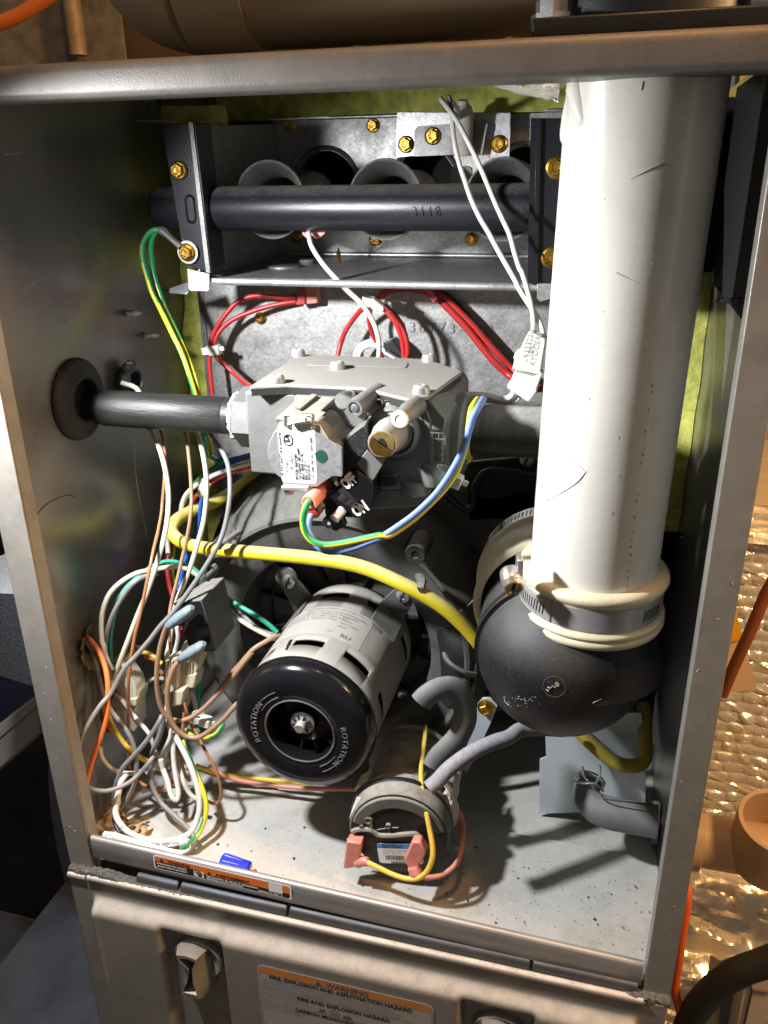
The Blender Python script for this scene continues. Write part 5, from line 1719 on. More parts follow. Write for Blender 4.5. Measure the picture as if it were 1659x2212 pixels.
# ================================================================ capacitor box and its boots
cb = thing('capacitor_box', 'dusty charcoal box among the wires left of the motor', 'capacitor', P(C2(1150, 2050), .07))
F = [P(C2(910, 1585), .062), P(C2(1160, 1570), .060), P(C2(1300, 2050), .060), P(C2(1060, 2010), .062)]
R2 = [P(C2(1380, 1352), .085), P(C2(1485, 1822), .085)]
T3 = P(C2(1240, 1370), .092)
B3 = P(C2(1200, 1800), .092)
m = MB().add(F + [T3, R2[0], R2[1], B3], [(0, 1, 2, 3), (0, 4, 5, 1), (1, 5, 6, 2), (4, 7, 6, 5), (0, 3, 7, 4), (3, 2, 6, 7)])
part('box_shell', m, pm('charcoal_box', (.035, .033, .031), .55, 0, .15, 90, .2, 900, dust=.85, dcol=(.30, .285, .255), dlo=-.1), cb, bevel=.0008)
m = MB().prism(PL(C2, [(1120, 1830), (1230, 1800), (1290, 2040), (1180, 2055), (1120, 1960)], .0585), (0, .001, 0))
part('box_step', m, black_plastic, cb, bevel=.0003)
part('box_front', MB().prism([F[0] + Vector((.0004, -.0004, -.0006)), F[1] + Vector((-.0004, -.0004, -.0006)), F[2] + Vector((-.0004, -.0004, .0004)), F[3] + Vector((.0004, -.0004, .0004))], (0, -.0008, 0)), black_plastic, cb)
part('box_hook', MB().tube(PL(C2, [(1280, 1240), (1300, 1290), (1240, 1350), (1225, 1385)], .058), [.0016, .0022, .0022, .0014], 10, 4), black_dusty, cb)
BG = 'blue grey terminal boots'
for lab_, c, pts in (('pale blue grey vinyl boot, the higher one beside the charcoal box', C2, [(846, 1800), (880, 1795), (960, 1735), (1050, 1668), (1086, 1640)]),
                     ('pale blue grey vinyl boot, the lower one at the foot of the charcoal box', C3, [(956, 462), (1000, 440), (1080, 395), (1160, 345), (1196, 318)])):
    m = MB().tube(PL(c, pts, .050), [.0022, .0046, .0056, .0050, .0020], 14, 5, flat=.62)
    tag(build('terminal_boot', m, boot_m), lab_, 'terminal boot', BG)

# ================================================================ wires of the left harness (crop C2; C3 is the same crop lower down)
H = 1659.3
E_ = lambda pts2, pts3: pts2 + [(x, y + H) for x, y in pts3]
GL = 'harness wires on the left'
wire('leftmost cream wire dropping from behind the gas pipe to the milky connector',
     [PX((262, 826), .012), P((300, 845), .112)] + W(C2, E_([(640, -90), (710, 0), (765, 120), (820, 300), (852, 480), (862, 640), (850, 820), (818, 1000), (770, 1170), (720, 1330), (650, 1530), (570, 1720), (490, 1930)], [(420, 450), (365, 600), (335, 720)]), [.108, .100, .090, .080, .070, .062, .055, .050]), .00145, w_cream, group=GL)
wire('thin brown wire crossing the leftmost cream wire and falling to the floor bundle',
     [P((318, 850), .112)] + W(C2, E_([(740, -90), (795, 0), (818, 120), (830, 280), (822, 460), (806, 640), (795, 760), (765, 920), (722, 1100), (690, 1260), (650, 1450), (600, 1700), (548, 1900)], [(520, 400), (500, 560), (486, 720), (488, 950), (490, 1150), (486, 1380), (500, 1480)]), [.108, .102, .095, .085, .064, .052, .046, .044, .046, .05]), .00092, w_copper, group=GL)
wire('thin brown wire running from the gas pipe to the upper vinyl boot',
     W(C2, [(985, -70), (1020, 20), (1042, 150), (1066, 400), (1076, 640), (1058, 850), (1020, 1050), (980, 1220), (938, 1400), (888, 1600), (868, 1750), (868, 1900), (885, 2040)], [.105, .10, .09, .080, .074, .066, .058, .055]), .00100, w_brown, group=GL)
wire('cream wire right of the two brown ones, ending in the cream plug',
     W(C2, E_([(1085, -70), (1120, 0), (1160, 110), (1192, 250), (1216, 450), (1212, 650), (1186, 850), (1132, 1050), (1070, 1250), (1000, 1430), (950, 1550), (915, 1680), (890, 1850), (865, 2000)], [(848, 420), (850, 480)]), [.105, .098, .090, .084, .076, .068, .062, .058]), .00140, w_cream, group=GL)
wire('grey wire sweeping across the yellow hose into a loop by the left wall',
     W(C2, E_([(1245, 0), (1310, 100), (1372, 200), (1418, 320), (1436, 480), (1430, 650), (1396, 850), (1350, 1000), (1290, 1120), (1200, 1270), (1100, 1420), (1000, 1560), (900, 1690), (780, 1820), (680, 1950), (560, 2090)], [(450, 550), (330, 770), (230, 890), (130, 1040), (60, 1170), (18, 1350), (34, 1540), (120, 1660), (250, 1695), (380, 1668), (500, 1610), (590, 1530), (680, 1430), (720, 1370)]),
       [.110, .098, .086, .076, .068, .060, .054, .046, .036, .022, .010, .010, .022, .034, .042]), .00135, w_grey, group=GL)
wire('cream wire arching left from under the yellow hose',
     W(C2, E_([(1160, 1365), (1060, 1295), (955, 1264), (850, 1266), (700, 1292), (560, 1322), (420, 1402), (312, 1512), (250, 1660), (235, 1800), (242, 1950)], [(258, 340), (275, 430), (330, 560)]), [.095, .090, .080, .068, .058, .05, .046, .046, .048]), .00140, w_cream, group=GL)
wire('teal wire arching beside the cream one from under the yellow hose',
     W(C2, [(1185, 1352), (1085, 1272), (985, 1228), (865, 1210), (785, 1226), (690, 1268), (570, 1362), (470, 1452), (400, 1560), (368, 1660), (342, 1760), (318, 1900), (316, 2050), (334, 2180), (350, 2260)], [.097, .094, .086, .076, .064, .058, .056, .056]), .00130, w_teal, group=GL)
wire('grey wire arching lowest of the three over the left wall',
     W(C2, [(760, 1325), (640, 1352), (550, 1402), (470, 1490), (392, 1610), (332, 1730), (290, 1860), (270, 2000), (282, 2150), (318, 2280), (336, 2350)], [.072, .060, .054, .050, .050, .052]), .00135, w_grey, group=GL)
hole = PX((190, 1388), .0045)
wire('orange wire running from the left wall hole down over the sill corner',
     [hole] + W(C3, [(110, 262), (180, 340), (240, 450), (280, 580), (296, 720), (292, 900), (270, 1050), (230, 1180), (180, 1320), (140, 1450), (110, 1560), (88, 1680), (80, 1800), (95, 1950), (118, 2060), (128, 2090)], [.047, .042, .036, .030, .026, .022, .018, .014, .0115, .0095]), .00145, w_orange, group=GL)
wire('dark grey wire from the left wall hole looping low behind the white loops',
     [hole + Vector((0, .002, -.002))] + W(C3, [(90, 290), (140, 380), (182, 500), (222, 680), (262, 820), (330, 950), (420, 1060), (500, 1180), (542, 1290), (562, 1400), (556, 1550), (530, 1660), (480, 1760), (430, 1832), (388, 1862), (352, 1826), (350, 1730), (376, 1610), (432, 1480), (520, 1380), (620, 1270), (700, 1165), (775, 1045), (800, 985)], [.050, .046, .042, .040, .038, .034, .030, .028, .030, .034, .040, .046]), .00140, w_grey, group=GL)
wire('grey wire falling from the cream plug to the right end of the low white loop',
     W(C3, [(822, 960), (800, 1080), (768, 1190), (722, 1300), (700, 1420), (696, 1550), (724, 1680), (790, 1800), (880, 1890), (980, 1980), (1050, 2050), (1096, 2120), (1104, 2180), (1080, 2240), (1000, 2275)], [.052, .048, .044, .040, .036, .030, .024, .020, .018]), .00145, w_grey, group=GL)
wire('thick white wire forming the low loop just behind the sill',
     W(C3, [(905, 1140), (935, 1200), (992, 1300), (1050, 1420), (1100, 1550), (1140, 1700), (1152, 1850), (1124, 1970), (1082, 2060), (1020, 2112), (900, 2152), (750, 2165), (600, 2130), (480, 2070), (405, 1990), (372, 1920), (368, 1840), (392, 1720), (420, 1610), (470, 1530)], [.056, .050, .044, .038, .032, .026, .020, .017, .016, .018, .022, .028, .034]), .00175, w_white, group=GL)
wire('dark wire running inside the low white loop to the sill',
     W(C3, [(345, 1940), (365, 2010), (410, 2090), (450, 2140), (520, 2180)], [.026, .020, .018]), .0010, w_dark, group=GL)
wire('green wire with a yellow stripe curving down beside the low white loop',
     W(C3, [(1000, 1220), (1060, 1390), (1130, 1550), (1188, 1700), (1212, 1830), (1200, 1950), (1160, 2060), (1112, 2130), (1050, 2190), (980, 2230)], [.056, .046, .038, .032, .026, .020, .018]), .00150, [w_green, w_stripe], group=GL, stripe=.12, seg=12)
wire('white wire folded in a narrow hanging loop at the middle of the bundle',
     W(C3, [(920, 1150), (906, 1290), (914, 1450), (938, 1600), (956, 1710), (938, 1775), (900, 1760), (872, 1690), (852, 1600), (800, 1460), (755, 1350), (720, 1250)], [.054, .048, .042, .038, .036, .040, .046, .052]), .00150, w_white, group=GL)
wire('white wire hanging right of the narrow folded loop',
     W(C3, [(935, 1300), (952, 1400), (972, 1510), (1002, 1605), (1042, 1690), (1092, 1748), (1150, 1770)], [.058, .052, .046, .044, .044]), .00140, w_cream, group=GL)
wire('thin copper brown wire in an open loop at the right of the bundle',
     W(C3, [(1010, 870), (1060, 1040), (1120, 1140), (1172, 1250), (1232, 1370), (1292, 1470), (1332, 1580), (1352, 1700), (1338, 1782), (1290, 1812), (1232, 1792), (1205, 1765)], [.060, .056, .050, .046, .044, .046, .050]), .00095, w_copper, group=GL)
wire('tan wire from the upper vinyl boot to the side of the motor',
     W(C3, [(850, 140), (815, 230), (778, 370), (752, 560), (756, 740), (786, 900), (848, 1000), (950, 1035), (1060, 1012), (1180, 930), (1300, 810), (1420, 680), (1560, 500), (1640, 400)], [.050, .050, .048, .048, .050, .054, .060, .066, .070]), .00135, w_brown, group=GL)
wire('tan wire from the lower vinyl boot looping under to the motor cap',
     W(C3, [(975, 462), (910, 545), (866, 670), (850, 800), (862, 950), (900, 1060), (960, 1140), (1040, 1188), (1130, 1196), (1220, 1150), (1320, 1072), (1400, 995), (1480, 900), (1560, 830)], [.050, .046, .044, .044, .046, .048, .050, .055]), .00140, w_brown, group=GL)
wire('white wire slanting right and down from the milky connector',
     W(C3, [(365, 790), (450, 870), (520, 970), (600, 1060), (680, 1160), (722, 1260), (770, 1340), (800, 1420)], [.058, .054, .050, .050, .052]), .00130, w_white, group=GL)
wire('yellow wire curving down from the milky connector',
     W(C3, [(300, 900), (310, 990), (340, 1080), (392, 1170), (460, 1262), (540, 1332), (620, 1392), (700, 1432)], [.056, .050, .046, .046, .052]), .00150, w_yellow, group=GL)
wire('orange stub showing behind the yellow wire at the milky connector',
     W(C3, [(240, 880), (262, 980), (300, 1080), (335, 1140)], [.058, .056, .056]), .0014, w_orange, group=GL)
wire('brown wire arching over the milky connector',
     W(C3, [(355, 500), (400, 430), (470, 370), (560, 350), (640, 372), (720, 430), (780, 520), (810, 600)], [.075, .085, .090, .085]), .0012, w_brown, group=GL)
wire('yellow wire arching under the brown one above the milky connector',
     W(C3, [(375, 505), (440, 445), (540, 402), (640, 402), (730, 442), (800, 505)], [.070, .078, .080, .078]), .00135, w_yellow, group=GL)
wire('orange wire behind the arching yellow one',
     W(C3, [(640, 440), (720, 480), (770, 550), (810, 610)], [.088, .086]), .0012, w_orange, group=GL)
wire('white wire curving low along the left wall behind the orange wire',
     W(C3, [(222, 1290), (240, 1380), (292, 1452), (360, 1502), (450, 1526), (545, 1526), (625, 1502), (720, 1460), (782, 1380), (842, 1260), (890, 1150)], [.036, .034, .036, .042, .048, .054]), .00130, w_white, group=GL)
wire('copper brown wire dipping between the hanging white loops',
     W(C3, [(575, 1590), (640, 1642), (700, 1662), (780, 1672), (850, 1652), (905, 1600), (930, 1500)], [.050, .046, .046, .05]), .00105, w_copper, group=GL)
wire('white wire bent at an angle left of the narrow folded loop',
     W(C3, [(790, 1400), (810, 1500), (840, 1600), (852, 1660)], [.044, .042]), .0014, w_white, group=GL)
wire('white wire hanging behind the cream plugs',
     W(C3, [(1030, 880), (1070, 770), (1105, 860), (1120, 960), (1090, 1060), (1040, 1120)], [.075, .07, .068]), .0015, w_white, group=GL)
wire('teal wire hanging right of the cream plugs',
     W(C3, [(1140, 620), (1145, 760), (1130, 850), (1140, 960), (1120, 1060), (1140, 1140)], [.078, .074, .07]), .0013, w_teal, group=GL)
wire('green wire with a yellow stripe in a short hook beside the motor cap',
     W(C3, [(1020, 1110), (1060, 1160), (1130, 1195), (1220, 1195), (1310, 1160), (1360, 1090), (1365, 1060)], [.066, .062, .06, .064]), .0014, [w_green, w_stripe], group=GL, stripe=.12, seg=12)
wire('white wire leaving the cream plugs upwards behind the charcoal box',
     W(C3, [(940, 160), (950, 260), (930, 360), (900, 450), (870, 520)], [.08, .075]), .0013, w_white, group=GL)
wire('red wire leaving the cream plugs upwards behind the charcoal box',
     W(C3, [(1000, 150), (960, 270), (930, 380), (905, 480)], [.085, .08]), .0012, w_red, group=GL)
wire('white wire dropping straight from the cream plugs into the loops', W(C3, [(850, 880), (845, 960), (862, 1060), (880, 1170), (860, 1290), (800, 1400), (730, 1480), (660, 1520)], [.060, .056, .052, .048, .050]), .00135, w_white, group=GL)
wire('dark grey wire close beside the grey one below the cream plugs', W(C3, [(850, 960), (840, 1080), (805, 1200), (760, 1300), (738, 1420)], [.058, .052, .048]), .00115, w_dark, group=GL)
wire('brown wire dropping from the cream plugs behind the white loops', W(C3, [(1012, 760), (1010, 900), (1000, 1050), (985, 1180), (968, 1300), (985, 1420), (1010, 1530), (1060, 1600)], [.066, .062, .058, .056, .058]), .0010, w_copper, group=GL)
wire('white wire rising steeply left of the low white loop', W(C3, [(430, 1560), (410, 1650), (395, 1760), (400, 1840)], [.040, .034]), .0013, w_cream, group=GL)
wire('white wire arching behind the milky connector towards the cream plugs', W(C3, [(560, 800), (600, 740), (660, 680), (730, 645), (805, 640)], [.080, .084, .080]), .0013, w_white, group=GL)
wire('dusty grey wire arching under the white one behind the milky connector', W(C3, [(570, 850), (620, 770), (690, 715), (770, 700), (830, 705)], [.084, .088, .084]), .0013, w_grey, group=GL)
wire('cream wire crossing the floor bundle low towards the motor', W(C3, [(640, 1500), (760, 1480), (880, 1470), (1000, 1480), (1120, 1500)], [.060, .066, .072]), .0012, w_cream, group=GL)
GF = 'wires along the floor'
wire('yellow wire running right along the rear of the floor',
     W(C4, [(-160, 1690), (0, 1745), (200, 1775), (400, 1802), (600, 1822), (800, 1835)], [.068, .078, .084, .088]), .00140, w_yellow, group=GF)
wire('salmon wire running right along the floor under the motor cap',
     W(C4, [(-60, 1700), (120, 1790), (300, 1830), (500, 1855), (700, 1872), (900, 1880), (1150, 1882)], [.070, .076, .078, .076]), .00140, w_pink, group=GF)
wire('brown wire running right along the floor behind the yellow one',
     W(C4, [(-170, 1710), (0, 1768), (180, 1800), (330, 1812), (460, 1815)], [.074, .082, .088]), .00110, w_copper, group=GF)

# ---------------------------------------------------------------- colour cable passing behind the valve inlet
GC = 'coloured cable behind the gas valve'
wire('blue wire of the cable entering behind the valve',
     W(C2, [(1720, 205), (1640, 232), (1500, 268), (1410, 300), (1340, 350), (1250, 430), (1190, 560), (1160, 720), (1135, 880), (1100, 980), (1050, 1110), (1000, 1250), (972, 1400), (955, 1490)], [.120, .128, .134, .140, .146, .140, .130, .12]), .00150, w_blue, group=GC)
wire('white wire of the cable entering behind the valve',
     W(C2, [(1720, 262), (1640, 286), (1500, 326), (1352, 376), (1232, 432), (1120, 500), (1035, 575), (990, 665), (972, 760), (925, 805), (868, 840), (840, 950), (852, 1060), (858, 1140)], [.118, .126, .132, .138, .140, .136, .13, .122]), .00150, w_white, group=GC)
wire('red wire of the cable entering behind the valve',
     W(C2, [(1720, 300), (1640, 318), (1500, 362), (1382, 402), (1292, 452), (1202, 532), (1120, 595), (1060, 682), (1000, 770), (930, 920), (882, 1080), (852, 1200), (850, 1300), (870, 1430), (895, 1530)], [.120, .128, .134, .140, .144, .140, .130, .12, .115]), .00150, w_red, group=GC)
wire('green wire with a yellow stripe in the cable behind the valve',
     W(C2, [(1400, 215), (1370, 262), (1310, 318), (1240, 368), (1170, 424), (1105, 490), (1060, 580), (1030, 660), (985, 760), (940, 920), (912, 1090), (900, 1200), (892, 1310), (908, 1420)], [.140, .142, .144, .146, .142, .132, .124]), .00140, [w_green, w_stripe], group=GC, stripe=.12, seg=12)
wire('teal wire in the corner under the gas pipe',
     W(C2, [(1200, 20), (1215, 150), (1250, 230), (1330, 260), (1420, 210)], [.13, .14, .15, .15]), .0013, w_teal, group=GC)
wire('dark wire in the cable behind the valve', W(C2, [(1720, 190), (1560, 232), (1440, 262), (1330, 310), (1200, 420), (1130, 530)], [.134, .146, .154]), .0013, w_dark, group=GC)
GM = 'motor leads'
wire('teal motor lead between the charcoal box and the motor', W(C4, [(20, 240), (95, 322), (170, 372), (260, 425), (360, 485), (440, 545), (500, 600)], [.095, .088, .084, .085]), .00140, w_teal, group=GM)
wire('grey motor lead under the teal one', W(C4, [(60, 330), (150, 405), (240, 480), (330, 560), (420, 605), (500, 625)], [.096, .090, .086, .088]), .00130, w_grey, group=GM)
wire('cream motor lead, lowest of the three', W(C4, [(60, 360), (120, 420), (190, 490), (270, 545), (360, 595), (450, 640), (510, 660)], [.094, .088, .084, .086]), .00140, w_cream, group=GM)
wire('brown lead entering the left side of the motor', W(C4, [(-10, 1130), (80, 990), (190, 870), (300, 745), (400, 680), (470, 640), (520, 620)], [.066, .068, .072, .080, .086]), .00135, w_brown, group=GM)

# ---------------------------------------------------------------- earth wires at the left bracket
GE = 'earth wires at the left bracket'
et = thing('ring_terminal', 'silver ring terminal under the lower gold screw of the left bracket', 'ring terminal', P((405, 545), .148))
c = P((405, 545), .1478)
m = MB().lathe([(.0042, 0), (.0068, 0), (.0070, .0003), (.0068, .0008), (.0042, .0008)], c, Yv, 28)
m.tube([P(D2(395, 1145), .148), P(D2(350, 1110), .1475), P(D2(300, 1065), .147), P(D2(265, 1035), .147), P(D2(245, 1025), .1475)], [.0034, .0026, .0028, .0036, .0034], 12, 4, flat=.7)
part('terminal_body', m, screw_steel, et)
wire('green and yellow earth wire leaving the ring terminal, outer one', W(D2, [(250, 1030), (200, 1025), (150, 1060), (118, 1120), (112, 1190), (125, 1280), (150, 1370), (180, 1470)], [.1475, .146, .144, .142]) + W(FU, [(345, 665), (372, 720), (395, 770), (412, 820), (424, 860), (440, 930), (448, 985)], [.140, .132, .128, .13, .14]), .00150, [w_green, w_stripe], group=GE, stripe=.13, seg=12)
wire('green and yellow earth wire leaving the ring terminal, inner one', W(D2, [(250, 1020), (215, 1030), (185, 1080), (175, 1150), (180, 1230), (190, 1320), (210, 1400), (235, 1475)], [.1475, .149, .150, .148]) + W(FU, [(356, 665), (380, 715), (402, 765), (420, 815), (432, 860), (446, 925), (458, 980)], [.146, .138, .132, .134, .145]), .00150, [w_green, w_stripe], group=GE, stripe=.13, seg=12)

# ---------------------------------------------------------------- red limit-switch wires
GR = 'red limit switch wires'
YR = [.195, .190, .186]
wire('red wire from the red connector under the shelf, upper arc on the left', W(D4, [(965, 252), (870, 256), (760, 245), (650, 238), (560, 254), (470, 302), (400, 380), (340, 460), (292, 550), (266, 640), (258, 750), (264, 850), (272, 945), (285, 1050)], [.198, .194, .190, .186, .184, .182, .18]), .00150, w_red, group=GR)
wire('red wire from the red connector under the shelf, lower arc on the left', W(D4, [(965, 286), (850, 302), (700, 336), (580, 376), (470, 422), (382, 482), (322, 560), (300, 640), (322, 742), (392, 812), (470, 880), (540, 940), (640, 1010)], [.198, .194, .190, .186, .184, .18, .16]), .00150, w_red, group=GR)
wire('red wire falling from the middle cable tie, left of the white lead', W(D4, [(1570, 320), (1500, 352), (1432, 432), (1372, 522), (1332, 622), (1305, 735), (1290, 850)], [.182, .186, .186, .18]), .00150, w_red, group=GR)
wire('red wire falling from the middle cable tie to the valve, right one', W(D5, [(-30, 290), (20, 318), (100, 382), (170, 480), (208, 600), (220, 690), (206, 760), (195, 840)], [.180, .176, .174, .174, .175]), .00155, w_red, group=GR)
wire('red wire falling from the middle cable tie to the valve, second from the right', W(D5, [(-40, 290), (0, 316), (62, 384), (128, 470), (168, 580), (184, 680), (186, 760), (185, 840)], [.180, .178, .178, .178]), .00155, w_red, group=GR)
wire('red wire falling behind the white lead from the middle cable tie', W(D4, [(1580, 330), (1560, 420), (1576, 510), (1606, 590), (1650, 660), (1668, 760)], [.184, .188, .190]), .0013, w_red, group=GR)
wire('red wire arching right from the middle cable tie to the red clip', W(D5, [(-30, 280), (10, 235), (80, 192), (180, 178), (300, 188), (400, 216), (450, 245), (560, 352), (700, 502), (820, 652), (930, 782), (1050, 892), (1140, 960), (1260, 1010)], [.178, .184, .190, .192, .192, .190, .188, .17]), .0021, w_red, group=GR)
wire('red wire running beside the long slanting one from the red clip', W(D5, [(330, 195), (420, 210), (490, 232), (602, 332), (742, 472), (872, 622), (982, 742), (1090, 852), (1180, 930), (1300, 1000)], [.193, .194, .194, .193, .192, .17]), .0021, w_red, group=GR)
wire('dark red wire running behind the slanting pair', W(D5, [(480, 215), (540, 240), (680, 372), (840, 560), (980, 715), (1080, 805)], [.199, .200, .200]), .0016, w_dark, group=GR)
m = MB()
a_ = P(D5(420, 200), .190)
tag(build('cable_tie', MB().obox(P(D5(415, 215), .188), (.0032, 0, -.0044), (.0016, 0, .0014), (0, .004, 0)), redp, bevel=.0005), 'red clip gathering the slanting red wires under the shelf', 'cable clip')
sp3 = thing('spade_connector', 'translucent red spade connector hanging under the shelf', 'spade connector', P((665, 640), .19))
m = MB().prism(PL(D4, [(970, 140), (1030, 140), (1040, 170), (1040, 310), (965, 318), (960, 290), (975, 270)], .192), (0, .006, 0))
part('connector_body', m, redp, sp3, bevel=.0008)
m = MB().prism(PL(D4, [(1040, 150), (1138, 150), (1140, 300), (1045, 308)], .194), (0, .008, 0))
part('connector_shell', m, pinkp, sp3, bevel=.0008)


def tie(q, y, ang, label, sz=1., mat=nylon):
    c = P(q, y)
    a = math.radians(ang)
    u = Vector((math.cos(a), 0, math.sin(a))); v = Vector((-math.sin(a), 0, math.cos(a)))
    t = thing('cable_tie', label, 'cable tie', c, 'white cable ties')
    part('tie_head', MB().obox(c + u * .0030 * sz, u * .0030 * sz, v * .0026 * sz, Vector((0, .0026 * sz, 0))), mat, t, bevel=.0006)
    part('tie_band', MB().lathe([(.0032 * sz, -.0019 * sz), (.0038 * sz, -.0019 * sz), (.0038 * sz, .0019 * sz), (.0032 * sz, .0019 * sz)], c - u * .0020 * sz + Yv * .002, v, 20, caps=False), mat, t)
    part('tie_tail', MB().obox(c + u * .0064 * sz + v * .0008, u * .0020 * sz, v * .0011 * sz, Vector((0, .0006, 0))), mat, t, bevel=.0002)
    return t


tie((454, 757), .182, 5, 'white cable tie round the red wires on the left of the rear panel', 1.25)
tie((806, 654), .178, -10, 'white cable tie round the red wires in the middle under the shelf', 1.35)
tie((967, 1030), .030, -22, 'white cable tie round the blue and green wires right of the valve', 1.2)
tie((438, 1060), .128, 60, 'milky cable tie round the coloured cable under the gas pipe', 1.1, clear_nylon)
tie((400, 1468), .066, 20, 'white cable tie low in the harness near the motor cap', 1.1) if False else None
tie(C3(1160, 1030), .062, -8, 'white cable tie on the harness left of the motor cap', 1.2)
tie(C3(800, 1440), .050, 80, 'milky cable tie on the harness above the floor', 1.2, clear_nylon)

# ---------------------------------------------------------------- wires at the valve
GV = 'valve leads'
wire('green lead with a yellow stripe curving from the salmon boot of the valve', W(D7, [(1000, 520), (975, 545), (950, 610), (934, 690), (940, 780), (982, 865), (1050, 918), (1150, 938), (1300, 920), (1450, 890), (1640, 850)], [.014, .011, .010, .010, .012, .014]) + W(D6, [(60, 822), (160, 762), (280, 672), (400, 560), (500, 455), (572, 360), (624, 258), (664, 140), (690, 20)], [.015, .018, .022, .026, .030, .034]) + W(D5, [(735, 1190), (760, 1128), (790, 1085)], [.036, .042, .055]), .00150, [w_green, w_stripe], group=GV, stripe=.06, seg=14)
wire('blue lead curving under the valve beside the green one', W(D7, [(1022, 640), (1000, 680), (984, 740), (1000, 830), (1040, 915), (1090, 968), (1180, 998), (1300, 990), (1450, 950), (1610, 888)], [.022, .018, .015, .013, .014]) + W(D6, [(0, 838), (110, 768), (256, 664), (402, 530), (500, 408), (574, 290), (636, 170), (690, 20)], [.0145, .016, .020, .024, .028, .032]) + W(D5, [(745, 1250), (782, 1170), (810, 1125), (835, 1080)], [.034, .036, .042, .055]), .00155, w_blue_d, group=GV)
ig = P(D3(866, 255), .262)
GI = 'igniter leads'
wire('white igniter lead, left one, looping over the black pipe to the white plug', [ig + Vector((-.001, 0, .002)), P(D3(835, 150), .245)] + W(D3, [(790, 90), (772, 60), (778, 100), (792, 180), (798, 270), (812, 390), (842, 530), (884, 660), (932, 800), (992, 930), (1062, 1050), (1132, 1180), (1200, 1300), (1262, 1410)], [.225, .20, .178, .160, .146, .138, .130, .122, .114]) + W(D5, [(1120, 165), (1172, 250), (1232, 340), (1282, 425), (1318, 520), (1324, 610), (1320, 645)], [.112, .104, .098, .094]), .00125, w_lead, group=GI)
wire('white igniter lead, right one, looping over the black pipe to the white plug', [ig + Vector((.001, 0, .002)), P(D3(820, 190), .245)] + W(D3, [(750, 110), (712, 72), (740, 110), (792, 180), (850, 270), (902, 370), (962, 490), (1012, 600), (1062, 720), (1112, 840), (1162, 950), (1212, 1060), (1245, 1180), (1282, 1300)], [.222, .196, .172, .154, .142, .136, .128, .120, .113]) + W(D5, [(1150, 40), (1186, 150), (1222, 290), (1242, 400), (1246, 500), (1240, 580), (1238, 605)], [.110, .102, .097, .095]), .00125, w_lead, group=GI)
pl_ = thing('plug_connector', 'white two part plug connector beside the white vent pipe', 'plug connector', P(D5(1200, 830), .09))
m = MB().prism(PL(D5, [(1200, 545), (1225, 528), (1345, 590), (1340, 640), (1300, 870), (1270, 880), (1072, 835), (1090, 760), (1080, 745), (1095, 705), (1130, 690), (1170, 600)], .0900), (0, .009, 0))
uh = part('upper_housing', m, nylon, pl_, bevel=.0008)
m = MB().prism(PL(D5, [(1085, 862), (1265, 905), (1300, 870), (1318, 875), (1270, 1000), (1275, 1020), (1210, 1103), (1190, 1100), (1028, 990), (1030, 970), (1058, 940)], .0885), (0, .011, 0))
part('lower_housing', m, nylon, pl_, bevel=.0008)
for i, (s_, x, y) in enumerate((('LR33322001', 1190, 783), ('1841', 1232, 745), ('KYOCERA', 1252, 815))):
    b0 = P(D5(x, y), .0898); t0 = P(D5(x + 30, y - 130), .0898)
    d_ = (t0 - b0); d_.y = 0; d_.normalize()
    text('lettering', s_, 0.0040, b0, d_, Vector((-d_.z, 0, d_.x)), ink_faint, uh, bold=0.)
wire('white wire leaving the bottom of the white plug behind the valve, upper one', W(D5, [(1092, 1020), (1060, 1060), (1020, 1080), (970, 1084), (900, 1062), (800, 1048), (640, 1050), (560, 1060)], [.094, .096, .100, .105, .11]), .0016, w_lead, group='plug tails')
wire('white wire leaving the bottom of the white plug behind the valve, lower one', W(D5, [(1132, 1062), (1100, 1092), (1040, 1110), (970, 1106), (850, 1090), (640, 1080), (560, 1085)], [.096, .098, .104, .11, .115]), .0013, w_lead, group='plug tails')
fs = thing('flame_sensor_lead', 'white lead hanging from a salmon connector under the black pipe', 'wire', P((660, 505), .16))
part('lead_wire', MB().tube(W(D2, [(1320, 1030), (1322, 1070), (1340, 1140), (1390, 1225), (1460, 1315), (1540, 1400)], [.172, .166, .160, .155]) + W(D4, [(1400, 208), (1500, 302), (1580, 420), (1628, 540), (1645, 650), (1640, 760), (1630, 850)], [.154, .150, .146, .145, .15]), .00155, 12, 6), w_white, fs)
part('lead_connector', MB().prism(PL(D2, [(1265, 1030), (1440, 1025), (1440, 1050), (1400, 1080), (1370, 1090), (1345, 1065), (1300, 1085), (1272, 1060)], .176), (0, .004, 0)), pinkp, fs, bevel=.0006)
# coiled cable and black limit switch behind the valve
ls = thing('limit_switch', 'black limit switch with a loop of white cable half hidden behind the valve top', 'limit switch', P((820, 770), .19))
m = MB()
for r, d in ((.0115, .190), (.0090, .187)):
    c = P((806, 775), d)
    m.tube([c + Vector((r * 1.1 * math.cos(t), 0, r * math.sin(t))) for t in np.linspace(0, 2 * math.pi, 28)], .0015, 10, 1)
part('cable_loop', m, w_white, ls)
m = MB().prism(PL(FU, [(826, 742), (848, 733), (876, 770), (872, 782), (838, 782)], .184), (0, .012, 0))
part('switch_body', m, black_plastic, ls, bevel=.0008)
m = MB().cyl(P((832, 762), .180), P((866, 782), .178), .0022, 12)
part('switch_terminal', m, screw_steel, ls)
part('blue_mark', MB().obox(P((812, 781), .176), (.004, 0, 0), (0, .001, 0), (0, 0, .0012)), blue_ink, ls)
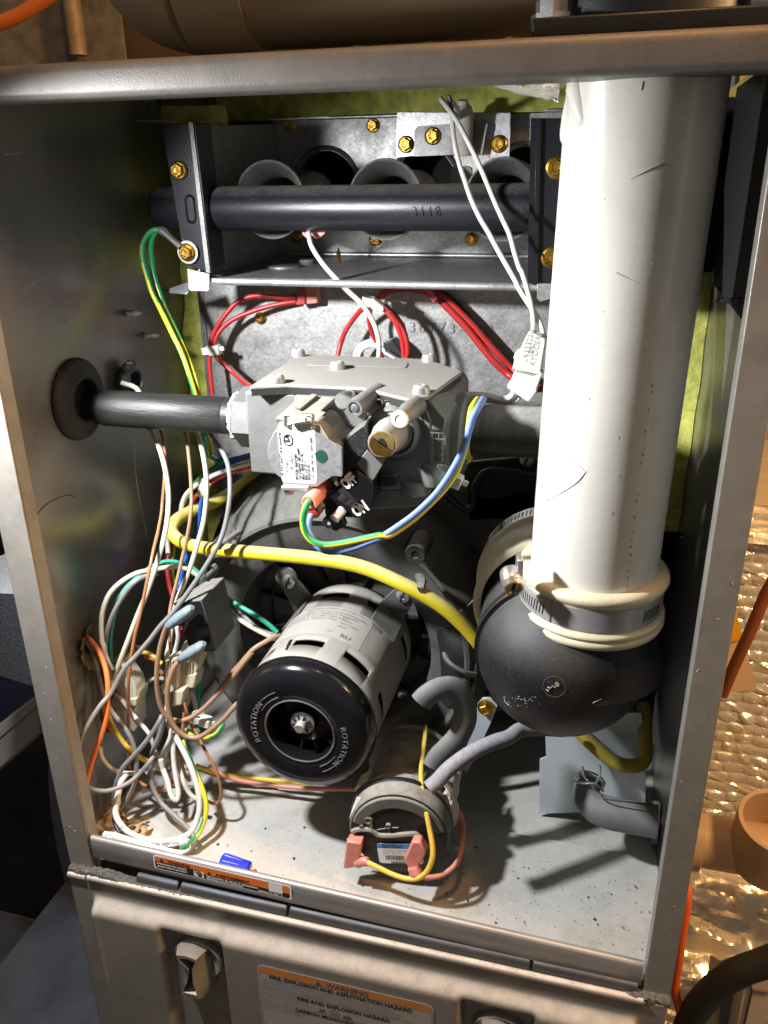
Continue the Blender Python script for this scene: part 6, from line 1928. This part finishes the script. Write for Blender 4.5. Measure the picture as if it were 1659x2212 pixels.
# ---------------------------------------------------------------- pressure switch leads
GP = 'pressure switch leads'
wire('yellow lead from the left salmon spade terminal up over the pressure switch', W(C5, [(300, 1842), (360, 1862), (450, 1905), (570, 1962), (690, 2000), (790, 2002), (862, 1962), (912, 1890), (940, 1790), (936, 1680), (914, 1560), (888, 1420), (862, 1290), (840, 1150), (834, 1010), (850, 860), (868, 710), (874, 610)], [.0200, .0185, .017, .016, .016, .018, .022, .028, .036, .050, .070, .09]), .00140, w_yellow, group=GP)
wire('salmon lead curving from the right spade terminal round the foot of the pressure switch', W(C5, [(810, 1960), (850, 1985), (920, 1990), (1010, 1972), (1100, 1920), (1165, 1850), (1195, 1760), (1212, 1640), (1215, 1500), (1190, 1400)], [.018, .020, .026, .036, .046, .058]), .00140, w_pink, group=GP)
GS = 'salmon spade terminals'
t = thing('spade_terminal', 'salmon spade terminal pushed on the left blade of the pressure switch', 'spade terminal', P(C5(220, 1900), .02), GS)
part('terminal_shell', MB().prism(PL(C5, [(148, 1660), (285, 1680), (262, 1815), (250, 1898), (128, 1918), (118, 1895), (140, 1720)], .0195), (0, .007, 0)), pinkp, t, bevel=.0010)
part('terminal_barrel', MB().tube([P(C5(248, 1852), .0215), P(C5(300, 1840), .0205), P(C5(345, 1848), .0200)], [.0032, .0030, .0026], 12, 3), pinkp, t)
t = thing('spade_terminal', 'salmon spade terminal pushed askew on the right blade of the pressure switch', 'spade terminal', P(C5(780, 1900), .02), GS)
part('terminal_shell', MB().prism(PL(C5, [(748, 1668), (822, 1668), (876, 1770), (850, 1840), (800, 1900), (745, 1950), (708, 1895), (675, 1830), (690, 1800)], .0195), (0, .0065, 0)), pinkp, t, bevel=.0010)
part('terminal_barrel', MB().tube([P(C5(760, 1890), .0200), P(C5(785, 1950), .0190), P(C5(800, 2000), .0180)], [.0034, .0040, .0030], 12, 3), pinkp, t)

# ================================================================ plugs in the harness
GPp = 'cream plugs in the harness'
t = thing('plug_connector', 'cream ribbed plug in the wire bundle, the taller one at the left', 'plug connector', P(C3(900, 700), .06), GPp)
m = MB().prism(PL(C3, [(835, 470), (905, 450), (950, 465), (935, 700), (940, 760), (800, 800), (790, 720), (820, 690)], .0600), (0, .010, 0))
part('plug_housing', m, cream_nylon, t, bevel=.0008)
m = MB()
for k in range(4):
    a = P(C3(852 + k * 22, 480), .0594); b = P(C3(842 + k * 22, 690), .0594)
    m.tube([a, b], .0006, 6, 1)
part('plug_rib', m, cream_nylon, t)
m = MB().prism(PL(C3, [(905, 760), (1000, 755), (985, 895), (890, 910)], .0585), (0, .010, 0))
part('plug_collar', m, cream_nylon, t, bevel=.0010)
t = thing('plug_connector', 'cream ribbed plug in the wire bundle, the one behind at the right', 'plug connector', P(C3(1060, 620), .065), GPp)
m = MB().prism(PL(C3, [(985, 330), (1020, 300), (1045, 330), (1160, 440), (1155, 500), (1110, 600), (1130, 610), (1105, 735), (985, 740), (970, 640), (950, 520)], .0660), (0, .010, 0))
part('plug_housing', m, cream_nylon, t, bevel=.0008)
m = MB()
for k in range(4):
    a = P(C3(1010 + k * 24, 490), .0654); b = P(C3(1008 + k * 24, 600), .0654)
    m.tube([a, b], .0006, 6, 1)
part('plug_rib', m, cream_nylon, t)
part('plug_collar', MB().prism(PL(C3, [(1010, 612), (1118, 600), (1100, 735), (1000, 742)], .0650), (0, .004, 0)), cream_nylon, t, bevel=.0010)
t = thing('plug_connector', 'milky plastic plug low on the left behind the orange wire', 'plug connector', P(C3(440, 900), .06))
m = MB().prism(PL(C3, [(360, 560), (400, 500), (440, 530), (470, 590), (540, 690), (560, 760), (560, 840), (585, 760), (580, 840), (562, 900), (565, 1100), (540, 1140), (470, 1110), (330, 910), (325, 850), (380, 760)], .0590), (0, .012, 0))
part('plug_housing', m, clear_nylon, t, bevel=.0010)
part('plug_latch', MB().prism(PL(C3, [(400, 600), (460, 570), (478, 700), (470, 780), (390, 770), (385, 740)], .0575), (0, .003, 0)), nylon, t, bevel=.0006)
part('plug_step', MB().prism(PL(C3, [(330, 860), (560, 830), (560, 900), (330, 920)], .0575), (0, .003, 0)), clear_nylon, t, bevel=.0006)
# plastic bushing in the left wall hole
bs = thing('wall_bushing', 'brown plastic bushing split into tabs round the hole in the left wall', 'bushing', PX((195, 1395), .004))
c = PX((192, 1392), .003)
m = MB()
for k in range(8):
    a = 2 * math.pi * k / 8 + .2
    d = Vector((0, math.cos(a), math.sin(a))); tt_ = Vector((0, -math.sin(a), math.cos(a)))
    p = c + d * .0085
    m.obox(p + Vector((.0026, 0, 0)) + d * .0018, d * .0048 + Vector((.0026, 0, 0)), tt_ * .0036, Vector((.0006, 0, 0)) - d * .0002)
part('bushing_tab', m, pm('brown_bushing', (.13, .10, .065), .4, 0, .2, 200), bs, bevel=.0004)
part('bushing_hole', MB().lathe([(0, .0), (.0078, .0)], c + Vector((.0006, 0, 0)), (1, 0, 0), 20, caps=False), void, bs)

# ================================================================ on the floor
nb, ns = P(C7(770, 262), .0125), P(C7(1000, 322), .0125)
wn = thing('wire_nut', 'blue wire nut lying on the floor just behind the sill', 'wire nut', nb)
d = (ns - nb); d.z = -.012 * d.x; L = d.length; d.normalize()
nb.z = zf(nb.x) + .0062
pfn = [(.0035, .0006), (.0050, 0), (.0058, .0008), (.0056, .004), (.0050, .010), (.0042, .018), (.0036, L - .001), (.0030, L)]
part('nut_body', MB().lathe(pfn, nb, d, 14), blue_nut, wn, ang=20)
m = MB()
for k in range(9):
    a = 2 * math.pi * k / 9
    n_ = Vector((0, math.cos(a), math.sin(a)))
    m.tube([nb + d * .002 + n_ * .0056, nb + d * (L - .001) + n_ * .0036], .0005, 6, 1)
part('nut_ridge', m, blue_nut, wn)
part('wire_end', MB().cyl(nb + d * (L - .001), nb + d * (L + .003), .0009, 8), w_copper, wn)
# label tape round the white loop
lt_ = thing('wire_tag', 'white paper tag with French print on the white loop behind the sill', 'wire tag', P(E8(700, 800), .009))
Yt = .0135


def tagq(pts, y):
    return PL(E8, pts, y)


s1 = [(262, 720), (300, 695), (400, 712), (560, 762), (760, 822), (1000, 880), (1110, 880), (1150, 845), (1145, 825)]
s1b = [(262, 760), (280, 830), (420, 880), (560, 920), (760, 960), (900, 960), (1040, 930), (1120, 900), (1150, 860)]
m = MB()
A_ = smooth([P(E8(*q), .0085) for q in s1], 4); B_ = smooth([P(E8(*q), .0050) for q in s1b], 4)
for i in range(len(A_) - 1):
    m.quad(A_[i], A_[i + 1], B_[i + 1], B_[i])
tg = part('tag_strip', m, paper, lt_, solid=.0003)
m = MB()
A_ = [P(E8(*q), .0115) for q in [(830, 815), (900, 830), (1000, 800), (1085, 745), (1110, 740)]]
B_ = [P(E8(*q), .0098) for q in [(860, 850), (940, 855), (1040, 845), (1110, 830), (1112, 820)]]
for i in range(4):
    m.quad(A_[i], A_[i + 1], B_[i + 1], B_[i])
tg2 = part('tag_strip', m, paper, lt_, solid=.0003)


def tag_line(s, a, b, size, dy, mat=ink_grey, parent=tg, bold=0.01):
    p0, p1 = P(E8(*a), dy), P(E8(*b), dy)
    u = (p1 - p0).normalized()
    v = Vector((0, -.25, 1)).normalized(); v = (v - u * v.dot(u)).normalized()
    n = u.cross(v)
    text('lettering', s, size, p0, u, v, mat, parent, bold=bold)


tag_line("correctement pour la mise a la terre", (372, 735), (860, 890), .0034, .0068)
tag_line("contr\u00f4les d'installation", (338, 762), (640, 850), .0034, .0058)
tag_line("\u00c9tiquette", (880, 848), (1060, 815), .0036, .0102, parent=tg2, bold=.02)
m = MB().tube([P(E8(*q), .0066) for q in [(372, 712), (310, 700), (290, 730), (310, 790), (380, 830), (430, 850)]], .00018, 5, 4)
build('tag_border', m, ink, tg)
m = MB().tube([P(E8(*q), .0110) for q in [(470, 640), (450, 680), (470, 720)]], .0002, 5, 3)
build('tag_band', m, ink, tg)
part('brown_band', MB().tube([P(C3(520, 2090), .0168), P(C3(550, 2108), .0168)], .00185, 12, 1), w_brown, lt_)
# grey pad standing at the left rear of the floor
pq = PL(C3, [(505, 1650), (600, 1560), (900, 1590), (1000, 1700), (930, 1930), (500, 1865)], .05)
z0 = zf(.07)
pa = [PZ(C3(500, 1868), z0), PZ(C3(935, 1935), z0), P(C3(985, 1700), .078), P(C3(560, 1640), .078)]
m = MB().prism(pa, (0, .0022, .0012))
tag(build('grey_pad', m, dust_pad, bevel=.0004), 'dusty grey pad leaning at the back of the floor behind the wire loops', 'pad')
# loose fibre at the left corner of the floor
rnd = random.Random(77)
m = MB()
for k in range(36):
    c = Vector((rnd.uniform(.006, .042), rnd.uniform(.012, .034), zf(.02) + rnd.uniform(.0005, .004)))
    u = Vector((rnd.uniform(-1, 1), rnd.uniform(-1, 1), rnd.uniform(-.5, .5))).normalized() * rnd.uniform(.002, .005)
    v = u.cross(Vector((rnd.uniform(-1, 1), rnd.uniform(-1, 1), 1))).normalized() * rnd.uniform(.0008, .002)
    m.quad(c - u - v, c + u - v * .6, c + u * .8 + v, c - u + v)
tag(build('fibre_scraps', m, pm('brown_fibre', (.42, .26, .12), .8, 0, .35, 300), solid=.0003), 'torn brown fibre scraps in the left floor corner', 'debris', kind='stuff')
# crumbs on the floor
m = MB(); mats_ = [pm('crumb_ochre', (.40, .31, .12), .8, 0, .3, 900), pm('crumb_dark', (.06, .05, .045), .8), pm('crumb_rust', (.26, .12, .045), .8), pm('crumb_pale', (.55, .53, .48), .8)]
for k in range(900):
    if k < 620:
        x, y = rnd.uniform(.205, .352), rnd.uniform(.012, .098)
    else:
        x, y = rnd.uniform(.05, .30), rnd.uniform(.012, .075)
    r = rnd.uniform(.0002, .0005) if rnd.random() < .90 else rnd.uniform(.0006, .0012)
    mi = rnd.choices((0, 1, 2, 3), (4, 3, 2, 4))[0]
    z = zf(x) + r * .35 - (.0022 if y > .078 else 0)
    vs = [Vector((x, y, z)) + Vector((a * r * rnd.uniform(.6, 1.3), b * r * rnd.uniform(.6, 1.3), c * r * rnd.uniform(.4, .9))) for a, b, c in ((1, 0, 0), (-1, 0, 0), (0, 1, 0), (0, -1, 0), (0, 0, 1), (0, 0, -.4))]
    m.add(vs, [(0, 2, 4), (2, 1, 4), (1, 3, 4), (3, 0, 4), (2, 0, 5), (1, 2, 5), (3, 1, 5), (0, 3, 5)], mi)
tag(build('floor_crumbs', m, mats_, sm=False, recalc=False), 'rust and dirt crumbs scattered on the cabinet floor', 'debris', kind='stuff')
# ================================================================ what shows round the cabinet
def struct(name, mb, mat, **k):
    o = build(name, mb, mat, **k)
    o['kind'] = 'structure'
    return o


struct('basement_floor', MB().box((-4, -3, -.66), (5, 4, -.64)), concrete)
# top left: mottled sheet with a conduit, brown board
sh = thing('duct_sheet', 'mottled grey sheet metal behind the furnace at the upper left', 'duct', (-.2, .42, .45))
part('sheet_face', MB().box((-.75, .470, .30), (P((262, 60), .47).x, .474, 1.1)), bg_grey, sh)
part('sheet_seam', MB().cyl(P((170, 120), .455), P((146, -60), .455), .0085, 18), pm('rusty_conduit', (.30, .22, .14), .6, .2, .3, 90), sh)
wb = build('brown_board', MB().box((P((262, 60), .48).x + .001, .478, .30), (.30, .49, 1.1)), bg_brown)
tag(wb, 'plain dark brown board behind the tan pipe', 'board')
ow = [P(FU(-30, 60), .40), P((20, 42), .40), P((60, 22), .40), P((110, -12), .40), P((150, -50), .40)]
tag(build('orange_cable', MB().tube(ow, .0060, 14, 5), w_orange), 'orange cable crossing the upper left corner', 'cable')
# tan pipe with a coupling along the top
tp = thing('overhead_pipe', 'plastic pipe tinted tan for warm lamplight, with an elbow lying over the furnace top', 'pipe', (.18, .13, .46))
yc = .135
zb = P((900, 106), yc - .004).z + .004
ro = .0335
part('pipe_tube', MB().cyl((P((560, 60), yc).x, yc, zb + ro), (P((1222, 60), yc).x, yc, zb + ro), ro, 64), bg_pvc, tp)
xa, xb = P((372, 60), yc).x - .004, P((572, 60), yc).x
part('pipe_coupling', MB().lathe([(.0370, 0), (.0375, -.003), (.0375, -.028), (.0368, -.032), (.0360, -.036)], (xb, yc, zb + ro), (1, 0, 0), 64), bg_pvc, tp)
eb = [(xb - .030, yc, zb + ro), (xb - .052, yc + .006, zb + ro + .006), (xb - .070, yc + .020, zb + ro + .022), (xb - .078, yc + .038, zb + ro + .045), (xb - .080, yc + .05, zb + ro + .08)]
part('pipe_elbow', MB().tube(eb, .0358, 40, 6), bg_pvc, tp)
# black vent flange on the furnace top
vf = thing('vent_flange', 'black plastic vent flange bolted on the furnace top at the right', 'vent flange', (.31, .06, .4515))
fa_, fb_ = P((1147, 97), .018), P((1660, 72), .018)
m = MB().box((fa_.x, .016, .4518), (.372, .15, .4585))
part('flange_plate', m, black_plastic, vf, bevel=.001)
part('flange_neck', MB().cyl((.305, .062, .4585), (.305, .062, .56), .045, 48), black_plastic, vf)
for q in ((1196, 58), (1652, 44)):
    p = P(q, .030)
    part('flange_bolt', MB().lathe([(.0085, -.004), (.0085, .002), (.0070, .0022), (.0070, .0065), (.0030, .0075), (.0030, .012), (0, .0122)], (p.x, p.y, .4590), (0, 0, 1), 8), screw_steel, vf)
cy = thing('grey_conduit', 'short grey conduit in front of the tan wall at the upper right', 'conduit', P((1478, 40), .30))
part('conduit_tube', MB().cyl(P((1484, 70), .30), P((1470, -60), .30), .012, 20), grey_bar, cy)
tag(build('basement_wall', MB().box((.40, .62, -.64), (2.2, .66, 2.0)), tan), 'plain tan wall behind the foil duct at the right', 'wall')
# ---------------------------------------------------------------- right: foil wrapped duct
rb = thing('insulated_duct', 'duct wrapped in quilted reflective foil to the right of the furnace', 'duct', (.6, .36, -.3))
z_t = P((1640, 1150), .33).z


rnd = random.Random(91)
jit_ = {}


def cell(i, j):
    if (i, j) not in jit_:
        jit_[(i, j)] = (rnd.uniform(-.2, .2), rnd.uniform(-.2, .2), rnd.uniform(.3, 1.35), rnd.uniform(-.8, .8), rnd.uniform(-.8, .8))
    return jit_[(i, j)]


def bub(u, v):
    x = .372 + u * .36
    z = z_t - v * (z_t + .175)
    zz = z + .0010 * math.sin(x * 55) + .0007 * math.sin(x * 131 + 2)
    j = math.floor(zz / .0100)
    xs_ = (x + .0009 * math.sin(z * 170) + (j % 2) * .0078) / .0156
    i = math.floor(xs_)
    dx, dz, hh, tx, tz = cell(i, j)
    fx = (xs_ - i) - .5 - dx; fz = zz / .0100 - j - .5 - dz
    r = math.hypot(fx, fz)
    fzr = zz / .0100 - j - .5
    h = (1 - abs(2 * fzr) ** 2.4) * .0016 * (1 + tz * .25)
    e = max(0, 1 - (math.hypot(fx * .95, fz * .8) / .50) ** 2)
    h += e ** .6 * .0016 * hh * (1 + fx * tx * 2 + fz * tz * 2) - .0006 * max(0, 1 - abs(r - .3) / .08) * hh
    h += .0007 * math.sin(x * 41 + z * 13) + .0009 * math.sin(z * 23 - x * 17)
    h += .0014 * max(0, 1 - abs((x * .7 + z + .02 * math.sin(z * 60)) % .047 - .023) / .004) + .0010 * max(0, 1 - abs((x - z * .6 + .015 * math.sin(x * 80)) % .061 - .03) / .003)
    if x < .398 + .01 * math.sin(z * 9): h *= .12
    return Vector((x, .335 - h - .025 * v, z))


part('quilted_foil', MB().grid(bub, 330, 330), foil, rb, ang=80)
part('duct_body', MB().box((.373, .345, -.30), (.73, .6, z_t - .002)), foil, rb)
m = crumple(lambda u, v: (Vector((.372 + u * .36, .340 - .02 * v, z_t + .020 - v * .026)), Vector((0, -1, .2))), 110, 14, .005, 14, 160, .02, .1)
part('torn_foil_edge', m, crinkle, rb, ang=15)
m = crumple(lambda u, v: (Vector((.372 + u * .40, .310 - .13 * v, -.165 - v * .085)), Vector((0, -.6, .8))), 150, 70, .0035, 5, 420, .02, .09)
part('crumpled_foil', m, crinkle, rb, ang=12)
m = crumple(lambda u, v: (Vector((.372 + u * .40, .180 + .04 * v, -.250 - v * .05)), Vector((0, -1, .1))), 90, 24, .006, 9, 160, .03, .12)
part('crumpled_foil', m, crinkle, rb, ang=12)
# tan pipe tee
te = thing('pipe_tee', 'tan plastic pipe tee with an open mouth in front of the foil duct', 'pipe fitting', P((1600, 1850), .21))
pa_, pb_ = P((1505, 1800), .215), P((1690, 1840), .215)
zt_ = (pa_.z + pb_.z) / 2 - .004
part('tee_run', MB().cyl((.36, .215, zt_), (.62, .215, zt_), .0205, 48), tee_m, te)
hub_x = P((1650, 1800), .205).x
part('tee_collar', MB().lathe([(.0215, 0), (.0240, .001), (.0240, .012), (.0215, .013)], (P((1514, 1790), .215).x - .012, .215, zt_), (1, 0, 0), 48), tee_m, te)
mth = MB().lathe([(.0260, -.004), (.0285, .010), (.0290, .042), (.0284, .0445), (.0252, .0445), (.0248, .040), (.0240, .0)], (hub_x + .006, .208, zt_), (.03, -.20, 1), 56, caps=False)
part('tee_branch', mth, tee_m, te, ang=40)
part('tee_floor', MB().lathe([(0, .006), (.0245, .006)], (hub_x + .006, .208, zt_), (.03, -.20, 1), 30, caps=False), pm('tee_inside', (.45, .33, .20), .6), te)
# card with a yellow corner, red brown cord
tg_ = thing('hang_card', 'tan card with a yellow corner hanging beside the furnace over the foil', 'card', P((1600, 1490), .24))
part('card_sheet', MB().prism([P(q, .24) for q in ((1530, 1300), (1588, 1318), (1606, 1380), (1636, 1490), (1560, 1497), (1530, 1497))], (0, .001, 0)), card, tg_, sm=False)
part('yellow_corner', MB().prism([P(q, .2385) for q in ((1530, 1316), (1592, 1330), (1602, 1372), (1598, 1384), (1560, 1389), (1530, 1389))], (0, .0008, 0)), pm('yellow_print', (.70, .36, .02), .5), tg_, sm=False)
cd_ = [P((1690, 1225), .215), P((1655, 1282), .215), P((1620, 1365), .215), P((1590, 1430), .217), P((1560, 1500), .22)]
tag(build('electric_wire', MB().tube(cd_, .0042, 12, 5), pm('brown_cord', (.20, .055, .02), .5)), 'red brown wire slanting across the foil and the tan card', 'wire')
oc_ = [P((1470, 1860), .045), P((1484, 1935), .035), P((1476, 2000), .030), P((1466, 2070), .026), P((1458, 2130), .024), P((1468, 2180), .022), P((1490, 2240), .02)]
tag(build('electric_wire', MB().tube(oc_, .0026, 12, 5), pm('orange_cord', (.55, .10, .02), .45)), 'orange wire running down the outer right edge of the cabinet', 'wire')
bc = [P((1700, 2060), .02), P((1650, 2080), .02), P((1600, 2098), .02), P((1556, 2125), .02), P((1520, 2160), .02), P((1492, 2200), .02), P((1475, 2250), .02)]
tag(build('black_cable', MB().tube(bc, .0075, 14, 5), rubber), 'thick black cable curving in the lower right corner', 'cable')
pb = thing('pale_box', 'pale carton with hexagon lines and a blue letter in the lower right corner', 'carton', P((1650, 2212), .10))
fr_ = [P((1585, 2260), .10), P((1608, 2120), .10), P((1700, 2160), .10), P((1700, 2300), .10)]
m = MB().prism([P((1580, 2280), .10), P((1612, 2108), .10), P((1720, 2120), .10), P((1720, 2300), .10)], (0, .10, -.10))
bx_ = part('carton_shell', m, box_white, pb, sm=False)
m = MB().tube([P((1615, 2110), .0992), P((1625, 2138), .0992), P((1665, 2144), .0992)], .0007, 5, 1).tube([P((1625, 2138), .0992), P((1604, 2230), .0992)], .0007, 5, 1)
part('hexagon_line', m, pm('line_brown', (.10, .05, .03), .6), pb)
text('lettering', 'o', .085, P((1636, 2268), .0990), UX, UZ, pm('navy_ink', (.02, .025, .20), .5), bx_, bold=.03)
gp = build('slate_box', MB().prism([P((1545, 2300), .12), P((1560, 2130), .12), P((1615, 2110), .12), P((1590, 2300), .12)], (0, .02, 0)), pm('slate_panel', (.10, .105, .125), .5))
tag(gp, 'slate grey box behind the black cable at the lower right', 'box')
# ---------------------------------------------------------------- left of the cabinet
lf = thing('dark_appliance', 'large black appliance in the dark at the left of the furnace', 'appliance', (-.3, .5, -.64))
part('appliance_front', MB().box((-1.2, .42, -.64), (-.015, .46, .30)), dark_bg, lf)
sb = thing('speckled_box', 'black speckled box with a pale dusty top at the left edge', 'box', P((20, 1480), .06))
q1 = [P((-90, 1278), .06), P((34, 1283), .06), P((78, 1484), .06), P((6, 1462), .06), P((-90, 1440), .06)]
m = MB().prism(q1, (0, .10, .012))
part('box_shell', m, speckle, sb, sm=False)
lw_ = build('striped_wire', MB().tube([P((-20, 1222), .12), P((10, 1210), .12), P((28, 1200), .12), P((48, 1190), .12)], .0040, 12, 4), w_cream)
tag(lw_, 'pale wire leaving the cabinet over the speckled box', 'wire')
lw2 = build('red_green_wire', MB().tube([P((-20, 1258), .11), P((12, 1240), .11), P((40, 1222), .11)], .0042, 12, 4, stripe=.1), [w_pink, w_green])
tag(lw2, 'pink and green cable over the speckled box at the left edge', 'wire')
m = MB().prism([P((-60, 1646), .16), P((84, 1523), .16), P((86, 1582), .16), P((-60, 1712), .16)], (0, .02, -.004))
m.prism([P((-60, 1612), .158), P((84, 1500), .158), P((84, 1523), .158), P((-60, 1646), .158)], (0, .02, 0))
tag(build('slanted_rail', m, grey_bar, bevel=.001), 'grey metal rail slanting in the dark left of the cabinet', 'rail')
bn = thing('dark_carton', 'dark blue box behind the slanted rail at the left edge', 'box', P((0, 1600), .2))
part('box_face', MB().prism([P((-60, 1490), .22), P((72, 1484), .22), P((78, 1560), .22), P((-60, 1640), .22)], (0, .02, 0)), pm('navy_box', (.015, .015, .04), .5), bn, sm=False)
hp = [P((138, 1560), .10), P((128, 1620), .10), P((124, 1690), .10), P((130, 1760), .10), P((142, 1830), .10), P((158, 1900), .10)]
tag(build('black_hose', MB().tube(hp, .0065, 14, 5), rubber), 'black hose bulging out behind the lower left cabinet edge', 'hose')
tag(build('floor_mat', MB().hexa([Vector((x, y, z)) for z in (-.42, -.41) for x, y in ((-.30, -.02), (.0, -.02), (.0, .45), (-.30, .45))]), concrete), 'slate grey slab low in the lower left corner', 'slab')
